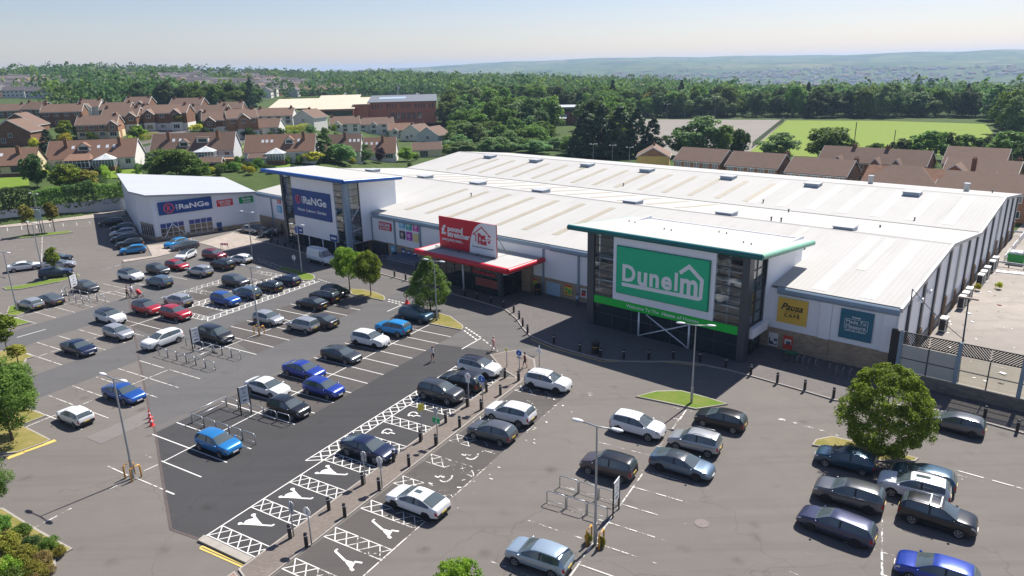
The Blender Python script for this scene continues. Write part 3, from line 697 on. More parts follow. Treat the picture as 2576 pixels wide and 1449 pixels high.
def ring(parent, name, u, z, r0, r1, vf, mt, n=28, d=.03):
    m = SB(); o = 0
    for i in range(n):
        a = 2*math.pi*i/n
        for rr in (r0, r1):
            for dd in (0, d): m.v.append((-u+rr*math.cos(a), vf-dd-.002, z+rr*math.sin(a)))
    for i in range(n):
        a, b = 4*i, 4*((i+1) % n)
        m.f += [[a+1, a+3, b+3, b+1], [a+2, b+2, b+3, a+3], [a, a+1, b+1, b]]; m.m += [0]*3
    return put(m, name, mt, parent)
def stroke(parent, name, pts, wd, vf, mt, closed=False, d=.05):   # thick poly-line of (u, z) on a face
    m = SB(); P_ = [Vector((-u, z)) for u, z in pts]; n = len(P_); L, Rr = [], []
    for i in range(n):
        a = P_[i-1] if (i or closed) else P_[i]; c = P_[(i+1) % n] if (i < n-1 or closed) else P_[i]; b = P_[i]
        d1 = (b-a).normalized() if (b-a).length > 1e-6 else (c-b).normalized(); d2 = (c-b).normalized() if (c-b).length > 1e-6 else d1
        nn = Vector((-(d1.y+d2.y), d1.x+d2.x)); nn.normalize(); kk = (wd/2)/max(.35, nn.dot(Vector((-d1.y, d1.x)))); L.append(b+nn*kk); Rr.append(b-nn*kk)
    for p, r_ in zip(L, Rr):
        for q_ in (p, r_):
            m.v += [(q_.x, vf-.002, q_.y), (q_.x, vf-d-.002, q_.y)]
    for i in range(n-(0 if closed else 1)):
        a, b = 4*i, 4*((i+1) % n)
        m.f += [[a+1, a+3, b+3, b+1], [a, a+1, b+1, b], [a+2, b+2, b+3, a+3]]; m.m += [0]*3
    return put(m, name, mt, parent)
INK = flat('white_letters', (.80, .80, .80)); DARK = flat('black_letters', (.02, .02, .02)); REDL = flat('red_letters', (.62, .03, .06))
C_BLUE = flat('navy_sign', (.003, .055, .24)); C_GREEN = flat('jade_sign', (.0, .47, .225)); C_LIME = flat('green_band', (.0, .50, .05)); C_RED = flat('red_sign', (.62, .01, .035))
C_YEL = flat('yellow_sign', (.72, .46, .06)); C_TEAL = flat('teal_sign', (.006, .125, .20)); C_PINK = flat('coral_emblem', (.75, .09, .11))

# wall signs on the shed front
e, uL, uR, z0, z1, vf = thing_panel('wall_sign', 'square yellow cafe sign with script lettering on the white wall', 'sign', (3, 1), (110, 1105), (410, 1160), (92, 1350), [C_YEL])
h = z1-z0; W_ = uL-uR
letters(e, 'lettering', 'Pausa', uL-W_*.13, uR+W_*.15, z0+h*.53, z0+h*.80, vf, DARK, .01, .35)
letters(e, 'lettering', 'KITCHEN', uL-W_*.27, uR+W_*.27, z0+h*.43, z0+h*.49, vf, flat('ochre_letters', (.42, .22, .04)), 0, 0, 1.5)
letters(e, 'lettering', 'CAFÉ', uL-W_*.24, uR+W_*.24, z0+h*.26, z0+h*.42, vf, DARK, .01, 0, 1.4)
e, uL, uR, z0, z1, vf = thing_panel('wall_sign', 'teal square sign reading Made To Measure near the end of the white wall', 'sign', (3, 1), (740, 1222), (1075, 1285), (722, 1510), [C_TEAL])
h = z1-z0; W_ = uL-uR
letters(e, 'lettering', 'Dunelm', uL-W_*.37, uR+W_*.37, z0+h*.745, z0+h*.81, vf, INK, .02)
letters(e, 'lettering', 'Made To', uL-W_*.2, uR+W_*.2, z0+h*.565, z0+h*.675, vf, INK, .0); letters(e, 'lettering', 'Measure', uL-W_*.2, uR+W_*.2, z0+h*.40, z0+h*.51, vf, INK, .0)
letters(e, 'lettering', 'CURTAINS & BLINDS', uL-W_*.18, uR+W_*.18, z0+h*.28, z0+h*.33, vf, INK, .01)
for zz in ((.37, .535), (.535, .70)): stroke(e, 'border_line', [(uL-W_*.15, z0+h*zz[0]), (uR+W_*.15, z0+h*zz[0]), (uR+W_*.15, z0+h*zz[1]), (uL-W_*.15, z0+h*zz[1])], .03, vf, INK, True, .02)
def poster(label, key, a, b, c, base, blocks):
    e, uL, uR, z0, z1, vf = thing_panel('poster', label, 'poster', key, a, b, c, [base], d=.03)
    for n_, (x0, x1, y0, y1, mt) in enumerate(blocks):
        m = SB(); W_, h = uL-uR, z1-z0; m.ub(uL-W_*x0, uL-W_*x1, vf-.008-.004*(n_ % 3), vf-.001, z0+h*y0, z0+h*y1); put(m, 'printed_block', mt, e)
P_R, P_G, P_K, P_Y = flat('poster_red', (.6, .06, .03)), flat('poster_green', (.1, .4, .1)), flat('poster_grey', (.1, .11, .12)), flat('poster_yellow', (.7, .55, .05))
P_BL, P_C, P_M, P_BR, P_T = flat('poster_blue', (.05, .2, .5)), flat('poster_cyan', (.1, .5, .75)), flat('poster_magenta', (.6, .03, .35)), flat('poster_brown', (.09, .07, .07)), flat('poster_turquoise', (.0, .38, .40))
poster('white and grey photo poster on the buff brick below the yellow cafe sign', (3, 2), (10, 225), (105, 245), (5, 355), M_POST, [(.05, .95, .1, .6, P_K), (.2, .6, .35, .75, M_POST), (.55, .9, .2, .4, M_POST)])
poster('red-orange poster beside the photo poster on the buff brick', (3, 2), (160, 260), (255, 275), (150, 390), P_R, [(.15, .85, .35, .75, M_POST), (.3, .8, .35, .6, P_K)])
poster('yellow and green offer poster on the brick right of the pale blue door', (2, 1), (530, 980), (600, 1000), (522, 1080), P_Y, [(0, 1, .82, 1, P_R), (.1, .45, .4, .7, P_G), (.5, .9, .15, .6, P_G), (.1, .4, .08, .3, P_R)])
poster('yellow poster by the glazed red-canopy entrance', (2, 1), (215, 920), (255, 935), (213, 1000), P_Y, [(0, 1, .8, 1, P_R), (.2, .8, .2, .6, P_G)])
poster('white notice poster on the brick beside the glass tower', (2, 1), (690, 1020), (755, 1035), (688, 1110), M_POST, [(.15, .8, .2, .6, P_R), (.2, .9, .62, .85, P_K)])
sq = [('pale blue', P_C, (1440, 340), (1492, 348), (1442, 412)), ('turquoise', P_T, (1508, 350), (1560, 358), (1510, 432)), ('magenta', P_M, (1578, 365), (1632, 372), (1580, 445)),
      ('dark brown', P_BR, (1444, 440), (1496, 450), (1447, 520)), ('purple', flat('poster_purple', (.45, .04, .42)), (1514, 455), (1566, 462), (1516, 535)), ('cream', flat('poster_cream', (.72, .6, .3)), (1582, 470), (1636, 478), (1584, 552))]
for nm, mt, a, b, c in sq:
    e, uL, uR, z0, z1, vf = thing_panel('wall_sign', nm+' square brand panel in the block of six on the white wall', 'sign', (1, 1), a, b, c, [mt], group='six square panels on the wall')
    W_, h = uL-uR, z1-z0; uc = (uL+uR)/2
    if nm != 'cream': ring(e, 'emblem', uc, z0+h*.56, .2, .3, vf, INK, 18, .015); stroke(e, 'emblem_mark', [(uc+.12, z0+h*.62), (uc, z0+h*.48), (uc-.12, z0+h*.62)], .06, vf, INK, d=.015); stroke(e, 'caption', [(uL-W_*.3, z0+h*.14), (uR+W_*.3, z0+h*.14)], .06, vf, INK, d=.015)
e, uL, uR, z0, z1, vf = thing_panel('wall_sign', 'small red and white offer sign between the blue-roofed tower and the six square panels', 'sign', (1, 1), (1235, 350), (1360, 370), (1240, 425), [C_RED])
W_, h = uL-uR, z1-z0; letters(e, 'lettering', 'BARGAINS', uL-W_*.08, uR+W_*.08, z0+h*.5, z0+h*.9, vf, INK, .01); letters(e, 'lettering', 'IN STORE', uL-W_*.12, uR+W_*.12, z0+h*.12, z0+h*.42, vf, INK, .01)
for lab, mt, a, b, c in (('dark red square sign on the wall left of the blue-roofed tower', P_R, (208, 110), (242, 116), (208, 165)), ('light blue square sign under the dark red one left of the tower', P_C, (213, 190), (252, 196), (214, 255))):
    e, uL, uR, z0, z1, vf = thing_panel('wall_sign', lab, 'sign', (1, 1), a, b, c, [mt]); ring(e, 'emblem', (uL+uR)/2, (z0+z1)/2, .25, .4, vf, INK, 16, .015)
for lab, mt, a, b, c in (('dark navy round-cornered poster on the brick under the six squares, first of three', C_BLUE, (1465, 615), (1500, 622), (1466, 685)), ('navy poster on the brick under the six squares, middle of three', C_BLUE, (1518, 640), (1560, 648), (1518, 680)), ('navy poster on the brick nearest the red canopy', C_BLUE, (1575, 655), (1618, 663), (1575, 692)),
        ('pale window poster on the brick left of the litter bin', P_C, (1355, 592), (1395, 600), (1355, 655)), ('pink leaflet poster on the brick by the entrance of the blue-roofed tower', flat('poster_pink', (.6, .25, .3)), (1293, 575), (1330, 582), (1295, 632)), ('blue and white leaflet poster beside the dark entrance', P_BL, (1240, 562), (1270, 568), (1242, 625))):
    e, uL, uR, z0, z1, vf = thing_panel('poster', lab, 'poster', (1, 1), a, b, c, [mt], d=.03)
    W_, h = uL-uR, z1-z0; m = SB(); m.ub(uL-W_*.2, uR+W_*.2, vf-.012, vf-.001, z0+h*.35, z0+h*.7); put(m, 'printed_block', M_POST, e)

# ------------------------------------------------------------------ glass entrance tower with the green sign
VT = -7.8
tw = shed_thing('entrance_tower', 21.4, VT, 'tall glazed entrance tower with dark columns under a flat roof edged in teal', 'entrance tower')
for (ua, ub_) in ((30.1, 31.0), (11.9, 12.65)):
    m = SB(); m.ub(ua, ub_, VT-.05, VT+1.0, 0, 11.0); put(m, 'column', M_DGREY, tw)
m = SB(); m.ub(15.4, 27.5, VT-.02, VT+.35, 3.84, 11.05); put(m, 'fascia_panel', M_PANEL, tw)
m = SB(); m.ub(12.7, 30.05, VT+.0, VT+.2, 2.93, 3.80); put(m, 'green_band', C_LIME, tw)
m = SB(); m.ub(12.7, 30.05, VT+.25, VT+.3, .05, 2.92); put(m, 'shop_front', M_GLASS, tw)
for (ua, ub_) in ((12.7, 15.35), (27.55, 30.05)):
    m = SB(); m.ub(ua, ub_, VT+.1, VT+.14, 3.82, 11.0); put(m, 'glazing', M_CLEAR, tw)
    m = SB()
    for i in range(8): zz = 4.0+i*.95; m.ub(ua, ub_, VT+.02, VT+.16, zz-.035, zz+.035)
    put(m, 'glazing_bars', M_DGREY, tw)
    for zz in (5.6, 8.2):
        m = SB(); m.tube([(-ua, VT+.5, zz), (-ub_, VT+.5, zz)], .11, 8); put(m, 'cross_tube', M_LSTEEL, tw, smooth=True)
m = SB()
for i in range(8): uu = 12.7+i*17.35/7; m.ub(uu-.03, uu+.03, VT+.17, VT+.33, .02, 2.92)
for zz in (.06, 1.75): m.ub(12.7, 30.05, VT+.18, VT+.32, zz-.03, zz+.03)
put(m, 'shop_front_frame', M_DGREY, tw)
for uu in (24.1, 18.0, 26.5): m = SB(); m.tube([(-uu, VT+.12, 0), (-uu, VT+.12, 2.95)], .11, 8); put(m, 'post', M_LSTEEL, tw, smooth=True) if uu != 26.5 else None
for a, b in (((24.0, .2), (18.2, 2.7)), ((23.2, 2.8), (17.9, .1))):
    m = SB(); m.tube([(-a[0], VT+.12, a[1]), (-b[0], VT+.12, b[1])], .07, 6); put(m, 'brace', M_LSTEEL, tw, smooth=True)
# side returns and back wall
m = SB(); m.ub(11.95, 12.05, -3.2, 6.2, EA-.6, 10.6); m.ub(31.0, 31.1, -5.2, 6.2, EA-.6, 10.6); m.ub(12.05, 31.0, 6.0, 6.1, EA, 10.3); m.ub(11.95, 12.05, -3.2, -1.6, 2.6, EA-.6); put(m, 'side_wall', M_CLAD, tw)
m = SB(); m.ub(12.25, 12.29, VT+1.0, -3.2, .05, 10.9); put(m, 'side_glazing', M_CLEAR, tw)
m = SB()
for i in range(9): zz = 1.2+i*1.15; m.ub(12.2, 12.34, VT+1.0, -3.2, zz-.035, zz+.035)
m.ub(12.2, 12.34, -3.3, -3.15, 0, 10.9); m.ub(12.2, 12.34, -5.2, -5.1, 0, 10.9); put(m, 'side_glazing_bars', M_DGREY, tw)
m = SB(); m.ub(31.0, 31.04, VT+1.0, -2, .05, 10.9); put(m, 'side_glazing', M_CLEAR, tw)
m = SB(); m.ub(31.05, 31.1, -5.2, -2, 0, EA); m.ub(12.7, 30.0, -1.9, -1.86, 3.0, 6.8); put(m, 'inner_wall', plain('inner_grey', (.52, .55, .58), .7), tw)
m = SB(); m.ub(11.7, 12.2, VT+1.4, -2.6, 2.3, 3.3); put(m, 'side_canopy_sign', M_WHITE, tw)
m = SB()
for u_ in (15.4, 21.5, 27.5):
    m.tube([(-u_, -4.6, 0), (-u_, -4.6, 10.7)], .14, 8)
    for zz in (4.2, 7.2): m.tube([(-u_, -4.6, zz), (-u_, VT+.3, zz+.2)], .06, 6)
for zz in (5.2, 8.4): m.tube([(-12.6, -4.6, zz), (-30.2, -4.6, zz)], .09, 6)
put(m, 'inner_frame', M_LSTEEL, tw, smooth=True)
m = SB(); m.ub(12.6, 30.1, -4.4, -4.3, .05, 3.0); put(m, 'shop_interior', plain('dim_interior', (.035, .04, .045), .8, var=.8, scale=1.2), tw)
# roof canopy, sloping down to the back, rounded teal front edge
def canopy(parent, uL_, uR_, vf_, zf, vb, zb, th, mt_top, mt_edge, uLb=None, uRb=None, redge=None):
    uLb = uL_ if uLb is None else uLb; uRb = uR_ if uRb is None else uRb
    m = SB(); tl = [(-uL_, vf_+.25, zf), (-uR_-.0, vf_+.25, zf), (-uRb, vb, zb), (-uLb, vb, zb)]
    m.add([(a, b, c-th) for a, b, c in tl]+tl, [(3,2,1,0),(4,5,6,7),(0,1,5,4),(1,2,6,5),(2,3,7,6),(3,0,4,7)]); put(m, 'canopy_roof', mt_top, parent)
    m = SB(); m.tube([(-uL_-.15, vf_+.2, zf-th*.45), (-uR_+.15, vf_+.2, zf-th*.45)], th*.62, 12); put(m, 'canopy_edge', mt_edge, parent, smooth=True, angle=50)
    m = SB(); m.tube([(-uR_+.12, vf_+.15, zf-th*.45), (-uRb+.12, vb, zb-th*.45)], th*.58, 12); put(m, 'canopy_edge', redge or mt_edge, parent, smooth=True, angle=50)
    m = SB(); m.tube([(-uL_-.05, vf_+.15, zf-th*.45), (-uLb-.05, vb, zb-th*.45)], th*.5, 10); put(m, 'canopy_edge', redge or mt_edge, parent, smooth=True, angle=50)
TEAL = plain('teal_edge', (.004, .125, .125), .35, var=.2, scale=.4); FADE = plain('faded_green_edge', (.16, .36, .26), .5, var=.25, scale=.8)
canopy(tw, 33.4, 10.9, -8.25, 11.55, 5.8, 10.25, .5, M_ROOF, TEAL, redge=FADE)
for (a, b) in ((14, -3), (15, -2.6), (19, 2), (20, 2.2), (24, -1.5), (25, -1.3), (30, .5), (31, .8)):
    m = SB(); zc = lerp1(b, [-8.25, 5.8], [11.55, 10.25]); m.cyl((-a, b, zc-.02), .06, .22, 6); put(m, 'roof_anchor', M_DGREY, tw)
# the big sign
sg_ = shed_thing('shop_sign', 21.4, VT-.2, 'giant green shop sign with a white house-outline wordmark on the glass tower', 'sign', z=4.8)
m = SB(); m.ub(15.98, 26.9, VT-.27, VT-.021, 4.80, 10.06); put(m, 'panel', C_GREEN, sg_)
m = SB(); m.ub(15.90, 26.98, VT-.2, VT-.021, 4.72, 10.14); put(m, 'frame', flat('jade_edge', (.0, .22, .12)), sg_)
vf = VT-.27
def SGP(x, y): return FAC(*k(2, 1, x, y), vf)
wpt = [SGP(1105, 978), SGP(1885, 1132), SGP(1910, 1105), SGP(1912, 945), SGP(1785, 805), SGP(1690, 868)]
stroke(sg_, 'house_outline', [wpt[0], (wpt[1][0]+.12, wpt[1][1]), (wpt[1][0]-.12, wpt[1][1]+.14), wpt[3], wpt[4], wpt[5]], .40, vf, INK, d=.022)
def sgtext(ch, x0, y0, x1, y1, bold=.012):   # letter between picture points (left-bottom, right-top)
    a = SGP(x0, y0); b = SGP(x1, y1); letters(sg_, 'letter', ch, a[0], b[0], a[1], b[1], vf, INK, bold, ext=.012)
sgtext('D', 1110, 945, 1245, 800, .03); sgtext('u', 1262, 992, 1362, 870, .03); sgtext('n', 1382, 1005, 1482, 890, .03); sgtext('e', 1500, 1030, 1612, 915, .03)
sgtext('l', 1632, 1047, 1672, 870, .03); sgtext('m', 1688, 1075, 1872, 950, .03)
bt = shed_thing('welcome_lettering', 21.0, VT-.03, 'white words of welcome on the bright green band below the sign', 'lettering', z=2.95)
def BTP(x, y): return FAC(*k(2, 1, x, y), VT)
for s_, x0, y0, x1, y1, bo in (('Welcome To The', 1150, 1213, 1478, 1237, 0.0), ('Home', 1508, 1310, 1642, 1285, .022), ('of Homes', 1660, 1345, 1880, 1335, .0)):
    a = BTP(x0, y0); b = BTP(x1, y1); letters(bt, 'lettering', s_, a[0], b[0], 3.2, 3.58, VT, INK, bo, ext=.01)
# ------------------------------------------------------------------ blue-roofed glass tower
VN = -6.5
rt_ = shed_thing('entrance_tower', 87.8, VN, 'glazed entrance tower with white panels under a flat roof edged in bright blue', 'entrance tower')
for (ua, ub_) in ((96.35, 97.0), (78.5, 79.2)):
    m = SB(); m.ub(ua, ub_, VN-.05, VN+.8, 0, 12.5); put(m, 'column', M_DGREY if ua > 90 else M_GUT, rt_)
m = SB(); m.ub(81.55, 93.6, VN-.02, VN+.35, 2.25, 12.45); put(m, 'fascia_panel', M_WHITE, rt_)
for (ua, ub_) in ((79.2, 81.5), (93.65, 96.3)):
    m = SB(); m.ub(ua, ub_, VN+.1, VN+.14, .1, 12.5); put(m, 'glazing', M_CLEAR, rt_)
    m = SB()
    for i in range(12): zz = .8+i*1.0; m.ub(ua, ub_, VN+.02, VN+.16, zz-.035, zz+.035)
    put(m, 'glazing_bars', M_DGREY, rt_)
m = SB(); m.ub(81.55, 93.6, VN+.25, VN+.3, .05, 2.25); put(m, 'shop_front', M_GLASS, rt_)
m = SB()
for i in range(7): uu = 81.6+i*2; m.ub(uu-.03, uu+.03, VN+.17, VN+.33, .02, 2.25)
put(m, 'shop_front_frame', M_DGREY, rt_)
for uu in (82.4, 86, 90): m = SB(); m.tube([(-uu, VN+.1, 0), (-uu, VN+.1, 2.3)], .1, 8); put(m, 'post', M_LSTEEL, rt_, smooth=True)
m = SB(); m.ub(78.45, 78.49, VN+.8, -3.9, 2.3, 12.3); put(m, 'side_glazing', M_CLEAR, rt_)
m = SB()
for i in range(10): zz = 2.4+i*1.08; m.ub(78.4, 78.54, VN+.8, -3.9, zz-.035, zz+.035)
m.ub(78.38, 78.56, -3.98, -3.82, 0, 12.2); put(m, 'side_glazing_bars', M_DGREY, rt_)
m = SB(); m.ub(78.4, 78.5, -3.9, -1.0, 2.3, 12.1); m.ub(78.4, 78.5, -1.0, 3.6, EA-.6, 12.1); m.ub(97, 97.1, -6, 3.6, EA-.6, 12.2); m.ub(78.5, 97, 3.5, 3.6, EA, 12.1); m.ub(97.0, 97.06, -6, -1.8, 0, EA-.6); put(m, 'side_wall', M_CLAD, rt_)
m = SB(); m.tube([(-78.44, VN+.8, 6.2), (-78.44, -3.9, 8.2)], .07, 6); m.tube([(-78.44, VN+.8, 4.4), (-78.44, -3.9, 4.6)], .07, 6); put(m, 'side_brace', M_LSTEEL, rt_, smooth=True)
m = SB()
for u_ in (81, 87, 94):
    m.tube([(-u_, -3.6, 0), (-u_, -3.6, 12.1)], .14, 8)
for zz in (4.5, 8.0): m.tube([(-79, -3.6, zz), (-96.3, -3.6, zz)], .09, 6)
put(m, 'inner_frame', M_LSTEEL, rt_, smooth=True)
m = SB(); m.ub(79, 96.4, -3.0, -2.9, .05, 3.2); put(m, 'shop_interior', MATS['dim_interior'], rt_); m = SB(); m.ub(79, 96.4, -1.9, -1.86, 3.2, 6.8); put(m, 'inner_wall', MATS['inner_grey'], rt_)
canopy(rt_, 100.4, 77.0, -7.9, 12.95, 3.4, 12.25, .55, M_ROOF, plain('bright_blue_edge', (.008, .10, .36), .35, var=.15, scale=.4), 101.2, 76.6)
m = SB(); m.ub(78.6, 80.6, -6.0, -3.9, 2.2, 2.35); put(m, 'door_canopy', M_WHITE, rt_)
m = SB(); m.ub(74.5, 78.3, VF-.5, VF-.1, 0, 2.2); put(m, 'dark_entrance', MATS['dim_interior'], rt_)
for ua, ub_, za, zb in ((81.6, 83.6, 2.3, 3.4), (91.5, 93.4, 2.4, 3.5)):
    m = SB(); m.ub(ua, ub_, VN-.06, VN-.021, za, zb); put(m, 'small_sign', C_BLUE, rt_); m = SB(); m.ub(ua+.3, ub_-.3, VN-.075, VN-.061, za+.35, za+.7); put(m, 'small_sign_text', INK, rt_)
def range_sign(e, uL, uR, z0, z1, vf, slogan=False):
    W_, h = uL-uR, z1-z0
    if slogan:
        uc, zc, r_ = uL-W_*.155, z0+h*.63, h*.165
        ring(e, 'emblem_ring', uc, zc, r_*.80, r_, vf, C_PINK, 32, .04); letters(e, 'emblem_letter', 'R', uc+r_*.34, uc-r_*.36, zc-r_*.48, zc+r_*.5, vf, C_PINK, .03, ext=.04)
        [letters(e, 'small_letter', ch, uL-W_*.262, uL-W_*.29, z0+h*zz, z0+h*(zz+.075), vf, INK, .01, ext=.03) for zz, ch in ((.50, 'T'), (.60, 'h'), (.70, 'e'))]
        letters(e, 'lettering', 'RaNGe', uL-W_*.31, uR+W_*.09, z0+h*.50, z0+h*.78, vf, INK, .028, ext=.04)
        letters(e, 'slogan', 'Home', uL-W_*.13, uL-W_*.32, z0+h*.22, z0+h*.33, vf, INK, .012); letters(e, 'slogan', 'Leisure', uL-W_*.37, uL-W_*.60, z0+h*.22, z0+h*.33, vf, INK, .012)
        letters(e, 'slogan', 'Garden', uL-W_*.65, uL-W_*.88, z0+h*.22, z0+h*.33, vf, INK, .012)
        for f_ in (.345, .625): stroke(e, 'slogan_bar', [(uL-W_*f_, z0+h*.21), (uL-W_*f_, z0+h*.34)], .07, vf, C_PINK, d=.02)
    else:
        uc, zc, r_ = uL-W_*.185, z0+h*.5, h*.40
        ring(e, 'emblem_ring', uc, zc, r_*.80, r_, vf, C_PINK, 32, .04); letters(e, 'emblem_letter', 'R', uc+r_*.34, uc-r_*.36, zc-r_*.48, zc+r_*.5, vf, C_PINK, .03, ext=.04)
        for zz, ch in ((.25, 'T'), (.42, 'h'), (.58, 'e')): letters(e, 'small_letter', ch, uL-W_*.315, uL-W_*.345, z0+h*zz, z0+h*(zz+.13), vf, INK, .02)
        letters(e, 'lettering', 'RaNGe', uL-W_*.37, uR+W_*.06, z0+h*.30, z0+h*.72, vf, INK, .028, ext=.04)
e = shed_thing('shop_sign', 87.9, VN-.2, 'large navy sign with a pink ring emblem and three-word slogan on the blue-roofed tower', 'sign', z=5.5)
m = SB(); m.ub(82.45, 93.4, VN-.2, VN-.021, 5.5, 10.1); put(m, 'panel', C_BLUE, e)
range_sign(e, 93.4, 82.45, 5.5, 10.1, VN-.2, True)

# ------------------------------------------------------------------ low glazed shop entrance with the red-edged canopy
ps = shed_thing('entrance_canopy', 51, -9, 'glazed shop entrance under a flat canopy with a thick red rounded edge', 'entrance')
canopy(ps, 59.4, 42.4, -9.1, 4.98, VF-.1, 4.98, .62, M_ROOF, plain('red_edge', (.56, .02, .035), .35, var=.12, scale=.5))
m = SB(); m.ub(45.5, 57.5, -6.8, -6.75, .05, 4.3); m.ub(45.5, 45.55, -6.75, -1.9, .05, 4.3); put(m, 'shop_front', M_GLASS, ps)
m = SB()
for i in range(8): uu = 45.5+i*12/7; m.ub(uu-.04, uu+.04, -6.86, -6.72, 0, 4.3)
for zz in (.1, 2.5): m.ub(45.5, 57.5, -6.84, -6.74, zz-.04, zz+.04); m.ub(45.44, 45.6, -6.75, -1.9, zz-.04, zz+.04)
m.ub(45.3, 45.9, -7.0, -6.5, 0, 4.35); put(m, 'shop_front_frame', M_DGREY, ps)
m = SB(); m.ub(45.9, 57.4, -6.72, -6.6, 2.6, 4.2); put(m, 'blind', plain('beige_blind', (.34, .30, .24), .7), ps)
m = SB(); m.ub(45.0, 45.4, -6.5, -2.2, 3.1, 4.3); put(m, 'side_fascia', M_PANEL, ps)
m = SB(); m.ub(44.0, 45.5, -2.6, -1.9, 0, 4.35); put(m, 'brick_pier', M_BUFF, ps); m = SB(); m.ub(55.4, 57.6, -7.0, -6.86, 0, 1.0); put(m, 'low_wall', M_BUFF, ps)
m = SB(); m.tube([(-51.6, -7.6, 0), (-51.6, -7.6, 4.5)], .12, 10); put(m, 'post', M_LSTEEL, ps, smooth=True)
letters(ps, 'lettering', 'Poundstretcher', 50.4, 46.2, 2.75, 3.2, -6.86, REDL, .02)
m = SB(); m.ub(46.0, 50, -6.9, -6.86, 1.1, 2.2); put(m, 'window_poster', flat('window_collage', (.25, .07, .06)), ps)
bb = shed_thing('billboard', 52.2, -6.0, 'red and white billboard with a pound sign standing on the red-edged canopy', 'billboard', z=5.0)
VB_ = -6.0
m = SB(); m.ub(46.8, 57.65, VB_, VB_+.1, 5.05, 9.45); put(m, 'panel', C_RED, bb); m = SB(); m.ub(46.8, 57.65, VB_+.105, VB_+.2, 5.05, 9.45); put(m, 'backing', M_STEEL, bb)
m = SB(); vf = VB_; arc = []
for i in range(15):
    t = i/14; arc.append((52.1-2.9*math.sin(t*1.35)**1.0+.55*(1-t), 5.05+4.4*t))
arc = [(51.75-2.55*(t_/14)**2.1, 5.05+4.4*(1-(1-t_/14)**1.5)) for t_ in range(15)]
vs = [(-u_, vf-.012, z_) for u_, z_ in arc]+[(-46.82, vf-.012, 9.43), (-46.82, vf-.012, 5.07)]
m.add(vs+[(a, vf-.001, c) for a, b, c in vs], [tuple(range(len(vs)))]+[(i, i+len(vs), (i+1) % len(vs)+len(vs), (i+1) % len(vs)) for i in range(len(vs))])
put(m, 'white_panel', M_WHITE, bb)
letters(bb, 'pound_symbol', '£', 57.15, 56.2, 6.95, 8.35, vf, INK, .05, ext=.03)
letters(bb, 'lettering', 'pound', 55.9, 52.95, 7.3, 8.3, vf, INK, .035); letters(bb, 'lettering', 'stretcher', 55.95, 51.6, 6.75, 7.55, vf, INK, .035)
letters(bb, 'tagline', 'every penny counts...', 57.05, 52.95, 6.0, 6.5, vf, INK, .012)
stroke(bb, 'house_emblem', [(50.5, 6.8), (50.5, 7.75), (51.0, 7.75), (49.4, 8.85), (47.9, 7.75), (48.3, 7.75)], .16, vf-.012, REDL, d=.02)
letters(bb, 'lettering', 'Pet', 50.1, 48.7, 7.2, 8.0, vf-.012, REDL, .05); letters(bb, 'lettering', 'Hut', 50.1, 48.5, 6.5, 7.2, vf-.012, REDL, .05)
for (a, b, r_) in ((48.1, 7.0, .2), (48.35, 7.3, .09), (48.1, 7.38, .09), (47.85, 7.28, .09)): ring(bb, 'paw_mark', a, b, 0.01, r_, vf-.012, REDL, 12, .02)
letters(bb, 'tagline', 'The store for you & your pet', 51.2, 47.3, 5.95, 6.2, vf-.012, flat('grey_letters', (.2, .2, .24)), .0)
m = SB()
for uu in (47.2, 50, 53.5, 57.2): m.tube([(-uu, VB_+.26, 4.95), (-uu, VB_+.26, 9.3)], .06, 6); m.tube([(-uu, VB_+.2, 8.2), (-uu, VB_+2.6, 4.97)], .05, 6); m.tube([(-uu, VB_-.7, 4.97), (-uu, VB_+.2, 5.2)], .05, 6)
for zz in (5.25, 4.98+.1): m.tube([(-46.5, VB_-.55, zz), (-58, VB_-.55, zz)], .045, 6)
put(m, 'support_frame', M_DGREY, bb)

# ------------------------------------------------------------------ low annex on the left (own frame: x along its right-hand face, y inwards)
AX0 = G(*k(0, 1, 1585, 548)); AX1 = G(*k(0, 1, 2400, 420)); AXD = (AX1-AX0).normalized(); RA = math.atan2(AXD.y, AXD.x); AXN = Vector((-AXD.y, AXD.x, 0))
def annex_thing(name, x, y, label, cat, z=0.0):
    e = empty(name, AX0+AXD*x+AXN*y+Vector((0, 0, z)), RA, label, cat); e['_o'] = (x, y, z); return e
an = annex_thing('store_annex', 0, 0, 'low pale grey store annex with a wedge-shaped white roof and navy sign', 'shop building')
zr = lambda x: 8.2-.092*x
poly = [(0, 0), (19.6, 0), (21.6, 26.5), (3.6, 38.4), (-1.1, 6.0)]
m = MB(); m.prism(poly, 0, [zr(x)-.02 for x, y in poly]); put(m, 'wall', M_CLADG, an)
rp = [(-.9, -.7), (18.9, -.7), (22.4, 27.2), (3.2, 39.4), (-2.1, 5.9)]
m = MB(); m.prism(rp, [zr(x) for x, y in rp], [zr(x)+.34 for x, y in rp]); put(m, 'roof', sheetmetal('annex_roof_sheet', (.38, .40, .43), 1.0, 1, .8, .05), an)
m = MB(); m.prism([(-.06, -.06), (19.6, -.06), (19.6, -.002), (-.002, -.002), (-1.1-.002, 6.0), (-1.16, 6.0)], 0, .75); put(m, 'brick_plinth', M_BUFF, an)
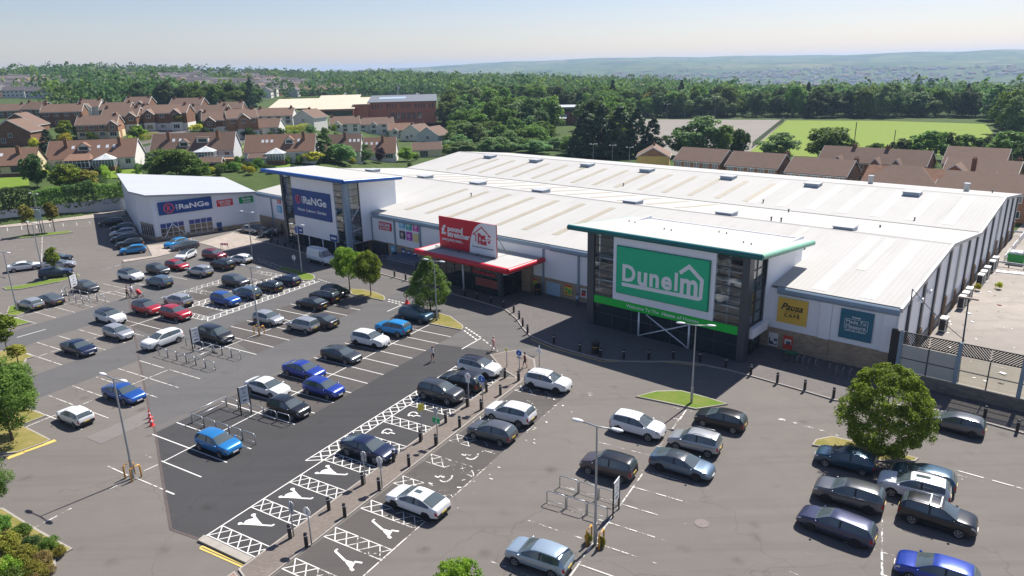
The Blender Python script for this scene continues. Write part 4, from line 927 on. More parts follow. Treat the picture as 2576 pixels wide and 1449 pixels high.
for n_, (xa, xb) in enumerate(((.85, 5.0), (5.85, 10.1))):
    m = MB(); m.box(xa, xb, -.05, -.001, .35, 3.0); wv = put(m, 'window', glassmat('annex_glass', (.05, .04, .03), .08) if n_ == 0 else MATS['annex_glass'], an)
    m = MB()
    for i in range(5): xx = xa+(xb-xa)*i/4; m.box(xx-.04, xx+.04, -.08, -.051, .3, 3.05)
    for zz in (.33, 1.25, 2.15, 3.02): m.box(xa, xb, -.078, -.052, zz-.03, zz+.03)
    fr = put(m, 'window_frame', M_LSTEEL, an); fr.parent = wv; fr.matrix_parent_inverse = Matrix.Identity(4)
    m = MB(); m.box(xa+.05, xb-.05, -.055, -.0505, 2.2, 2.98); bl = put(m, 'window_banner', flat('navy_banner', (.03, .06, .25)), an); bl.parent = wv
m = MB()
for (a, b) in (((1.2, .35), (2.9, 2.9)), ((2.9, 2.9), (4.9, .6))): m.tube([(a[0], -.3, a[1]), (b[0], -.3, b[1])], .06, 6)
put(m, 'wall_brace', M_WHITE, an)
m = MB(); m.box(10.8, 11.75, -.06, -.001, .05, 1.75); put(m, 'door', C_BLUE, an)
m = MB(); m.prism([(-.5, 2.6), (-.9, 4.9), (-.97, 4.88), (-.57, 2.58)], 0.4, 2.9)
d_ = Vector((-1.1, 6.0)).normalized(); nx = Vector((-d_.y, d_.x)); m = MB()
pq = [d_*.5+nx*.002, d_*5.6+nx*.002, d_*5.6+nx*.06, d_*.5+nx*.06]; m.prism([(p.x, p.y) for p in pq], .5, 3.0); put(m, 'window', MATS['annex_glass'], an)
m = MB()
for i in range(7):
    p = d_*(.5+.85*i)+nx*.075; m.obox((p.x, p.y, .45), .07, .05, 2.6, math.atan2(d_.y, d_.x))
put(m, 'window_frame', M_LSTEEL, an)
e = annex_thing('shop_sign', 5.7, -.1, 'long navy sign with a pink ring emblem on the grey annex', 'sign', 4.6)
m = MB(); m.box(1.0, 10.45, -.28, -.002, 4.6, 6.9); put(m, 'panel', C_BLUE, e); range_sign(e, -1.0, -10.45, 4.6, 6.9, -.28)
e = annex_thing('shop_sign', 12.9, -.1, 'red and white offer sign on the annex between the navy and green signs', 'sign', 4.72)
m = MB(); m.box(11.4, 14.4, -.12, -.002, 4.72, 5.95); put(m, 'panel', C_RED, e); letters(e, 'lettering', 'GREAT DEALS', -11.7, -14.1, 5.35, 5.8, -.12, INK, .01); letters(e, 'lettering', 'IN STORE', -12.0, -13.9, 4.85, 5.25, -.12, INK, .01)
e = annex_thing('shop_sign', 17, -.1, 'green garden centre sign at the right end of the annex', 'sign', 4.75)
m = MB(); m.box(15.65, 18.4, -.12, -.002, 4.75, 5.98); put(m, 'panel', flat('garden_green', (.01, .30, .08)), e); letters(e, 'lettering', 'Garden', -16.2, -17.9, 5.4, 5.85, -.12, INK, .02); letters(e, 'lettering', 'Centre', -16.3, -17.8, 4.9, 5.3, -.12, INK, .02)
m = MB(); m.tube([(10.5, -.9, 0), (10.5, -.9, 1.0), (14, -.9, 1.0), (14, -.9, 0)], .04, 6); m.tube([(12.2, -.9, 0), (12.2, -.9, 1.0)], .04, 6)
e = annex_thing('guard_rail', 12.2, -.9, 'thin yellow guard rail in front of the navy annex door', 'rail'); put(m, 'rail', M_YEL if False else plain('yellow_rail', (.5, .4, .06), .5), e)

# ------------------------------------------------------------------ screen wall on the right and the yard behind it
fe = shed_thing('screen_fence', -7, -2.9, 'screen wall of brick base, glazed panels and black chevron slats closing the yard', 'fence')
m = SB(); m.ub(-30, -.3, -3.05, -2.75, 0, 1.2); put(m, 'brick_base', brick('grey_brick', (.20, .175, .15), (.2, .18, .16)), fe)
m = SB(); m.ub(-30, -.3, -3.1, -2.7, 1.2, 1.28); put(m, 'coping', M_KERB, fe)
m = SB(); m.ub(-.85, .02, -3.0, -2.6, 0, 5.1); put(m, 'black_panel', M_BLACK, fe)
for i in range(12):
    ua = -.85-2.35*i; ub_ = ua-2.35
    m = SB(); m.ub(ub_+.05, ua-.05, -2.93, -2.90, 1.3, 3.85)
    put(m, 'glass_panel', plain('frosted_pane', (.46, .46, .42), .5, var=.2, scale=.5) if i < 2 else (clearglass('dusty_glass', (.92, .92, .88), .15) if i == 2 else MATS['dusty_glass']), fe)
    m = SB(); m.ub(ua-.05, ua+.05, -2.98, -2.86, 1.28, 3.88) if i % 2 else m.ub(ua-.16, ua+.16, -3.06, -2.8, 1.28, 5.1)
    put(m, 'post', M_DGREY if i % 2 else M_GUT, fe)
    m = SB(); m.ub(ub_, ua, -2.97, -2.87, 2.5, 2.58); put(m, 'glazing_bar', M_DGREY, fe)
    m = SB(); z0, z1 = 3.92, 5.1
    m.ub(ub_, ua, -2.98, -2.88, z0, z0+.08); m.ub(ub_, ua, -2.98, -2.88, z1-.08, z1)
    hgt = z1-z0
    for j in range(-6, 11):
        s0 = ub_+j*.235; a, b = (s0, s0+hgt) if i % 2 == 0 else (s0+hgt, s0)
        pts = []
        t0, t1 = 0.0, 1.0; da = b-a
        lo, hi = ub_, ua-.09
        ts = sorted([(lo-a)/da, (hi-a)/da]); t0, t1 = max(0, ts[0]), min(1, ts[1])
        if t1-t0 < .05: continue
        p0 = (a+da*t0, z0+hgt*t0); p1 = (a+da*t1, z0+hgt*t1); w_ = .145
        m.add([(-(p0[0]), -2.95, p0[1]), (-(p0[0]+w_), -2.95, p0[1]), (-(p1[0]+w_), -2.95, p1[1]), (-p1[0], -2.95, p1[1]), (-(p0[0]), -2.91, p0[1]), (-(p0[0]+w_), -2.91, p0[1]), (-(p1[0]+w_), -2.91, p1[1]), (-p1[0], -2.91, p1[1])],
              [(0,1,2,3),(7,6,5,4),(0,4,5,1),(1,5,6,2),(2,6,7,3),(3,7,4,0)])
    put(m, 'slat_panel', M_BLACK, fe)
m = SB(); m.ub(-.12, .12, -3.03, -3.001, 1.0, 1.35); put(m, 'warning_plate', plain('warning_yellow', (.7, .5, .02), .5), fe)
# poles in the yard
u_, z_ = FAC(*k(3, 1, 1455, 1030), -1.4); e = shed_thing('pole', -1.0, -1.4, 'thin leaning grey pole behind the screen wall with a rope from its top', 'pole')
m = SB(); m.tube([(1.0, -1.4, 0), (-u_, -1.4, z_)], .07, 8, .05); put(m, 'shaft', M_DGREY, e, smooth=True)
topw = F(u_, -1.4, z_); bw = F(-5.6, -1.6, 4.9); mb = MB(); mb.tube([topw+(bw-topw)*t+Vector((0, 0, -.25*math.sin(math.pi*t))) for t in [i/10 for i in range(11)]], .03, 5)
tag(mb.build('rope', M_DGREY), 'dark rope sloping from the leaning pole to the yard lamp post', 'rope')
u_, z_ = FAC(*k(3, 1, 2020, 1130), -1.6); e = shed_thing('lamp_post', -5.6, -1.6, 'slim dark lamp post with a flat cross head behind the screen wall', 'lamp post')
m = SB(); m.tube([(5.6, -1.6, 0), (-u_, -1.6, z_)], .09, 8, .06); put(m, 'pole', M_DGREY, e, smooth=True); m = SB(); m.obox((-u_, -1.6, z_), 1.5, .25, .12, 0); put(m, 'lamp_head', plain('brown_head', (.2, .14, .12), .6), e)
def yard(x, y): b = BF(G(*k(3, 1, x, y))); return b
M_ACW = flat('appliance_white', (.66, .66, .64))
first = None
for i, (x, y, hh) in enumerate(((1880, 1215, 1.6), (1905, 1170, 1.6), (1935, 1125, 1.6), (1650, 1430, 1.8), (2065, 985, 1.5), (2095, 950, 1.5), (2120, 905, 1.3), (2195, 845, 1.6), (2175, 800, 1.5))):
    b = yard(x, y); u_ = U1-1.0
    if first is None:
        e = shed_thing('condenser_unit', u_, b[1], '', 'condenser'); first = e
        m = SB(); m.ub(u_-.35, u_+.35, b[1]-.65, b[1]+.65, .12, hh); put(m, 'casing', M_ACW, e)
        m = SB(); m.ub(u_-.28, u_+.28, b[1]-.67, b[1]-.651, .25, hh-.15); m.ub(u_-.37, u_-.351, b[1]-.5, b[1]+.5, .25, hh-.15); put(m, 'fan_grille', M_BLACK, e)
        m = SB(); m.ub(u_-.3, u_+.3, b[1]-.6, b[1]-.5, 0, .119); m.ub(u_-.3, u_+.3, b[1]+.5, b[1]+.6, 0, .119); put(m, 'foot', M_DGREY, e)
    else:
        e = copy_tree(first); e.location = F(u_, b[1], 0)
    tag(e, 'white boxy condenser unit with black grille standing along the gable wall', 'condenser', 'condenser units by the gable wall')
b = yard(2490, 770); e = shed_thing('waste_skip', b[0], b[1], 'green waste skip loaded with white sacks in the yard', 'skip')
m = SB(); u_, v_ = b[0], b[1]; m.prism([(-u_-1.0, v_-.9), (-u_+1.0, v_-.9), (-u_+1.0, v_+.9), (-u_-1.0, v_+.9)], .1, 1.5); put(m, 'body', plain('skip_green', (.02, .30, .05), .5), e)
m = SB(); m.ub(u_-1.08, u_+1.08, v_-.98, v_+.98, 1.38, 1.5); put(m, 'rim', plain('skip_rim', (.02, .2, .04), .5), e)
m = SB()
for i in range(6): m.ell((-u_-.6+.5*(i % 3), v_-.4+.8*(i//3), 1.55), .4, .42, .3+.1*rng.random(), 8, 6)
put(m, 'sack', M_WHITE, e, smooth=True)
b = yard(2440, 868); e = shed_thing('panel_sheet', b[0], b[1], 'long white sheet panel lying flat on the yard concrete', 'sheet')
m = SB(); m.obox((-b[0], b[1], .02), 3.4, 1.1, .1, .2); put(m, 'panel', M_WHITE, e); m = SB(); m.obox((-b[0], b[1], .005), 3.3, .1, .012, .2); put(m, 'batten', M_DGREY, e)
for lab, pts in (('grey crash barrier rail crossing the yard by the green skip', ((2260, 790), (2420, 812), (2576, 835), (2760, 862))), ('far grey crash barrier at the back of the yard', ((2460, 490), (2640, 500), (2800, 512)))):
    ps_ = [yard(*p) for p in pts]; e = shed_thing('crash_barrier', ps_[0][0], ps_[0][1], lab, 'barrier')
    m = SB(); m.tube([(-p[0], p[1], .65) for p in ps_], .14, 6); put(m, 'rail', M_STEEL, e)
    for p in ps_: m = SB(); m.ub(p[0]-.07, p[0]+.07, p[1]-.07, p[1]+.07, 0, .75); put(m, 'post', M_DGREY, e)
fb = None
for x, y in ((2275, 710), (2380, 620), (2445, 530)):
    b = yard(x, y); e = shed_thing('wall_barrier', U1-1.6, b[1], 'white rail barrier guarding a doorway of the gable wall', 'barrier', 'white barriers along the gable wall')
    m = SB(); u_ = U1-1.6; v_ = b[1]
    for zz in (.4, .75, 1.05): m.tube([(-u_, v_-2.5, zz), (-u_, v_+2.5, zz)], .05, 6)
    put(m, 'rail', M_WHITE, e)
    for dv in (-2.5, 0, 2.5): m = SB(); m.cyl((-u_, v_+dv, 0), .06, 1.1, 6); put(m, 'post', M_WHITE, e)
m = MB()
for i in range(120):
    a = rng.random(); u_ = -1.2-rng.random()**1.5*14; v_ = rng.random()*62; s_ = .04+.16*rng.random()**3
    P_ = F(u_, v_, 0); m.mi = rng.choice((0, 0, 1, 2)); m.obox((P_.x, P_.y, .004), s_*3, s_*2, s_*.6, rng.random()*3)
tag(m.build('rubble', [M_WHITE, plain('rust_scrap', (.25, .12, .07), .9), plain('grey_scrap', (.2, .2, .19), .9)]), 'scattered rubble, torn packaging and scrap over the yard concrete', 'rubble', kind='stuff')

# boundary wall on the left with a hedge bank above it
wa = empty('boundary_wall', W0, math.atan2(WD.y, WD.x), 'long grey rendered boundary wall below the hedge on the left', 'wall')
Lw = (W1-W0).length+6
m = MB(); m.box(-45, Lw, -.15, .2, 0, 2.75); m.build('render_face', plain('grey_render', (.36, .39, .42), .85, var=.18, scale=.4), wa)
m = MB(); m.box(-45, Lw, -.2, .25, 2.75, 2.86); m.build('coping', M_KERB, wa)
# ================================================================== street furniture
GOLD = plain('amber_guard', (.55, .26, .02), .45, var=.25)
LHEAD = plain('lamp_white', (.62, .64, .66), .35, var=.06)
def lamp(px, py, top, label, arm=1.0, rz=RC, guard=None, group='lamp columns in the car park', base=None, z0=0.0):
    P0 = base if base is not None else G(px, py, z0); lo, hi = 0, 28
    for _ in range(40):
        mid = (lo+hi)/2
        if proj((P0.x, P0.y, P0.z+mid))[1] > top: lo = mid
        else: hi = mid
    h = lo; e = empty('lamp_post', P0, rz, label, 'lamp post', group)
    m = MB(); m.tube([(0, 0, 0), (0, 0, 1.6)], .12, 10); m.tube([(0, 0, 1.6), (0, 0, h)], .085, 10, .05); m.build('pole', M_STEEL, e, smooth=True, angle=40)
    m = MB(); m.tube([(-arm, 0, h+.06), (0, 0, h-.02), (arm, 0, h+.06)], .045, 6); m.build('arm', M_STEEL, e, smooth=True)
    for s in (-1, 1):
        m = MB(); m.ell((s*(arm+.28), 0, h+.09), .42, .17, .09, 12, 6); m.build('lamp_head', LHEAD, e, smooth=True)
    m = MB(); m.box(-.1, .1, .1, .135, .5, 1.1); m.build('service_door', M_DGREY, e)
    if guard: guards(P0, rz, guard)
    return e
def guards(P0, rz, label):
    for s, nm in ((-.42, 'nearer the sign-board side'), (.42, 'on the other side')):
        e = empty('post_guard', P0+Vector((math.cos(rz)*s, math.sin(rz)*s, 0)), rz+R(90), label, 'guard', label)
        m = MB(); m.tube([(-.38, 0, 0), (-.38, 0, .95), (-.3, 0, 1.1), (.3, 0, 1.1), (.38, 0, .95), (.38, 0, 0)], .06, 8); m.build('hoop', GOLD, e, smooth=True)
lamp(336, 1202, 952, 'tall twin-headed lamp post with amber hoop guards at the lower left', guard='amber hoop guard at the foot of the lower left lamp post')
lamp(1497, 1370, 1072, 'twin-headed lamp post beside the nearest trolley bay, with rusty amber guards', guard='rusty amber hoop guard at the foot of the lamp post by the nearest trolley bay')
lamp(1739, 1016, 818, 'twin-headed lamp post on the grass island in front of the green sign', rz=RC+R(12))
lamp(760, 687, 566, 'twin-headed lamp post on the small grass island by the white van', arm=.9)
lamp(1100, 808, 657, 'twin-headed lamp post on the dry island by the cone-shaped tree', arm=.9)
lamp(653, 842, 672, 'twin-headed lamp post with amber guard in the middle parking rows', guard='amber hoop guard at the lamp post in the middle rows')
lamp(44, 783, 635, 'twin-headed lamp post at the far left edge above the silver hatchback')
lamp(106, 676, 561, 'twin-headed lamp post rising behind the white saloon')
lamp(106, 587, 488, 'twin-headed lamp post between the two small trees near the boundary wall')
lamp(636, 646, 534, 'twin-headed lamp post on the pale paved forecourt of the annex')
# bollards
path_b = [k(1, 3, *p) for p in ((345, 1070), (735, 785), (1075, 530), (1385, 300), (1655, 95), (510, 1155), (895, 850), (1240, 585), (1540, 345), (1810, 135))]+[k(1, 2, *p) for p in ((1910, 1140), (2125, 975), (2320, 830), (2505, 690), (2050, 1185), (2265, 1010), (2460, 860))]+[k(2, 2, 65, 720)]
front_b = [k(2, 2, *p) for p in ((420, 345), (683, 425), (890, 480), (1123, 500), (1375, 503), (1622, 500), (1890, 525), (2150, 585), (2402, 655))]+[k(3, 2, *p) for p in ((92, 735), (368, 810), (657, 890), (1537, 955), (2178, 1085), (2505, 1228))]
shop_b = [k(1, 1, *p) for p in ((1395, 905), (1507, 940), (2100, 1100), (2223, 1135), (2367, 1175), (2490, 1215))]+[k(2, 1, *p) for p in ((18, 1265), (73, 1330), (108, 1405), (157, 1474))]
rang_b = [k(1, 1, *p) for p in ((150, 565), (220, 580), (295, 600), (375, 620), (460, 640), (165, 535), (215, 505))]
proto = None
def bollard(px, py, z, label, group):
    global proto
    if proto is None:
        e = empty('bollard', (0, 0, 0)); proto = e
        m = MB(); m.cyl((0, 0, 0), .125, .98, 12); m.cyl((0, 0, .98), .125, .06, 12, .07); m.build('shaft', M_BLACK, e, smooth=True, angle=40)
        m = MB(); m.cyl((0, 0, .82), .128, .06, 12); m.build('band', LHEAD, e, smooth=True, angle=40)
    else: e = copy_tree(proto)
    e.location = G(px, py, z); tag(e, label, 'bollard', group); return e
ends = {0: 'black bollard nearest the bottom of the path on its left side', 5: 'black bollard nearest the bottom of the path on its right side', 13: 'last black bollard at the top of the path by the white crossover'}
for i, p in enumerate(path_b): bollard(*p, .1, ends.get(i, 'black bollard lining the brick path between the hatched bays'), 'bollards along the brick path')
for i, p in enumerate(front_b): bollard(*p, .12, 'black bollard at the right edge below the chevron screen' if i == 14 else 'black bollard on the kerb in front of the green-signed tower and brick wall', 'bollards along the front kerb')
for i, p in enumerate(shop_b): bollard(*p, .12, 'black bollard outside the red-canopy entrance', 'bollards outside the red canopy')
for i, p in enumerate(rang_b): bollard(*p, .12, 'black bollard in the shade below the blue-roofed tower', 'bollards below the blue-roofed tower')
# trolley bays: hoop rails, end barrier, sign board
TUBE = plain('trolley_bay_tube', (.42, .45, .48), .35, .6, var=.15)
def hoops(m, a, b, n):
    a, b = Vector(a), Vector(b); d = (b-a)/n; u = d.normalized(); L = d.length
    for i in range(n):
        s = a+d*i+u*.05; t = a+d*(i+1)-u*.05; z = Vector((0, 0, 1))
        m.tube([s, s+z*.8, s+z*.95+u*.12, t+z*.95-u*.12, t+z*.8, t], .04, 6); m.tube([s+z*.2, t+z*.2], .02, 5)
def trolley_bay(label, rows, sign, end=None, signface=1):
    o = sum((Vector(p) for r_ in rows for p in r_[:2]), Vector())/(2*len(rows)); e = empty('trolley_bay', o, 0, label, 'trolley bay')
    for (a, b, n) in rows:
        m = MB(); hoops(m, Vector(a)-o, Vector(b)-o, n); m.build('hoop_rail', TUBE, e, smooth=True)
    if end:
        m = MB(); a, b = Vector(end[0])-o, Vector(end[1])-o
        for zz in (.45, 1.0): m.tube([a+Vector((0, 0, zz)), b+Vector((0, 0, zz))], .035, 6)
        m.tube([a, a+Vector((0, 0, 1.0))], .035, 6); m.tube([b, b+Vector((0, 0, 1.0))], .035, 6); m.build('end_rail', TUBE, e, smooth=True)
    a, b = Vector(sign[0])-o, Vector(sign[1])-o; d = (b-a).normalized(); nn = Vector((-d.y, d.x, 0))*signface
    for p in (a, b): m = MB(); m.tube([p, p+Vector((0, 0, 2.6))], .06, 6); m.build('sign_post', M_BLACK, e)
    m = MB(); vs = [a+d*.08+Vector((0, 0, 1.0)), b-d*.08+Vector((0, 0, 1.0)), b-d*.08+Vector((0, 0, 2.6)), a+d*.08+Vector((0, 0, 2.6))]
    m.add([v+nn*.03 for v in vs]+[v-nn*.03 for v in vs], [(0,1,2,3),(7,6,5,4),(0,4,5,1),(1,5,6,2),(2,6,7,3),(3,7,4,0)]); bd = m.build('sign_board', LHEAD, e)
    L_ = (b-a).length
    m = MB()
    def mark(x0, x1, z0, z1, s):
        vs = [a+d*(L_*x0)+Vector((0, 0, z0)), a+d*(L_*x1)+Vector((0, 0, z0)), a+d*(L_*x1)+Vector((0, 0, z1)), a+d*(L_*x0)+Vector((0, 0, z1))]; m.add([v+nn*.034*s for v in vs], [(0,1,2,3)])
    for s in (-1, 1):
        mark(.25, .75, 2.35, 2.42, s); mark(.45, .58, 2.0, 2.12, s); mark(.3, .7, 1.9, 1.95, s); mark(.15, .85, 1.68, 1.71, s); mark(.15, .8, 1.6, 1.63, s); mark(.3, .7, 1.2, 1.35, s)
    pr = m.build('board_print', P_K, bd)
g0 = lambda c_, r_, x, y: G(*k(c_, r_, x, y))
trolley_bay('trolley bay beside the black hatchback in the dark row, sign board at its left end', [(C(-52.6, 37.2), C(-44.6, 37.4), 5), (C(-52.6, 33.6), C(-44.6, 33.7), 5)], (g0(0, 2, 2430, 1062), g0(0, 2, 2532, 1025)), (C(-52.6, 33.6), C(-52.6, 37.2)))
trolley_bay('trolley bay by the white sport utility on the lane, sign board in its middle', [(C(-69.6, 42.0), C(-60.4, 42.1), 6), (C(-69.4, 45.2), C(-60.4, 45.3), 6)], (g0(0, 2, 1945, 428), g0(0, 2, 2032, 398)), (C(-64.6, 42.1), C(-64.6, 45.2)))
h1a, h1b = g0(2, 3, 475, 550), g0(2, 3, 1075, 735); h2a, h2b = g0(2, 3, 345, 705), g0(2, 3, 965, 890)
trolley_bay('nearest trolley bay at the lower right with its tall board seen edge-on', [(h1a, h1b, 3), (h2a, h2b, 3)], (g0(2, 3, 1015, 862), g0(2, 3, 1075, 775)), None)
h1a, h1b = g0(0, 1, 660, 1075), g0(0, 1, 1065, 1172); h2a, h2b = g0(0, 1, 630, 1130), g0(0, 1, 910, 1205)
trolley_bay('farthest trolley bay on the left beside the dark grey hatchback', [(h1a, h1b, 5), (h2a, h2b, 4)], (g0(0, 1, 728, 1085), g0(0, 1, 800, 1055)), (h1a, h2a))
# shopping trolleys parked by the wall
wire = plain('trolley_wire', (.35, .40, .45), .35, .7); e = empty('shopping_trolley', (0, 0, 0)); tproto = e
m = MB()
for zz in (.55, .75, .98):
    m.tube([(-.45, -.25, zz), (.4, -.22, zz), (.4, .22, zz), (-.45, .25, zz), (-.45, -.25, zz)], .012, 4)
for i in range(7): x_ = -.45+.14*i; m.tube([(x_, -.24, .98), (x_, -.22, .55), (x_, .22, .55), (x_, .24, .98)], .01, 4)
m.build('basket', wire, e); m = MB(); m.tube([(-.45, -.26, .98), (-.6, -.26, 1.05), (-.6, .26, 1.05), (-.45, .26, .98)], .02, 5); m.build('handle', P_BL, e)
m = MB(); m.tube([(-.4, -.25, .55), (-.4, -.25, .1), (.45, -.22, .1), (.45, .22, .1), (-.4, .25, .1), (-.4, .25, .55)], .015, 4)
for a in (-.4, .42):
    for b in (-.24, .22): m.ell((a, b, .06), .06, .03, .06, 8, 5)
m.build('chassis', wire, e)
ta, tb = G(*k(1, 1, 1340, 760), .12), G(*k(1, 1, 1590, 815), .12); tz = math.atan2((tb-ta).y, (tb-ta).x); tn = Vector((-math.sin(tz), math.cos(tz), 0))
for i in range(36):
    t_ = tproto if i == 0 else copy_tree(tproto)
    t_.location = ta+(tb-ta)*((i % 12)/11)+tn*(1.0*(i//12)); t_.rotation_euler.z = tz
    tag(t_, 'wire shopping trolley nested in the corral by the brick wall', 'trolley', 'shopping trolleys in the corral')
e = empty('trolley_corral', (ta+tb)/2, tz, 'low steel corral of shopping trolleys beside the red canopy', 'corral'); Lc = (tb-ta).length/2+.8
for yy in (-.6, 2.6): m = MB(); m.tube([(-Lc, yy, 0), (-Lc, yy, 1.15), (Lc, yy, 1.15), (Lc, yy, 0)], .04, 6); m.tube([(-Lc, yy, .6), (Lc, yy, .6)], .03, 5); m.build('side_rail', TUBE, e, smooth=True)
# litter bins
for (key, x, y, r_, h_, lab) in (((2, 2), 838, 440, .42, 1.35, 'round black litter bin on the paving in front of the green tower'), ((1, 1), 1400, 735, .38, 1.25, 'black litter bin against the brick wall by the trolley corral'), ((2, 1), 258, 1085, .45, 1.5, 'tall black bin beside the red-canopy entrance')):
    e = empty('litter_bin', G(*k(*key, x, y), .12), 0, lab, 'bin')
    m = MB(); m.cyl((0, 0, 0), r_, h_*.72, 16); m.build('drum', M_BLACK, e, smooth=True, angle=40); m = MB(); m.cyl((0, 0, h_*.8), r_*1.06, h_*.1, 16); m.cyl((0, 0, h_*.9), r_*1.04, h_*.1, 16, r_*.5); m.build('lid', M_BLACK, e, smooth=True, angle=40)
    m = MB()
    for i in range(6): a = i*1.047; m.tube([(r_*.92*math.cos(a), r_*.92*math.sin(a), h_*.7), (r_*.92*math.cos(a), r_*.92*math.sin(a), h_*.82)], .03, 5)
    m.build('stay', M_BLACK, e); m = MB(); m.cyl((0, 0, h_*.55), r_*1.01, .05, 16); m.build('band', GOLD, e, smooth=True, angle=40)
# signs on poles
S_BLUE = flat('road_sign_blue', (.01, .10, .42)); S_GREEN = flat('road_sign_green', (.01, .35, .12)); S_YEL = flat('road_sign_yellow', (.65, .55, .06)); S_GREY = plain('sign_back', (.40, .42, .44), .5, .3)
VIEW = math.atan2(-1, 0)
def polesign(label, base, top, plates, z=.1, rz=None):
    P0 = G(*base, z); lo, hi = 0, 12
    for _ in range(30):
        mid = (lo+hi)/2
        if proj((P0.x, P0.y, z+mid))[1] > top: lo = mid
        else: hi = mid
    h = lo; a = RC if rz is None else rz
    e = empty('sign_post', P0, a, label, 'sign'); m = MB(); m.tube([(0, 0, 0), (0, 0, h)], .045, 8); m.build('pole', M_STEEL, e, smooth=True)
    for (shape, zc, s, mt, ink) in plates:
        zc = h-zc; m = MB(); n_ = 20
        if shape == 'disc': pts = [(s*math.cos(2*math.pi*i/n_), zc+s*math.sin(2*math.pi*i/n_)) for i in range(n_)]
        elif shape == 'tri': pts = [(-s, zc-s*.8), (s, zc-s*.8), (0, zc+s)]
        else: pts = [(-s, zc-shape), (s, zc-shape), (s, zc+shape), (-s, zc+shape)]
        m.extr(pts, 'y', -.075, -.05); pl = m.build('plate', mt, e)
        m = MB(); m.extr([(p[0]*.97, zc+(p[1]-zc)*.97) for p in pts], 'y', -.049, -.046); m.build('plate_back', S_GREY, pl)
        if ink is not None:
            m = MB(); m.extr([(-s*.12, zc-s*.45), (s*.2, zc-s*.45), (s*.12, zc+s*.15), (-s*.05, zc+s*.2)], 'y', -.082, -.0755); m.ell((0, -.078, zc+s*.4), s*.13, .004, s*.13, 8, 6); m.build('symbol', ink, pl)
    return e
c13 = lambda x, y: k(1, 3, x, y)
c12 = lambda x, y: k(1, 2, x, y)
WDISC = flat('sign_white', (.72, .72, .72))
polesign('grey-backed round sign pole left of the path by the black coupe', c13(1100, 515), c13(1085, 195)[1], [('disc', .3, .28, S_GREY, None), (.22, .62, .24, S_GREY, None)], rz=RC+R(180))
polesign('white round no-entry style sign pole right of the path by the black coupe', c13(1270, 565), c13(1260, 245)[1], [('disc', .3, .3, WDISC, P_K), (.2, .7, .2, S_GREY, None)])
polesign('grey-backed round sign pole at the lower path, left side', c13(380, 1045), c13(355, 700)[1], [('disc', .3, .3, S_GREY, None), (.2, .7, .22, S_GREY, None)], rz=RC+R(180))
polesign('white round sign with black letter on the right of the lower path', c13(560, 1130), c13(540, 755)[1], [('disc', .3, .32, WDISC, P_K)])
polesign('tall pole with square yellow sign beside the empty disabled bay', c12(1675, 1310), c12(1662, 940)[1], [(.3, .4, .26, S_YEL, None)], rz=RC+R(60))
polesign('pole with grey disc and green sign on the path', c12(1830, 1350), c12(1830, 985)[1], [('disc', .25, .25, S_GREY, None), (.24, 1.15, .36, S_GREEN, INK)])
polesign('white round sign pole behind the black sport utility', c12(2145, 975), c12(2140, 640)[1], [('disc', .3, .3, WDISC, P_R), (.16, .72, .2, WDISC, None)])
polesign('blue round pedestrian sign pole halfway up the path', c12(2285, 1000), c12(2280, 668)[1], [('disc', .3, .33, S_BLUE, INK), (.14, .78, .25, S_GREY, None)])
polesign('short pole with yellow plate at the top left of the path', c12(2525, 575), c12(2520, 385)[1], [(.16, .2, .12, S_YEL, None)])
polesign('blue round sign pole at the crossing, beside the walking man', k(2, 2, 78, 712), k(2, 2, 62, 408)[1], [('disc', .3, .3, S_BLUE, INK), (.12, .75, .22, S_GREY, None)], .06)
polesign('triangular white warning sign pole behind the white sport utility', k(2, 2, 275, 576), k(2, 2, 272, 362)[1], [('tri', .45, .4, WDISC, None)], .0)
polesign('round white sign pole on the grass island near the white van', k(1, 1, 396, 825), k(1, 1, 392, 690)[1], [('disc', .35, .38, WDISC, P_K)])
polesign('square blue parking sign pole near the tall blue-roofed tower', k(1, 1, 440, 640), k(1, 1, 420, 400)[1], [(.55, .6, .5, S_BLUE, INK)], .12)
b0 = G(*k(0, 1, 420, 465), .12); e = empty('notice_board', b0, RC, 'pale blue-grey notice board between the two small trees by the boundary wall', 'notice board')
m = MB(); m.box(-1.1, 1.1, -.05, .05, 2.6, 4.6); m.build('board', plain('pale_board', (.42, .55, .62), .5), e)
for s in (-.9, .9): m = MB(); m.tube([(s, .1, 0), (s, .1, 4.5)], .06, 6); m.build('post', M_DGREY, e)
# cones and road barrier
CONE = flat('cone_red', (.65, .05, .05)); cp = None
for i, (key, x, y, lab, s) in enumerate((((0, 2), 1530, 1170, 'red and white traffic cone at the near end of the row of three', .85), ((0, 2), 1518, 1130, 'red and white traffic cone in the middle of the row of three', .85), ((0, 2), 1508, 1092, 'red and white traffic cone at the far end of the row of three', .85), ((1, 1), 1520, 1178, 'red and white traffic cone standing by the cone-shaped tree', 1.3))):
    if cp is None:
        e = empty('traffic_cone', (0, 0, 0)); cp = e
        m = MB(); m.box(-.25, .25, -.25, .25, 0, .05); m.cyl((0, 0, .05), .19, .4, 12, .12); m.cyl((0, 0, .65), .08, .35, 12, .03); m.build('cone', CONE, e, smooth=True, angle=40); m = MB(); m.cyl((0, 0, .45), .121, .2, 12, .081); m.build('sleeve', INK, e, smooth=True, angle=40)
    else: e = copy_tree(cp)
    e.location = G(*k(*key, x, y)); e.scale = (s, s, s); tag(e, lab, 'traffic cone', 'traffic cones')
b0 = G(*k(0, 1, 2262, 622), .07); e = empty('road_barrier', b0, RC+R(20), 'small red and white road barrier on the pale forecourt', 'barrier')
m = MB(); m.box(-.7, .7, -.05, .05, .6, .95); m.build('board', CONE, e); m = MB()
for i in range(3): m.box(-.6+.45*i, -.4+.45*i, -.06, -.0505, .6, .95)
m.build('white_stripes', INK, e)
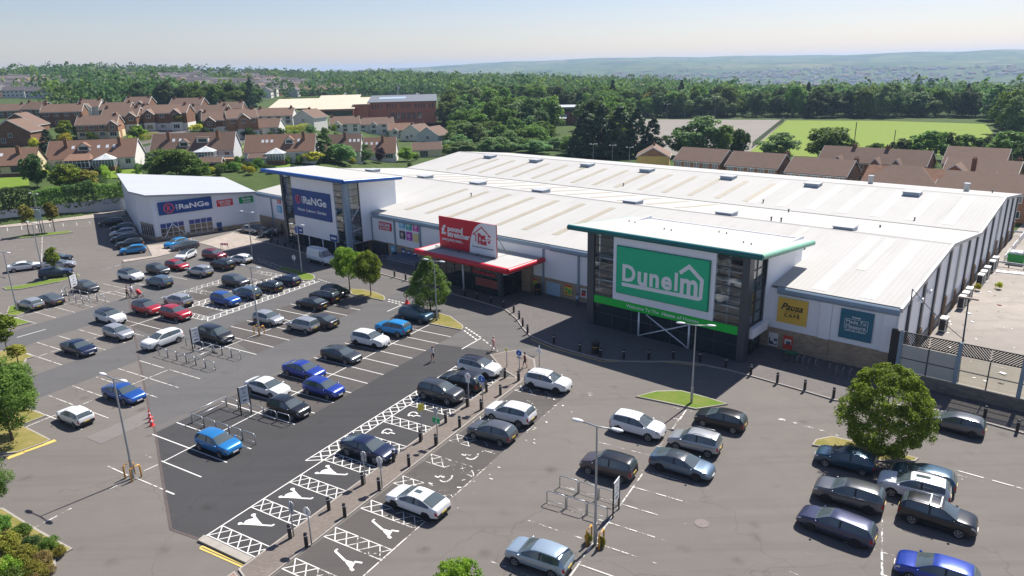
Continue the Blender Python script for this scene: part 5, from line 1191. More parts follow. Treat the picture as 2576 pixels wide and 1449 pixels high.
for s in (-.6, .6): m = MB(); m.tube([(s, -.3, 0), (s, 0, .9), (s, .3, 0)], .03, 5); m.build('leg', M_DGREY, e)
# cycle stands and the covered machine by the brick wall
cs = None
for x, y in ((300, 540), (355, 552), (415, 570), (480, 585), (620, 625), (690, 645), (755, 660), (825, 680)):
    if cs is None:
        e = empty('cycle_stand', (0, 0, 0)); cs = e; m = MB(); m.tube([(0, -.35, 0), (0, -.35, .65), (0, -.25, .8), (0, .25, .8), (0, .35, .65), (0, .35, 0)], .03, 6); m.build('hoop', M_STEEL, e, smooth=True)
        for s in (-.35, .35): m = MB(); m.cyl((0, s, 0), .08, .02, 8); m.build('base_plate', M_STEEL, e)
    else: e = copy_tree(cs)
    e.location = G(*k(3, 2, x, y), .12); e.rotation_euler.z = RB; tag(e, 'steel cycle hoop in the row along the brick wall', 'cycle stand', 'cycle stands by the brick wall')
b0 = G(*k(3, 2, 235, 525), .12); e = empty('parked_bicycle', b0, RB+R(15), 'dark bicycle with a green cover leaning by the cycle stands', 'bicycle')
for s in (-.52, .52):
    m = MB(); m.tube([(s+.33*math.cos(i*.4488), 0, .33+.33*math.sin(i*.4488)) for i in range(15)], .025, 5, cap=False); m.build('wheel', M_BLACK, e)
m = MB(); m.tube([(-.52, 0, .33), (-.1, 0, .75), (.4, 0, .8), (.52, 0, .33)], .025, 5); m.tube([(-.1, 0, .75), (0, 0, .33), (.4, 0, .8)], .025, 5); m.build('frame', M_DGREY, e)
m = MB(); m.ell((-.1, 0, .95), .75, .3, .22, 14, 8); m.build('cover', plain('green_cover', (.02, .09, .04), .7, var=.4), e, smooth=True)
m = MB(); m.tube([(.42, -.28, 1.0), (.45, 0, .92), (.42, .28, 1.0)], .02, 5); m.build('handlebar', M_DGREY, e)

# ================================================================== people
SKIN = plain('skin', (.45, .26, .19), .6, var=.08)
def person(P0, rz, label, top, legs, skinlegs=True, hair=(.04, .025, .02), stride=.22, arm=.3, h=1.7, extra=None):
    """one continuous skinned body on a joint skeleton; feet on the ground, head with face, five fingers a hand"""
    e = empty('person', P0, rz, label, 'person'); s = h/1.7
    J = {'pel': (0, 0, .93, .14), 'wai': (.01, 0, 1.08, .125), 'che': (.015, 0, 1.28, .15), 'nek': (.02, 0, 1.45, .06), 'hd0': (.035, 0, 1.53, .075), 'hd1': (.045, 0, 1.61, .09), 'top': (.03, 0, 1.67, .06)}
    E = [('pel', 'wai'), ('wai', 'che'), ('che', 'nek'), ('nek', 'hd0'), ('hd0', 'hd1'), ('hd1', 'top')]
    for sd_, g_ in ((1, 'l'), (-1, 'r')):
        f = stride*sd_; b = -arm*sd_
        J.update({'hip'+g_: (0, .09*sd_, .88, .095), 'kne'+g_: (.06+f*.45, .095*sd_, .49, .065), 'ank'+g_: (f-.02, .1*sd_, .09, .042), 'toe'+g_: (f+.15, .12*sd_, .04, .035),
                  'sho'+g_: (.01, .185*sd_, 1.39, .062), 'elb'+g_: (b*.45-.02, .235*sd_, 1.12, .046), 'wri'+g_: (b+.05, .225*sd_, .88, .03), 'pal'+g_: (b*1.1+.07, .222*sd_, .80, .032)})
        E += [('pel', 'hip'+g_), ('hip'+g_, 'kne'+g_), ('kne'+g_, 'ank'+g_), ('ank'+g_, 'toe'+g_), ('che', 'sho'+g_), ('sho'+g_, 'elb'+g_), ('elb'+g_, 'wri'+g_), ('wri'+g_, 'pal'+g_)]
        for n_ in range(5):
            L_ = (.055, .08, .09, .083, .065)[n_]; nm = 'f%d%s' % (n_, g_); dx = (-.035, -.02, -.006, .008, .022)[n_]
            J[nm] = (b*1.1+.075+dx*(1 if n_ else 1.6), .222*sd_-.01*sd_, .80-L_*.55, .009); J[nm+'t'] = (b*1.12+.085+dx*1.3, .215*sd_-.02*sd_, .80-L_, .008); E += [('pal'+g_, nm), (nm, nm+'t')]
    names = list(J); me = bpy.data.meshes.new('body'); me.from_pydata([(a*s, b*s, c*s) for a, b, c, r_ in J.values()], [(names.index(a), names.index(b)) for a, b in E], [])
    o = bpy.data.objects.new('body', me); COL.objects.link(o); md = o.modifiers.new('skin', 'SKIN'); md.use_smooth_shade = True
    for i, nm in enumerate(names): rr = J[nm][3]*s; me.skin_vertices[0].data[i].radius = (rr, rr*(1.15 if nm in ('che', 'wai', 'pel') else 1)); me.skin_vertices[0].data[i].use_root = (i == 0)
    sb = o.modifiers.new('sub', 'SUBSURF'); sb.levels = 1; sb.render_levels = 1
    bpy.context.view_layer.update(); dg = bpy.context.evaluated_depsgraph_get(); m2 = bpy.data.meshes.new_from_object(o.evaluated_get(dg)); bpy.data.objects.remove(o)
    m2.materials.clear()
    mats = [SKIN, plain('cloth_%.2f_%.2f_%.2f' % top, top, .85, var=.15), plain('cloth_%.2f_%.2f_%.2f' % legs, legs, .85, var=.15), plain('shoe_dark', (.05, .045, .045), .6), plain('hair_%.2f_%.2f' % hair[:2], hair, .7)]
    for q_ in mats: m2.materials.append(q_)
    for p in m2.polygons:
        c = p.center; z = c.z/s; y = abs(c.y)/s
        if z > 1.585 or (z > 1.5 and c.x/s < .03): i = 4
        elif z > 1.42: i = 0
        elif z > .98 and not (y > .19 and z < 1.16): i = 1
        elif y > .17 and z > .6: i = 0
        elif z > (.55 if skinlegs else .08): i = 2
        elif z > .08: i = 0
        else: i = 3
        p.material_index = i; p.use_smooth = True
    link('body', m2, e)
    m = MB(); m.ell((.125*s, 0, 1.575*s), .02*s, .014*s, .022*s, 6, 5)
    for q_ in (-.033, .033): m.ell((.115*s, q_*s, 1.605*s), .012*s, .012*s, .008*s, 6, 4)
    m.ell((.115*s, 0, 1.535*s), .012*s, .022*s, .006*s, 6, 4)
    for q_ in (-.085, .085): m.ell((.04*s, q_*s, 1.585*s), .02*s, .012*s, .028*s, 6, 5)
    m.build('face', SKIN, e, smooth=True)
    m = MB(); m.ell((.025*s, 0, 1.635*s), .10*s, .092*s, .075*s, 12, 8); m.ell((-.03*s, 0, 1.57*s), .06*s, .08*s, .08*s, 10, 7); m.build('hair', mats[4], e, smooth=True)
    return e
W_, BK, PK = (.62, .60, .62), (.02, .02, .025), (.60, .28, .30)
toR = RC; toL = RC+math.pi
person(G(*k(1, 2, 1782, 528)), RC+R(150), 'person in white top and dark shorts walking along the dark lane', W_, BK)
person(G(*k(1, 2, 2392, 418)), RC+R(20), 'person in pink top and pink trousers crossing towards the shops', PK, (.58, .36, .36), False, (.5, .42, .3), arm=.4)
person(G(*k(2, 2, 132, 588), .06), RC+R(200), 'person in dark red top and black shorts by the blue crossing sign', (.12, .03, .04), BK)
person(G(*k(2, 1, 655, 1205), .12), RB+R(90), 'person in light blue top near the left dark column of the green tower', (.35, .45, .55), (.05, .06, .09), False)
person(G(*k(0, 1, 1288, 1125)), RC+R(35), 'person in black clothes walking beside the pushchair family', BK, BK, False, h=1.65)
person(G(*k(0, 1, 1335, 1108)), RC+R(30), 'person in white top and shorts pushing the red pushchair', (.55, .55, .62), (.22, .2, .2), arm=-.1, h=1.8)
for i, (x, y, lab, t_) in enumerate(((205, 500, 'person in white top in the shade by the dark cars at the tower', W_), (262, 450, 'person in black near the left column of the blue-roofed tower', BK), (1108, 660, 'person in a white shirt at the dark entrance behind the trees', W_), (225, 415, 'person in brown top against the buff brick by the blue-roofed tower', (.2, .1, .06)))):
    person(G(*k(1, 1, x, y), .12), RB+R(70*i), lab, t_, BK, False)
b0 = G(*k(0, 1, 1405, 1112)); e = empty('pushchair', b0, RC+R(30), 'red pushchair with black wheels pushed across the car park', 'pushchair')
m = MB(); m.ell((0, 0, .62), .34, .26, .3, 12, 8); m.build('seat', flat('pushchair_red', (.5, .02, .04)), e, smooth=True); m = MB(); m.ell((-.12, 0, .92), .3, .27, .22, 12, 8); m.build('hood', CONE, e, smooth=True)
m = MB(); m.tube([(-.35, -.25, .1), (.1, -.25, .6), (-.55, -.22, 1.05), (-.55, .22, 1.05), (.1, .25, .6), (-.35, .25, .1)], .02, 5); m.tube([(.35, -.24, .1), (0, -.25, .55)], .02, 5); m.tube([(.35, .24, .1), (0, .25, .55)], .02, 5); m.build('frame', M_BLACK, e)
for a in (-.35, .36):
    for b in (-.26, .26): m = MB(); m.tube([(a, b-.02, .1), (a, b+.02, .1)], .1, 10); m.build('wheel', M_BLACK, e)
# ================================================================== cars
def paintmat(name, c, metal=.25, rough=.28):
    if name in MATS: return MATS[name]
    q = N(name); n = q.noise(2.5, 4, .6, q.pos()); q.col(q.mix(n, [x*.93 for x in c], [min(1, x*1.07) for x in c])).set(rough=rough, metal=metal, spec=.5, coat=.6)
    q.b.inputs['Coat Roughness'].default_value = .08; MATS[name] = q.mat; return q.mat
PAINT = {'white': ((.66, .67, .68), .0), 'silver': ((.40, .41, .43), .5), 'sblue': ((.33, .42, .50), .5), 'grey': ((.115, .122, .135), .45), 'dgrey': ((.05, .055, .062), .4), 'black': ((.011, .012, .015), .2), 'navy': ((.010, .018, .055), .3),
         'blue': ((.012, .075, .32), .3), 'rblue': ((.016, .045, .30), .35), 'lblue': ((.008, .22, .52), .2), 'mblue': ((.02, .19, .47), .3), 'teal': ((.03, .075, .12), .4), 'bluegrey': ((.10, .155, .22), .45), 'red': ((.36, .012, .022), .2), 'dred': ((.17, .010, .022), .3), 'brown': ((.075, .06, .065), .4), 'purple': ((.045, .05, .10), .4)}
CARP = {n_: paintmat('car_paint_'+n_, *v_) for n_, v_ in PAINT.items()}
def cglass():
    q = N('car_glass'); q.col((.065, .085, .092)).set(rough=.04, spec=.8, coat=.3); MATS['car_glass'] = q.mat; return q.mat
CGL = cglass(); TRIM = plain('car_trim', (.018, .018, .020), .6, var=.2); TYRE = plain('tyre_rubber', (.015, .015, .016), .85, var=.3)
RIMS = plain('alloy_rim', (.42, .43, .45), .3, .7, var=.1); RIMD = plain('dark_rim', (.05, .05, .055), .35, .6); HLG = plain('headlight_glass', (.50, .52, .55), .15, .3); TLG = plain('tail_light_red', (.38, .01, .015), .2)
PLW = flat('plate_white', (.68, .68, .66)); PLY = flat('plate_yellow', (.62, .44, .04)); RAIL = plain('roof_rail', (.35, .36, .38), .35, .6)
# kinds: length, width, height, wheelbase, wheel radius, roof line (x, z) rear->front as fractions, shoulder line, rear-screen x, windscreen x, glass span
KIND = {
 'hatch': dict(L=4.15, W=1.78, H=1.48, wb=2.55, wr=.31, zt=[(0, .44), (.006, .62), (.025, .71), (.07, .875), (.12, .945), (.22, .985), (.36, 1), (.48, .985), (.56, .935), (.65, .83), (.755, .695), (.81, .675), (.88, .645), (.94, .595), (.975, .53), (.993, .43), (1, .33)],
               zb=[(0, .40), (.01, .56), (.08, .66), (.3, .645), (.6, .615), (.745, .61), (.82, .605), (.9, .58), (.96, .515), (1, .30)], rs=(.02, .10), ws=(.56, .755), gs=(.09, .70), bp=.40),
 'suv': dict(L=4.45, W=1.86, H=1.66, wb=2.66, wr=.35, zt=[(0, .44), (.006, .62), (.02, .70), (.06, .885), (.11, .95), (.2, .985), (.36, 1), (.5, .985), (.57, .94), (.65, .84), (.745, .715), (.80, .70), (.88, .675), (.945, .63), (.978, .56), (.994, .46), (1, .34)],
               zb=[(0, .40), (.01, .57), (.08, .67), (.3, .65), (.6, .63), (.735, .635), (.82, .64), (.9, .62), (.965, .55), (1, .32)], rs=(.02, .095), ws=(.56, .745), gs=(.09, .69), bp=.40),
 'saloon': dict(L=4.72, W=1.84, H=1.43, wb=2.80, wr=.33, zt=[(0, .44), (.006, .64), (.02, .70), (.06, .725), (.11, .755), (.20, .85), (.29, .94), (.37, .985), (.46, 1), (.54, .98), (.59, .93), (.66, .83), (.75, .70), (.81, .675), (.88, .64), (.94, .585), (.977, .51), (.994, .42), (1, .32)],
               zb=[(0, .42), (.01, .58), (.05, .66), (.15, .68), (.35, .655), (.6, .625), (.74, .615), (.82, .605), (.9, .575), (.965, .50), (1, .30)], rs=(.125, .29), ws=(.58, .75), gs=(.17, .70), bp=.44),
 'estate': dict(L=4.65, W=1.80, H=1.48, wb=2.68, wr=.32, zt=[(0, .42), (.006, .60), (.025, .69), (.06, .86), (.09, .925), (.2, .97), (.36, .99), (.48, 1), (.57, .955), (.66, .835), (.755, .695), (.81, .675), (.88, .64), (.94, .585), (.977, .51), (.994, .42), (1, .32)],
               zb=[(0, .40), (.01, .55), (.06, .645), (.3, .645), (.6, .62), (.745, .61), (.82, .605), (.9, .575), (.965, .50), (1, .30)], rs=(.018, .08), ws=(.57, .755), gs=(.07, .70), bp=.42),
 'box': dict(L=4.15, W=1.80, H=1.68, wb=2.58, wr=.33, zt=[(0, .42), (.006, .58), (.02, .68), (.045, .90), (.07, .955), (.2, .985), (.36, 1), (.52, .99), (.60, .955), (.67, .85), (.75, .69), (.81, .645), (.89, .60), (.95, .54), (.985, .45), (1, .32)],
               zb=[(0, .40), (.01, .55), (.06, .64), (.3, .63), (.6, .60), (.74, .60), (.81, .59), (.9, .55), (.97, .48), (1, .30)], rs=(.012, .06), ws=(.60, .75), gs=(.06, .69), bp=.42),
 'mpv': dict(L=4.6, W=1.86, H=1.78, wb=2.8, wr=.33, zt=[(0, .40), (.006, .57), (.02, .66), (.045, .90), (.07, .955), (.2, .985), (.36, 1), (.54, .985), (.62, .94), (.70, .82), (.80, .66), (.85, .61), (.91, .55), (.96, .47), (.985, .40), (1, .30)],
               zb=[(0, .38), (.01, .53), (.06, .60), (.3, .60), (.6, .57), (.79, .56), (.85, .54), (.92, .48), (.97, .41), (1, .28)], rs=(.012, .06), ws=(.61, .80), gs=(.05, .74), bp=.42),
 'coupe': dict(L=4.70, W=1.86, H=1.39, wb=2.82, wr=.34, zt=[(0, .44), (.006, .64), (.02, .72), (.05, .755), (.10, .80), (.18, .88), (.27, .955), (.36, .99), (.44, 1), (.53, .975), (.58, .925), (.66, .81), (.745, .70), (.80, .675), (.87, .64), (.935, .58), (.977, .50), (.994, .42), (1, .32)],
               zb=[(0, .42), (.01, .59), (.05, .68), (.15, .70), (.35, .665), (.6, .63), (.735, .62), (.82, .61), (.9, .575), (.965, .50), (1, .30)], rs=(.085, .27), ws=(.57, .745), gs=(.15, .69), bp=.42),
}
WP = [(0, .80), (.015, .87), (.06, .945), (.14, .985), (.3, 1), (.7, 1), (.82, .985), (.91, .94), (.965, .865), (.99, .78), (1, .72)]
def pchip(x, pts): return lerp1(x, [p[0] for p in pts], [p[1] for p in pts])
def smoothcurve(pts):
    xs = np.array([p[0] for p in pts]); ys = np.array([p[1] for p in pts]); h = np.diff(xs); dl = np.diff(ys)/h; d = np.zeros(len(xs))
    for i in range(1, len(xs)-1):
        if dl[i-1]*dl[i] > 0: w1, w2 = 2*h[i]+h[i-1], h[i]+2*h[i-1]; d[i] = (w1+w2)/(w1/dl[i-1]+w2/dl[i])
    d[0], d[-1] = dl[0], dl[-1]
    def f(x):
        x = min(max(x, xs[0]), xs[-1]); i = min(np.searchsorted(xs, x, 'right')-1, len(xs)-2); t = (x-xs[i])/h[i]
        return ((1+2*t)*(1-t)**2*ys[i]+t*(1-t)**2*h[i]*d[i]+t*t*(3-2*t)*ys[i+1]+t*t*(t-1)*h[i]*d[i+1])
    return f
def build_kind(kd):
    L, W_, H, wb, wr = kd['L'], kd['W'], kd['H'], kd['wb'], kd['wr']
    zt, zb, wp = smoothcurve(kd['zt']), smoothcurve(kd['zb']), smoothcurve(WP)
    key = {0, .004, .012, .02, .035, .05, .965, .98, .99, .996, 1.0, *kd['rs'], *kd['ws'], *kd['gs'], kd['bp']-.014, kd['bp']+.014, .925, .03}
    xw = [.5-wb/2/L-.004, .5+wb/2/L-.012]                       # rear and front wheel centres
    ra = wr*1.13
    for c in xw:
        for a in range(0, 181, 9): key.add(c+ra/L*math.cos(math.radians(a)))
    for i in range(41): key.add(i/40)
    xs = sorted(key); xs2 = [xs[0]]
    for x in xs[1:]:
        if x-xs2[-1] > .0035 or x == 1.0: xs2.append(x)
    xs = xs2; rs, ws, gs, bp = kd['rs'], kd['ws'], kd['gs'], kd['bp']
    rings = []
    for x in xs:
        w_ = W_/2*wp(x); t_, b_ = zt(x)*H, zb(x)*H; b_ = min(b_, t_-.012*H); z0 = .155*H*(1.0 if .08 < x < .92 else 1.0+.55*(abs(x-.5)-.42)/.08)
        z0 = min(z0, b_-.05*H)
        gh = max(0, min(1, (t_-b_)/(.30*H))); wt = w_*(.95-.235*gh); cr = (.022+.020*gh)*H; cr = min(cr, (t_-b_)*.6)
        e_ = t_-cr
        ga = min(.02, (e_-b_)*.2)
        half = [(w_*.80, z0), (w_*.955, z0+.015), (w_*.975, z0+.12*(b_-z0)), (w_*.985, z0+.22*(b_-z0)), (w_*.992, z0+.32*(b_-z0)), (w_*.998, z0+.42*(b_-z0)), (w_*1.0, z0+.52*(b_-z0)), (w_*.998, z0+.62*(b_-z0)), (w_*.99, z0+.74*(b_-z0)), (w_*.978, z0+.86*(b_-z0)), (w_*.965, b_-.012*H), (w_*.945, b_)]
        for f in (.04, .35, .68, .94): half.append((w_*.945+(wt-w_*.945)*f, b_+(e_-b_)*f))
        half += [(wt*.97, e_+cr*.18), (wt*.80, e_+cr*.62), (wt*.45, e_+cr*.92), (0, t_)]
        rings.append(half)
    nh = len(rings[0]); M = nh*2-1
    def full(h): return [(y, z) for y, z in h]+[(-y, z) for y, z in h[-2::-1]]
    V = [[((x-.5)*L, y, z) for y, z in full(h)] for x, h in zip(xs, rings)]
    strips = {}
    def put_(nm, f): strips.setdefault(nm, []).append(f)
    for i in range(len(xs)-1):
        xc = (xs[i]+xs[i+1])/2
        for j in range(M-1):
            jj = j if j < nh-1 else M-2-j; side = 'l' if j < nh-1 else 'r'
            f = [(i, j), (i+1, j), (i+1, j+1), (i, j+1)]
            zc = sum(V[a][b][2] for a, b in f)/4; nm = 'body'
            tall = (zt(xc)-zb(xc))*H
            if jj >= 16:
                if ws[0] < xc < ws[1]: nm = 'windscreen'
                elif rs[0] < xc < rs[1]: nm = 'rear_window'
                elif rs[1] <= xc <= ws[0]: nm = 'roof'
            elif 12 <= jj <= 14 and gs[0] < xc < gs[1] and abs(xc-bp) > .014 and tall > .11*H:
                nm = 'side_window_'+side+('a' if xc < bp else 'b')
            elif 12 <= jj <= 14 and gs[0] < xc < gs[1] and tall > .11*H: nm = 'trim'
            elif jj in (8, 9) and .925 < xc < .99: nm = 'headlight_'+side
            elif jj in (6, 7, 8, 9) and xc < .035: nm = 'tail_light_'+side
            elif jj <= 2: nm = 'trim'
            if jj <= 9:
                for c in xw:
                    if ((xc-c)*L)**2+(zc-wr)**2 < ra**2: nm = 'arch'
            put_(nm, f)
    out = {}
    def pack(lists, push=0.0):
        idx = {}; vs = []; fs = []; mi = []
        for m_, fl in enumerate(lists):
            for f in fl:
                q_ = []
                for a in f:
                    if a not in idx:
                        idx[a] = len(vs); p = V[a[0]][a[1]]
                        if push:
                            c = Vector((p[0], p[1], p[2]-H*.45)); c.x *= .35; c.normalize(); p = (p[0]+c.x*push, p[1]+c.y*push, p[2]+c.z*push)
                        vs.append(p)
                    q_.append(idx[a])
                fs.append(q_); mi.append(m_)
        return vs, fs, mi
    vs, fs, mi = pack([strips['body'], strips.get('trim', [])+strips.get('arch', [])])
    mb = MB(); mb.v, mb.f, mb.m = vs, fs, mi
    e0, e1 = len(mb.v), 0
    mb.mi = 1; mb.add(V[0], [tuple(range(M))]); mb.add(V[-1], [tuple(range(M-1, -1, -1))])
    mb.box(-L*.47, L*.47, -W_*.38, W_*.38, .17*H, .30*H)
    out['body'] = (mb.mesh('body', [CARP['white'], TRIM], smooth=True, angle=38), None)
    def single(nm, src, mt, push):
        if src not in strips: return
        a, b, c = pack([strips[src]], push); m_ = MB(); m_.v, m_.f, m_.m = a, b, c; out[src] = (m_.mesh(nm, [mt], smooth=True, angle=38), nm)
    single('roof', 'roof', CARP['white'], 0); single('windscreen', 'windscreen', CGL, .0); single('rear_window', 'rear_window', CGL, .0)
    for s in 'lr':
        for q_ in 'ab': single('side_window', 'side_window_'+s+q_, CGL, 0)
        single('headlight', 'headlight_'+s, HLG, .0); single('tail_light', 'tail_light_'+s, TLG, .0)
    # fittings
    for s in (1, -1):
        m_ = MB(); xm = (ws[1]-.5-.035)*L; zz = zb(ws[1])*H+.06; m_.ell((xm, s*(W_/2+.085), zz), .085, .11, .07, 8, 6); out['mirror%d' % s] = (m_.mesh('mirror', [CARP['white']], smooth=True), 'mirror')
    m_ = MB(); zf = .36*H; xf = L/2; m_.box(xf-.06, xf+.012, -W_*.27, W_*.27, .20*H, .30*H); m_.box(xf-.06, xf+.006, -W_*.30, W_*.30, .335*H, .395*H) if False else None; out['grille'] = (m_.mesh('grille', [TRIM]), 'grille')
    m_ = MB(); m_.box(xf-.02, xf+.03, -.26, .26, .235*H, .235*H+.11); out['plate_f'] = (m_.mesh('number_plate', [PLW]), 'number_plate')
    m_ = MB(); m_.box(-L/2-.02, -L/2+.03, -.26, .26, .38*H, .38*H+.11); out['plate_r'] = (m_.mesh('number_plate', [PLY]), 'number_plate')
    # wheel: tyre with a rim as sub-part
    m_ = MB(); tw = .20
    prof = [(-tw/2, wr*.70), (-tw/2, wr*.93), (-tw*.38, wr), (tw*.38, wr), (tw/2, wr*.93), (tw/2, wr*.70)]
    def lathe(m_, prof, n_):
        o = len(m_.v)
        for i in range(n_):
            a = 2*math.pi*i/n_
            for (y, r_) in prof: m_.v.append((r_*math.cos(a), y, r_*math.sin(a)))
        P = len(prof)
        for i in range(n_):
            for j in range(P-1): m_.f.append([o+i*P+j, o+((i+1) % n_)*P+j, o+((i+1) % n_)*P+j+1, o+i*P+j+1]); m_.m.append(m_.mi)
    lathe(m_, prof, 24); out['wheel'] = (m_.mesh('wheel', [TYRE], smooth=True, angle=40), 'wheel')
    m_ = MB(); lathe(m_, [(-tw*.42, .01), (-tw*.42, wr*.72)], 24); lathe(m_, [(tw*.30, .01), (tw*.30, wr*.66)], 24); m_.mi = 1
    lathe(m_, [(tw*.44, wr*.60), (tw*.50, wr*.72)], 24)
    for i in range(5):
        a = 2*math.pi*i/5; ca, sa = math.cos(a), math.sin(a)
        for da in (-.16, .16):
            ce, se = math.cos(a+da), math.sin(a+da)
            m_.add([(wr*.10*ca-wr*.05*sa, tw*.46, wr*.10*sa+wr*.05*ca), (wr*.10*ca+wr*.05*sa, tw*.46, wr*.10*sa-wr*.05*ca), (wr*.68*ce+wr*.05*se, tw*.48, wr*.68*se-wr*.05*ce), (wr*.68*ce-wr*.05*se, tw*.48, wr*.68*se+wr*.05*ce)], [(0,1,2,3)])
    lathe(m_, [(tw*.47, .005), (tw*.47, wr*.17)], 12); out['rim'] = (m_.mesh('rim', [RIMD, RIMS]), 'rim')
    out['meta'] = dict(xw=[(c-.5)*L for c in xw], W=W_, H=H, L=L, wr=wr, ws=ws, rs=rs, zt=zt)
    return out
KM = {n_: build_kind(v_) for n_, v_ in KIND.items()}
def override(o, m, slot=0):
    o.material_slots[slot].link = 'OBJECT'; o.material_slots[slot].material = m
CARN = 0
def car(px, py, kind, colr, head, label, roof=None, rails=False, sun=None, bars=False, darkrim=False, cat='car', grp='cars in the car park', s=1.0, z=0.0):
    """px, py: picture position of the car's middle; head: 'R' / 'L' along the bays, or a pair of picture points rear -> front"""
    km = KM[kind]; me = km['meta']; P0 = G(px, py, z+.47*me['H']); P0.z = z
    if head == 'R': a = RC
    elif head == 'L': a = RC+math.pi
    elif isinstance(head, (int, float)): a = R(head)
    else: d = G(*head[1], .3)-G(*head[0], .3); a = math.atan2(d.y, d.x)
    e = empty('parked_car' if cat == 'car' else cat, P0, a+R(rng.uniform(-1.2, 1.2)), label, cat, grp); e.scale = (s, s, s)
    col = CARP[colr]
    for key_, val in km.items():
        if key_ in ('meta', 'wheel', 'rim'): continue
        o = link(val[1] or 'body', val[0], e)
        if key_ in ('body', 'mirror1', 'mirror-1'): override(o, col)
        elif key_ == 'roof': override(o, CARP[roof] if roof else col)
    for xw in me['xw']:
        for sd_ in (1, -1):
            wl = link('wheel', km['wheel'][0], e, (xw, sd_*(me['W']/2-.085), me['wr'])); wl.rotation_euler = (0, 0, 0 if sd_ == 1 else math.pi)
            ri = link('rim', km['rim'][0], wl)
            if darkrim: override(ri, RIMD, 1)
    L, H = me['L'], me['H']
    if rails or bars:
        if kind+'rails' not in KM:
            ms = []
            for sd_ in (1, -1):
                m = MB(); x0, x1 = (.14-.5)*L, (.50-.5)*L; y_ = sd_*me['W']*.335; m.tube([(x0, y_, H*.955), (x0+.12, y_, H*1.015), (x1-.12, y_, H*1.02), (x1, y_, H*.97)], .025, 6); ms.append(m.mesh('roof_rail', [RAIL], smooth=True))
            m = MB(); m.box(-.55, -.47, -me['W']*.36, me['W']*.36, H*1.015, H*1.04); m.box(.05, .13, -me['W']*.36, me['W']*.36, H*1.015, H*1.04); ms.append(m.mesh('roof_bar', [LHEAD])); KM[kind+'rails'] = ms
        for i_, m_ in enumerate(KM[kind+'rails']):
            if i_ < 2 or bars: link('roof_rail' if i_ < 2 else 'roof_bars', m_, e)
    if sun:
        if kind+'sun%s' % sun not in KM:
            m = MB(); x0, x1 = ((.30-.5)*L, (.49-.5)*L) if sun == 'big' else ((.40-.5)*L, (.52-.5)*L); w_ = me['W']*.24; n_ = 5
            for i in range(n_):
                xa, xb = x0+(x1-x0)*i/n_, x0+(x1-x0)*(i+1)/n_; za, zb_ = me['zt'](xa/L+.5)*H+.012, me['zt'](xb/L+.5)*H+.012; dy = .035
                m.add([(xa, -w_, za-dy), (xb, -w_, zb_-dy), (xb, 0, zb_), (xa, 0, za), (xb, w_, zb_-dy), (xa, w_, za-dy)], [(0,1,2,3),(3,2,4,5)])
            KM[kind+'sun%s' % sun] = m.mesh('sunroof', [CGL], smooth=True)
        link('sunroof', KM[kind+'sun%s' % sun], e)
    m = None
    return e
def q1(c_, r_, x, y): return k(c_, r_, x, y)
def hp(c_, r_, a, b): return (k(c_, r_, *a), k(c_, r_, *b))
A1 = hp(0, 1, (1440, 645), (1255, 665))
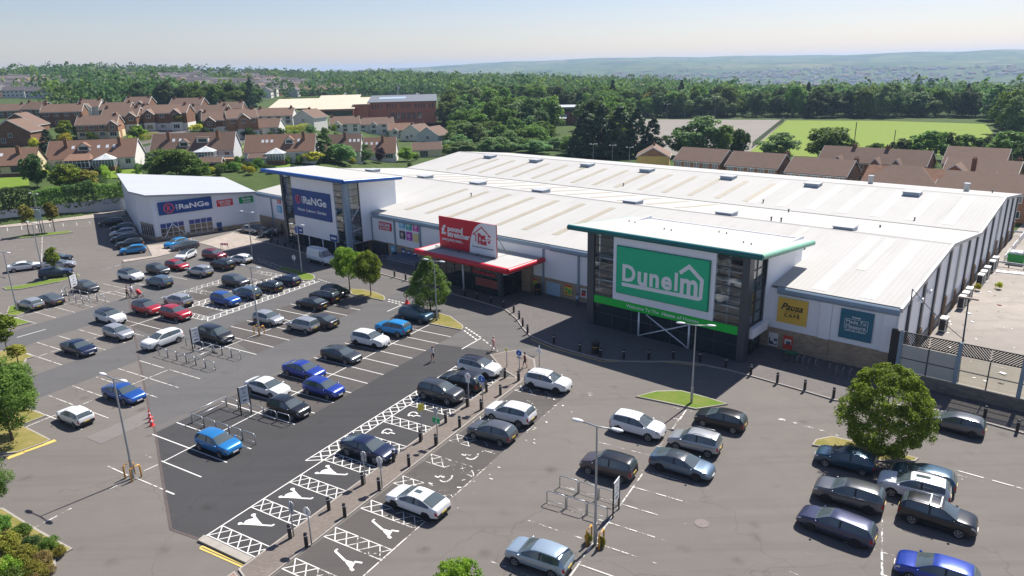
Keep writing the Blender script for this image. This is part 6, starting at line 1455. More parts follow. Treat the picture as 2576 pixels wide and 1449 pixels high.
CARS = [
 # shaded row beside the annex
 (q1(0,1,1115,352), 'suv', 'black', A1, 'black car at the far end of the shaded row beside the annex', {}),
 (q1(0,1,1225,405), 'hatch', 'navy', A1, 'dark blue hatchback second from the far end of the shaded row', {}),
 (q1(0,1,1235,462), 'suv', 'silver', A1, 'pale silver sport utility in the shaded row beside the annex', dict(rails=True)),
 (q1(0,1,1250,512), 'estate', 'dgrey', A1, 'dark grey estate car between the pale silver one and the black one in the shade', {}),
 (q1(0,1,1305,570), 'suv', 'black', A1, 'black sport utility next to the bright blue hatchback in the shade', {}),
 (q1(0,1,1335,630), 'hatch', 'lblue', A1, 'bright sky-blue hatchback at the sunny end of the annex row', {}),
 (q1(0,1,1768,563), 'hatch', 'lblue', hp(0,1,(1850,560),(1690,605)), 'bright blue hatchback tucked behind the grey estate by the annex', {}),
 (q1(0,1,1858,592), 'estate', 'grey', hp(0,1,(1960,595),(1815,622)), 'grey estate car with roof rails on the paved corner by the annex', dict(rails=True)),
 (q1(0,1,1868,686), 'hatch', 'white', hp(0,1,(1940,680),(1810,735)), 'white hatchback with black roof driving past the pale paved corner', dict(roof='black')),
 (q1(0,1,2155,682), 'suv', 'dred', 'R', 'dark red sport utility at the back near the annex forecourt', {}),
 (q1(0,1,2418,722), 'hatch', 'white', 'L', 'white hatchback near the lamp on the pale forecourt', {}),
 (q1(0,1,2238,775), 'suv', 'black', 'L', 'black sport utility between the dark red and the silver cars at the back', {}),
 (q1(0,1,1780,787), 'hatch', 'red', 'R', 'bright red hatchback in the back rows', {}),
 (q1(0,1,2010,842), 'suv', 'silver', 'L', 'silver crossover behind the red hatchback in the back rows', {}),
 (q1(0,1,1590,826), 'hatch', 'dgrey', 'R', 'dark grey hatchback left of the red hatchback in the back rows', {}),
 (q1(0,1,1315,887), 'suv', 'white', 'R', 'white sport utility with black roof left of the blue-grey one', dict(roof='black', darkrim=True)),
 (q1(0,1,1600,947), 'suv', 'bluegrey', 'L', 'blue-grey sport utility parked in front of the dark grey hatchback', {}),
 (q1(0,1,2372,946), 'suv', 'dgrey', 'R', 'dark grey crossover in the hatched bays with its nose to the right', {}),
 (k(1,1,-95,1060), 'suv', 'bluegrey', 'L', 'blue-grey sport utility in the hatched bays beside the bright blue one', {}),
 (q1(0,1,2268,1127), 'suv', 'blue', 'R', 'bright blue crossover in the disabled bays of the middle row', {}),
 (q1(0,1,1790,1137), 'suv', 'silver', 'L', 'white-silver sport utility behind the two red ones', {}),
 (q1(0,1,1478,1212), 'suv', 'red', 'R', 'red crossover with black roof, left of the pair of reds', dict(roof='black')),
 (q1(0,1,1768,1266), 'suv', 'red', 'R', 'red sport utility with red roof, right of the pair of reds', {}),
 (q1(0,1,868,1002), 'hatch', 'dgrey', 'R', 'dark slate hatchback behind the farthest trolley bay', {}),
 (q1(0,1,497,1127), 'saloon', 'grey', 'L', 'grey saloon left of the farthest trolley bay', {}),
 (q1(0,1,305,1172), 'hatch', 'silver', 'L', 'silver hatchback beside the lamp at the far left', {}),
 (q1(0,1,245,797), 'saloon', 'white', hp(0,1,(155,840),(365,812)), 'white saloon parked sideways at the far left', {}),
 (q1(0,1,592,777), 'coupe', 'silver', hp(0,1,(450,820),(690,800)), 'silver coupe behind the small tree at the far left', {}),
 (q1(0,1,585,718), 'hatch', 'black', hp(0,1,(450,820),(690,800)), 'black car half hidden behind the silver coupe at the far left', {}),
 (q1(0,1,563,862), 'suv', 'navy', hp(0,1,(460,895),(660,875)), 'dark navy sport utility in front of the small tree at the far left', {}),
 (q1(0,1,1110,1302), 'suv', 'white', 'R', 'white crossover with black roof above the small silver hatchback', dict(roof='black', darkrim=True)),
 (q1(0,2,1190,225), 'hatch', 'silver', 'R', 'small silver hatchback below the white crossover with black roof', {}),
 (q1(0,2,790,378), 'saloon', 'navy', 'R', 'dark blue saloon alone in the second row on the left', {}),
 (q1(0,2,1632,297), 'suv', 'white', hp(0,2,(1785,305),(1575,380)), 'white sport utility driving down the lane beside a trolley bay', {}),
 (q1(0,2,2172,248), 'mpv', 'black', 'R', 'black people carrier beside the trolley bay sign board', {}),
 (q1(0,2,1245,832), 'saloon', 'blue', 'R', 'blue saloon behind the lower left lamp post', {}),
 (q1(0,2,752,1055), 'hatch', 'white', 'L', 'small white hatchback with its tail to the viewer at the left', dict(s=.93)),
 (q1(0,2,2195,1330), 'hatch', 'mblue', 'R', 'sky-blue hatchback alone on the dark tarmac at the lower left', {}),
 (k(1,1,125,1318), 'hatch', 'silver', 'R', 'pale silver hatchback beside the amber-guarded lamp in the middle rows', {}),
 (k(1,2,468,147), 'box', 'silver', 'L', 'boxy silver car with upright tail in the middle rows', {}),
 (k(1,2,650,110), 'saloon', 'dgrey', 'L', 'dark grey saloon behind the boxy silver car', {}),
 (k(1,2,1380,177), 'suv', 'lblue', 'L', 'bright blue sport utility below the cone-shaped tree', {}),
 (k(1,1,1612,1278), 'suv', 'teal', 'R', 'dark blue sport utility in the shade of the cone-shaped tree', dict(rails=True)),
 (k(1,2,1150,292), 'suv', 'white', 'R', 'white coupe-backed sport utility in the long dark row', dict(darkrim=True)),
 (k(1,2,860,447), 'coupe', 'dgrey', 'R', 'slate grey saloon in the long dark row', {}),
 (k(1,2,482,602), 'saloon', 'rblue', 'R', 'royal blue saloon in the long dark row', {}),
 (k(1,2,682,782), 'hatch', 'rblue', 'R', 'royal blue hatchback in front of the white saloon in the dark row', {}),
 ((673, 972), 'saloon', 'white', 'R', 'white saloon behind the royal blue hatchback', {}),
 ((726.5, 1022), 'hatch', 'black', 'R', 'black hatchback beside the hoop rails of the dark row', {}),
 (k(1,2,2245,572), 'suv', 'white', 'R', 'white sport utility with dark glass roof at the top of the hatched bays', dict(roof='black', darkrim=True)),
 (k(1,2,2065,712), 'suv', 'black', 'L', 'black sport utility with its tail to the path, beside the white one', {}),
 (k(1,2,1863,817), 'suv', 'dgrey', 'R', 'dark slate sport utility with sun glint in the hatched bays', {}),
 ((927, 1125), 'coupe', 'navy', 'R', 'glossy black-blue coupe in the hatched bays left of the path', {}),
 ((1283, 1036), 'suv', 'white', 'L', 'white sport utility right of the path above the grey hatchback', {}),
 ((1237, 1082), 'hatch', 'grey', 'L', 'dark grey hatchback right of the path in the old bays', {}),
 (k(1,3,1620,682), 'coupe', 'white', hp(1,3,(1690,815),(1365,690)), 'white fastback coupe with a sunroof right of the path', dict(sun='small', darkrim=True)),
 (k(2,2,363,717), 'suv', 'white', 'R', 'white sport utility near the crossing with dark wheels', dict(darkrim=True, rails=True)),
 (k(2,2,1265,1157), 'suv', 'white', hp(2,2,(1080,1195),(1375,1275)), 'white compact sport utility in the worn row facing right', {}),
 (k(2,2,1840,1312), 'box', 'silver', 'L', 'silver crossover hatchback with roof rails and tow bar', dict(rails=True, s=.98)),
 (k(2,2,2100,1092), 'hatch', 'black', hp(2,2,(2245,1185),(1925,1110)), 'black hatchback beside the grass island with the tall lamp', {}),
 (k(2,3,970,317), 'box', 'brown', 'L', 'dark brown-grey crossover next to the nearest trolley bay', dict(roof='black', s=1.0)),
 (k(2,3,1712,312), 'coupe', 'bluegrey', hp(2,3,(1490,325),(1860,425)), 'blue-grey fastback with a dark roof panel in the worn row', dict(roof='dgrey', sun='small', darkrim=True)),
 ((1356, 1394), 'hatch', 'sblue', 'L', 'pale silver-blue hatchback at the bottom edge', {}),
 (k(3,2,1890,1132), 'hatch', 'grey', hp(3,2,(2065,1220),(1690,1130)), 'grey hatchback parked by the kerb right of the big tree', dict(darkrim=True)),
 (k(3,3,780,257), 'hatch', 'teal', hp(3,3,(965,365),(580,270)), 'dark blue hatchback left of the big tree trunk', {}),
 (k(3,3,1560,440), 'hatch', 'teal', 147, 'dark teal hatchback half hidden behind the white sport utility by the big tree', {}),
 (k(3,3,1468,542), 'suv', 'white', 147, 'white sport utility with glass roof panel and rails on the right', dict(sun='big', rails=True)),
 (k(3,3,817,607), 'suv', 'grey', 147, 'grey sport utility with a darker roof, left of the white one', dict(roof='dgrey', darkrim=True)),
 (k(3,3,1710,822), 'suv', 'black', hp(3,3,(1450,880),(1910,1015)), 'black sport utility with white roof bars at the right', dict(rails=True, bars=True)),
 (k(3,3,690,917), 'estate', 'purple', hp(3,3,(900,1095),(430,930)), 'long dark blue-purple estate car at the lower right', dict(darkrim=True)),
 (k(3,3,1700,1395), 'hatch', 'rblue', 147, 'bright blue hatchback cut by the bottom right edge', dict(s=1.03)),
 (k(1,1,138,997), 'hatch', 'black', 'L', 'black hatchback in the upper hatched bays, left of the pair', {}),
 (k(1,1,315,937), 'hatch', 'navy', 'L', 'dark blue hatchback in the upper hatched bays, right of the pair', {}),
 (k(1,1,795,1046), 'hatch', 'black', 'R', 'black hatchback under the twin round trees', {}),
 (k(1,1,690,1097), 'suv', 'black', 'L', 'black sport utility with roof rails under the twin round trees', dict(rails=True)),
 (k(1,1,562,1167), 'saloon', 'black', 'L', 'black saloon in front of the railed sport utility', {}),
 (k(1,1,20,425), 'suv', 'dgrey', hp(1,1,(-40,440),(60,455)), 'dark grey car in the shade below the brick wall by the blue-roofed tower', {}),
 (k(0,1,2535,425), 'hatch', 'silver', hp(0,1,(2490,420),(2570,430)), 'silver car at the left end of the shaded forecourt row', {}),
 (k(1,1,150,465), 'hatch', 'black', hp(1,1,(205,465),(95,480)), 'black car with red tail lights nearest the blue-roofed tower', {}),
]
for (p, kd, cl, hd, lab, kw) in CARS: car(p[0], p[1], kd, cl, hd, lab, **kw)
M_WIDE = None
# white panel van by the tower
def van():
    P0 = G(*k(1, 1, 655, 700), 1.1); P0.z = 0; a0, b0 = G(*k(1, 1, 555, 725), .3), G(*k(1, 1, 695, 760), .3); a = math.atan2((b0-a0).y, (b0-a0).x)
    e = empty('panel_van', P0, a, 'tall white panel van standing in front of the blue-roofed tower', 'van')
    kd = dict(L=5.6, W=2.0, H=2.45, wb=3.5, wr=.36, zt=[(0, .45), (.004, .80), (.012, .93), (.04, .985), (.3, 1), (.55, .995), (.64, .965), (.70, .88), (.76, .73), (.83, .56), (.88, .52), (.94, .47), (.98, .38), (1, .22)],
              zb=[(0, .43), (.01, .55), (.3, .55), (.6, .53), (.82, .48), (.88, .46), (.94, .42), (.98, .34), (1, .2)], rs=(.0, .004), ws=(.70, .83), gs=(.62, .80), bp=.62)
    km = build_kind(kd); me = km['meta']
    for key_, val in km.items():
        if key_ in ('meta', 'wheel', 'rim') or (key_.startswith('side_window') and key_.endswith('a')): continue
        link(val[1] or 'body', val[0], e)
    for xw in me['xw']:
        for sd_ in (1, -1):
            wl = link('wheel', km['wheel'][0], e, (xw, sd_*(me['W']/2-.085), me['wr'])); wl.rotation_euler = (0, 0, 0 if sd_ == 1 else math.pi); link('rim', km['rim'][0], wl)
    m = MB()
    for s in (1, -1): m.box(-2.0, 1.0, s*1.0-.01, s*1.0+.01, .62, .68)
    m.build('side_strip', TRIM, e)
van()
# three cars by the houses
for (px, py, cl, lab, gz) in ((441, 322, 'mblue', 'light blue car on a driveway between the brick houses', None), (560, 326, 'navy', 'dark car in the shade of a house drive', None), (516, 331, 'red', 'small red car beside a garden hedge', None), (367, 322, 'dred', 'dark red car beside a white house wall', None)):
    h_ = HIT(px, py+4); e = car(px, py, 'hatch', cl, 200, lab, grp='cars at the houses'); e.location = h_
# ================================================================== vegetation
nr = np.random.default_rng(5)
def leafmat(name, dark, mid, light, trans=.48):
    q = N(name); at = q.n('ShaderNodeAttribute'); at.attribute_name = 'tint'; oi = q.n('ShaderNodeObjectInfo')
    f = q.math('ADD', q.math('MULTIPLY', at.outputs['Fac'], .75), q.math('MULTIPLY', oi.outputs['Random'], .25))
    c = q.ramp(f, [(.1, dark), (.5, mid), (.9, light)])
    hs = q.n('ShaderNodeHueSaturation'); q.l(c, hs.inputs['Color']); q.l(q.math('ADD', .475, q.math('MULTIPLY', oi.outputs['Random'], .05)), hs.inputs['Hue']); q.l(q.math('ADD', .88, q.math('MULTIPLY', oi.outputs['Random'], .24)), hs.inputs['Value'])
    q.col(hs.outputs[0]).set(rough=.6, spec=.25)
    t = q.n('ShaderNodeBsdfTranslucent'); q.l(hs.outputs[0], t.inputs[0]); m = q.n('ShaderNodeMixShader'); m.inputs[0].default_value = trans
    q.l(q.b.outputs[0], m.inputs[1]); q.l(t.outputs[0], m.inputs[2]); q.l(m.outputs[0], q.out.inputs[0]); MATS[name] = q.mat; return q.mat
LM = {'green': leafmat('leaf_green', (0.054, 0.105, 0.021), (0.128, 0.226, 0.036), (0.245, 0.362, 0.064)), 'dark': leafmat('leaf_dark', (0.032, 0.069, 0.024), (0.073, 0.134, 0.036), (0.153, 0.224, 0.060)), 'bright': leafmat('leaf_bright', (0.080, 0.145, 0.017), (0.196, 0.304, 0.026), (0.362, 0.464, 0.051)),
      'yellow': leafmat('leaf_yellow', (0.203, 0.232, 0.017), (0.464, 0.478, 0.043), (0.725, 0.652, 0.087)), 'pale': leafmat('leaf_pale', (0.088, 0.152, 0.047), (0.176, 0.287, 0.096), (0.287, 0.431, 0.160)), 'purple': leafmat('leaf_purple', (0.029, 0.017, 0.023), (0.072, 0.035, 0.051), (0.131, 0.072, 0.087), .1),
      'conifer': leafmat('leaf_conifer', (0.018, 0.049, 0.026), (0.046, 0.091, 0.046), (0.104, 0.160, 0.066), .08), 'autumn': leafmat('leaf_autumn', (0.087, 0.109, 0.017), (0.246, 0.246, 0.036), (0.435, 0.348, 0.072)), 'dry': leafmat('leaf_dry', (0.145, 0.123, 0.043), (0.319, 0.261, 0.087), (0.522, 0.406, 0.174))}
BARK = plain('tree_bark', (.095, .072, .052), .9, var=.35, scale=4)
def leafarr(Cn, Nm, size, tint, asp=.62):
    n = len(Cn); Nm = Nm/np.maximum(1e-6, np.linalg.norm(Nm, axis=1, keepdims=True)); rv = nr.normal(size=(n, 3)); t = np.cross(Nm, rv); t /= np.maximum(1e-6, np.linalg.norm(t, axis=1, keepdims=True)); b = np.cross(Nm, t)
    s = size[:, None]; a, c = t*s, b*s*asp
    V = np.stack([Cn-a, Cn-c+Nm*s*.12, Cn+a, Cn+c+Nm*s*.12], 1).reshape(-1, 3); return V, np.repeat(tint, 4)
def leafobj(name, V, tint, mat):
    me = bpy.data.meshes.new(name); nv = len(V); nf = nv//4
    me.vertices.add(nv); me.vertices.foreach_set('co', V.astype(np.float32).ravel()); me.loops.add(nv); me.loops.foreach_set('vertex_index', np.arange(nv, dtype=np.int32))
    me.polygons.add(nf); me.polygons.foreach_set('loop_start', np.arange(0, nv, 4, dtype=np.int32)); me.polygons.foreach_set('loop_total', np.full(nf, 4, dtype=np.int32))
    at = me.attributes.new('tint', 'FLOAT', 'POINT'); at.data.foreach_set('value', tint.astype(np.float32)); me.materials.append(mat); me.update(calc_edges=True); return me
def unit(n): v = nr.normal(size=(n, 3)); return v/np.linalg.norm(v, axis=1, keepdims=True)
def crown_leaves(H, Rr, zb, ncl, per, leaf, shape='round', cs=.30, irr=.16, fill=.0):
    Cl = unit(ncl)*(nr.uniform(.03, 1, (ncl, 1))**.40); zc = (H+zb)/2; hz = (H-zb)/2
    cen = np.empty((ncl, 3)); ta = nr.uniform(0, 1, ncl); rad = np.full(ncl, cs*Rr)*nr.uniform(.65, 1.25, ncl)
    if shape in ('round', 'bushy'):
        cen = Cl*np.array([Rr*(1-cs*.7), Rr*(1-cs*.7), hz*(1-cs*.6)])+np.array([0, 0, zc]); cen[:, :2] *= 1+.18*np.clip((zc-cen[:, 2:])/hz, -.6, .9)
        ph = nr.uniform(0, 6.28, 3); an = np.arctan2(cen[:, 1], cen[:, 0]); cen[:, :2] *= (1+irr*np.sin(2*an+ph[0])+irr*.7*np.sin(3*an+ph[1]+cen[:, 2]))[:, None]
    else:
        z = nr.uniform(0, 1, ncl)**(1.25 if shape == 'cone' else 1.0); a = nr.uniform(0, 6.28, ncl)
        pr = (1-z)**.75 if shape == 'cone' else (np.sin(np.clip(z*.9+.1, 0, 1)*3.1416)**.5 if shape == 'column' else np.where(z < .25, .62+1.5*z, np.sqrt(np.maximum(.02, 1-((z-.25)/.78)**2)) if shape == 'dome' else 1.02-(z-.25)*1.22)); pr = np.maximum(pr, .06)
        q_ = nr.uniform(.45, 1, ncl)**.5; cen = np.stack([np.cos(a)*pr*Rr*q_, np.sin(a)*pr*Rr*q_, zb+z*(H-zb)*.97], 1); rad = rad*(.45+.55*pr)
    rep = np.repeat(np.arange(ncl), per); n = len(rep); d = unit(n); out = cen[rep]-np.array([0, 0, zc*.8]); out /= np.maximum(1e-6, np.linalg.norm(out, axis=1, keepdims=True))
    d = d+.55*out+np.array([0, 0, .25]); d /= np.linalg.norm(d, axis=1, keepdims=True)
    P = cen[rep]+d*(rad[rep]*nr.uniform(.35, 1.08, n)**.6)[:, None]*np.array([1, 1, .85])
    Nm = d*.75+nr.normal(size=(n, 3))*.55+np.array([0, 0, .25]); sz = leaf*nr.uniform(.6, 1.3, n)
    tint = np.clip(.5+.28*(ta[rep]-.5)*2*.6+nr.normal(0, .17, n), 0, 1)
    keep = P[:, 2] > zb*.7; return P[keep], Nm[keep], sz[keep], tint[keep]
def trunk_mesh(H, zb, r, Rr, n=7):
    m = MB(); zt = zb+(H-zb)*.62; m.tube([(0, 0, -.15), (.03, .02, zb*.5), (-.02, .03, zb), (.04, -.02, zt)], r, 8, r*.3)
    for i in range(n):
        a = i*2.4; z0 = zb*.85+(zt-zb)*.55*i/n; L = Rr*(.55+.25*((i*37) % 5)/5)
        m.tube([(0, 0, z0), (.45*L*math.cos(a), .45*L*math.sin(a), z0+.30*L), (L*math.cos(a), L*math.sin(a), z0+.75*L)], r*.38, 5, r*.1)
    return m.mesh('trunk', BARK, smooth=True)
TK = {}
def treekind(name, H, Rr, zb, ncl, per, leaf, mat, shape='round', cs=.30, tr=None, irr=.16):
    V, t = leafarr(*crown_leaves(H, Rr, zb, ncl, per, leaf, shape, cs, irr)); TK[name] = dict(crown=leafobj('crown', V, t, LM[mat]), trunk=trunk_mesh(H, zb, tr or H*.018, Rr) if tr != 0 else None, H=H, R=Rr)
treekind('lime_a', 7, 2.9, 1.9, 120, 130, .11, 'bright', cs=.24); treekind('lime_b', 7, 2.9, 1.8, 120, 130, .11, 'bright', cs=.23); treekind('lime_c', 8, 3.0, 1.5, 150, 120, .11, 'green', 'drop', cs=.26)
treekind('big_lime', 7.6, 3.4, 1.2, 260, 150, .095, 'bright', 'dome', cs=.19, irr=.08); treekind('street_big', 8, 3.3, 1.2, 170, 140, .10, 'green', cs=.26)
treekind('slim', 4.6, 1.3, 1.6, 40, 60, .14, 'autumn', cs=.34); treekind('slim_b', 4.6, 1.3, 1.6, 40, 60, .14, 'bright', cs=.34)
for i, c in enumerate(('green', 'dark', 'green', 'pale', 'dark', 'green')): treekind('broad%d' % i, 13, 5.4, .5, 90, 56, .40, c, cs=.27, irr=.22)
for i, c in enumerate(('autumn', 'purple', 'pale', 'yellow', 'bright')): treekind('garden_'+c, 6, 2.8, .6, 60, 48, .26, c, cs=.3)
for i in range(2): treekind('conifer%d' % i, 17, 4.6, .8, 110, 40, .42, 'conifer', 'cone', cs=.30)
treekind('poplar', 12, 1.9, .5, 60, 45, .32, 'dark', 'column', cs=.5)
for i, c in enumerate(('green', 'dark', 'bright', 'yellow', 'dry', 'autumn')): treekind('shrub_'+c, 2.2, 1.7, .02, 44, 90, .10, c, 'bushy', cs=.34, tr=0)
def tree(kind, P0, w_, h, name, label, cat='tree', group=None, rz=None, parts=True):
    kd = TK[kind]; sx, sz = w_/(2*kd['R']), h/kd['H']; a = rng.random()*6.28 if rz is None else rz
    e = empty(name, P0, a, label, cat, group); e.scale = (sx, sx, sz); link('crown', kd['crown'], e)
    if kd['trunk']: link('trunk', kd['trunk'], e)
    return e
def size_at(P0, wpx, top):
    dep = (Vector(P0)-Vector((0, 0, HC))).dot(FW); lo, hi = 0, 40
    for _ in range(30):
        mid = (lo+hi)/2
        if proj((P0[0], P0[1], P0[2]+mid))[1] > top: lo = mid
        else: hi = mid
    return wpx*dep/FPX, lo
def tree_px(kind, bx, by, wpx, top, name, label, cat='tree', group=None, ter=False, z=.1):
    P0 = HIT(bx, by) if ter else G(bx, by, z); w_, h = size_at(P0, wpx, top); return tree(kind, P0, w_, h, name, label, cat, group)
g_ = 'trees on the car park islands'
tree_px('lime_a', 880, 731, 86, 618, 'street_tree', 'round bright green tree, left of the touching pair on the dry island', group=g_)
tree_px('lime_b', 933, 743, 80, 628, 'street_tree', 'round bright green tree, right of the touching pair on the dry island', group=g_)
tree_px('lime_c', 1083, 783, 108, 648, 'street_tree', 'cone-shaped green tree on the island beside the red-canopy entrance', group=g_)
tree_px('big_lime', 2214.5, 1144, 198, 926, 'street_tree', 'large round yellow-green tree on the right among parked cars', group=g_)
tree_px('street_big', 31, 1108, 205, 900, 'street_tree', 'large dark-trunked green tree at the left edge on the dry verge', group=g_)
tree_px('slim_b', 21, 896, 62, 788, 'street_tree', 'light green young tree at the left edge above the dry verge', group=g_)
tree_px('slim', 46, 915, 55, 868, 'street_tree', 'brownish young tree between the two green ones at the left edge', group=g_)
tree_px('street_big', -25, 1305, 120, 1135, 'street_tree', 'dark green tree cut by the left edge above the shrub bed', group=g_)
tree_px('slim', 74, 591, 41, 516, 'street_tree', 'slim autumn-tinted tree on the far island, left of the notice board', group=g_)
tree_px('slim', 138, 583, 40, 509, 'street_tree', 'slim autumn-tinted tree on the far island, right of the notice board', group=g_)
tree_px('slim_b', 142, 697, 36, 620, 'street_tree', 'slim green tree rising between the silver coupe and the navy sport utility', group=g_)
tree_px('shrub_bright', 144, 697, 22, 672, 'shrub', 'leafy green tuft at the foot of the slim tree by the navy sport utility', 'shrub')
P0 = G(1161, 1600); w_, h = size_at(P0, 150, 1404); tree('lime_b', P0, w_, h, 'street_tree', 'bright green treetop cut off by the bottom edge of the picture', group=g_)
# shrub bed at the lower left
for i, (x, y, w_, tp, kd) in enumerate(((10, 1330, 60, 1290, 'green'), (55, 1345, 55, 1312, 'green'), (20, 1385, 75, 1335, 'autumn'), (85, 1375, 60, 1338, 'dark'), (125, 1380, 60, 1345, 'green'), (150, 1395, 45, 1366, 'autumn'), (60, 1420, 80, 1370, 'autumn'), (110, 1420, 60, 1380, 'dry'), (10, 1450, 90, 1395, 'bright'), (85, 1460, 80, 1410, 'autumn'), (128, 1440, 40, 1415, 'dry'), (40, 1490, 90, 1430, 'green'), (100, 1500, 60, 1440, 'dry'), (-30, 1360, 70, 1310, 'green'))):
    P0 = G(x, y, .1); a, h = size_at(P0, w_*.9, tp+10); tree('shrub_'+kd, P0, a, h, 'shrub', {'dry': 'straw-coloured dry shrub in the lower left bed', 'autumn': 'yellowing shrub in the lower left bed', 'bright': 'light green shrub in the lower left bed', 'dark': 'dark green shrub in the lower left bed', 'green': 'mid green shrub in the lower left bed'}[kd], 'shrub', 'shrubs in the lower left bed')
# rusty weeds on the nearest lamp guards
for s in (-.45, .45):
    P0 = G(1497, 1370)+RD*s*1.0; tree('shrub_autumn', P0, .55, .75, 'weed_tuft', 'rusty weed tuft growing round the amber guards of the nearest lamp post', 'weed', 'weeds at the nearest lamp post')
for x, y in ((2105, 1045), (2320, 1030)): tree('shrub_yellow', G(*k(3, 1, x, y)), .9, 1.0, 'weed_tuft', 'yellow weed tuft growing on the yard concrete', 'weed', 'weeds in the yard')
# hedge and bank trees above the boundary wall
def hedge(P0, P1, h, wd, mat, name, label, group=None, z=None):
    P0, P1 = Vector(P0), Vector(P1); L = (P1-P0).length; n = int(L*h*60/max(.6, h*.35)); x = nr.uniform(0, L, n); f = nr.integers(0, 3, n); y = np.where(f == 0, -wd/2, np.where(f == 1, wd/2, nr.uniform(-wd/2, wd/2, n)))+nr.normal(0, .12, n); zz = np.where(f == 2, h, nr.uniform(0, h, n))+nr.normal(0, .14, n)
    zz = np.clip(zz+.25*h*np.sin(x*.7+P0.x)*.3, 0, None); Nm = np.stack([nr.normal(0, .5, n), np.sign(y)*(f < 2)+nr.normal(0, .4, n), (f == 2)*1.0+nr.normal(.3, .4, n)], 1)
    V, t = leafarr(np.stack([x, y, zz], 1), Nm, .20*nr.uniform(.6, 1.3, n)*max(.7, h/3.2), np.clip(nr.normal(.5, .22, n), 0, 1))
    o = link(name, leafobj(name, V, t, LM[mat]), None, P0, math.atan2((P1-P0).y, (P1-P0).x)); return tag(o, label, 'hedge', group)
Lw_ = (W1-W0).length
for i in range(6):
    a, b = W0+WD*(-4+(Lw_+10)*i/6)+WN*1.4, W0+WD*(-4+(Lw_+10)*(i+1)/6)+WN*1.4; a.z = b.z = 1.9
    hedge(a, b, 4.0+.7*(i % 2), 3.0, 'dark' if i % 2 else 'green', 'hedge', 'dark overgrown hedge section along the top of the grey boundary wall', 'hedge sections above the boundary wall')
GT = [('broad1', 95, 472, 62, 383, 'dark upright tree on the bank in front of the leftmost bungalow'), ('garden_bright', 175, 482, 86, 412, 'light green bushy tree on the bank below the white-dormer bungalow'), ('garden_autumn', 222, 482, 66, 428, 'bronze-tinted bushy tree beside the light green one on the bank'),
      ('broad2', 445, 448, 118, 368, 'large rounded pale green tree behind the low annex roof'), ('broad3', 398, 446, 75, 392, 'smaller green tree left of the large rounded one behind the annex'), ('broad0', 492, 448, 70, 398, 'green tree right of the large rounded one behind the annex'),
      ('shrub_yellow', 90, 376, 30, 347, 'golden round shrub beside the brick gable house'), ('conifer0', 124, 382, 46, 325, 'dark conifer between the brick gable house and the bungalow'), ('garden_bright', 170, 350, 44, 302, 'green garden tree in front of the long brick house'), ('shrub_yellow', 168, 368, 40, 335, 'golden shrub by the drive of the long brick house'),
      ('slim', 455, 330, 28, 284, 'thin pale garden tree by the light blue car'), ('shrub_yellow', 494, 330, 36, 312, 'golden shrub right of the light blue car'), ('garden_yellow', 786, 410, 60, 376, 'bright yellow garden tree behind the blue-edged roof'), ('garden_pale', 860, 412, 78, 358, 'pale green rounded tree behind the blue-edged roof'),
      ('poplar', 820, 408, 34, 332, 'narrow dark upright tree beside the pale green rounded one'), ('broad4', 910, 408, 66, 360, 'dark green tree right of the pale green rounded one'), ('garden_purple', 958, 410, 32, 370, 'purple-leaved tree at the end of the bungalow row'), ('shrub_bright', 1130, 390, 48, 361, 'bright green clipped shrub beside the garage'),
      ('shrub_bright', 842, 330, 16, 312, 'small pointed yellow-green shrub behind the stepped bungalow'), ('shrub_green', 590, 430, 40, 408, 'green garden shrub below the timber decking'), ('shrub_green', 555, 432, 40, 412, 'leafy shrub in front of the decking shed'),
      ('garden_bright', 725, 262, 40, 245, 'small bright tree in front of the cream-roofed school'), ('broad4', 1370, 338, 70, 283, 'dark tree left of the small sports hall'), ('garden_autumn', 430, 250, 40, 228, 'dark red-brown tree behind the brick houses'),
      ('broad1', 1720, 394, 90, 312, 'dark bushy tree at the right of the conifer clump'), ('broad3', 1765, 396, 120, 288, 'large pale-topped tree in front of the gravel pitch'), ('broad0', 1822, 397, 70, 310, 'green tree at the right of the pale-topped tree'), ('broad1', 1858, 396, 50, 320, 'dark slim tree at the edge of the gravel pitch'),
      ('broad3', 1960, 402, 92, 330, 'grey-green tree at the near left corner of the sports field'), ('broad2', 2082, 404, 118, 314, 'tall loose-topped tree between the houses and the sports field'), ('broad0', 2200, 402, 52, 357, 'small round tree at the near edge of the sports field'), ('broad1', 2266, 402, 60, 346, 'dark tree at the near edge of the field behind the long terrace'),
      ('broad0', 2335, 404, 104, 325, 'broad green tree at the near edge of the field, taller than its neighbours'), ('broad4', 2385, 404, 46, 330, 'narrow dark tree beside the broad green one at the field edge'), ('broad0', 2425, 406, 74, 334, 'green tree left of the far right house roofs'), ('broad1', 2470, 406, 60, 340, 'dark tree behind the far right house roofs'), ('broad0', 2532, 412, 104, 325, 'large green tree at the right edge behind the houses'), ('broad4', 2575, 440, 80, 352, 'dark tree cut by the right edge behind the houses'),
      ('shrub_bright', 2330, 420, 50, 404, 'bright green garden shrub beside the pale gable'), ('conifer0', 1470, 394, 84, 276, 'dark conifer at the left of the tall conifer clump'), ('conifer1', 1512, 394, 92, 262, 'tallest dark conifer in the middle of the clump'), ('conifer0', 1560, 394, 96, 266, 'broad dark conifer right of the tallest one'), ('conifer1', 1600, 394, 80, 272, 'dark conifer in the right half of the clump'), ('conifer0', 1640, 394, 66, 292, 'smallest dark conifer at the right end of the clump'),
      ('conifer1', 2305, 246, 42, 190, 'dark pointed conifer standing above the far woodland'), ('conifer0', 2335, 248, 40, 196, 'second dark pointed conifer beside the taller one above the far woodland'), ('garden_yellow', 2070, 262, 22, 234, 'pale yellow round tree at the back of the sports field'), ('garden_autumn', 1637, 292, 60, 232, 'olive-yellow tall tree standing out from the woodland')]
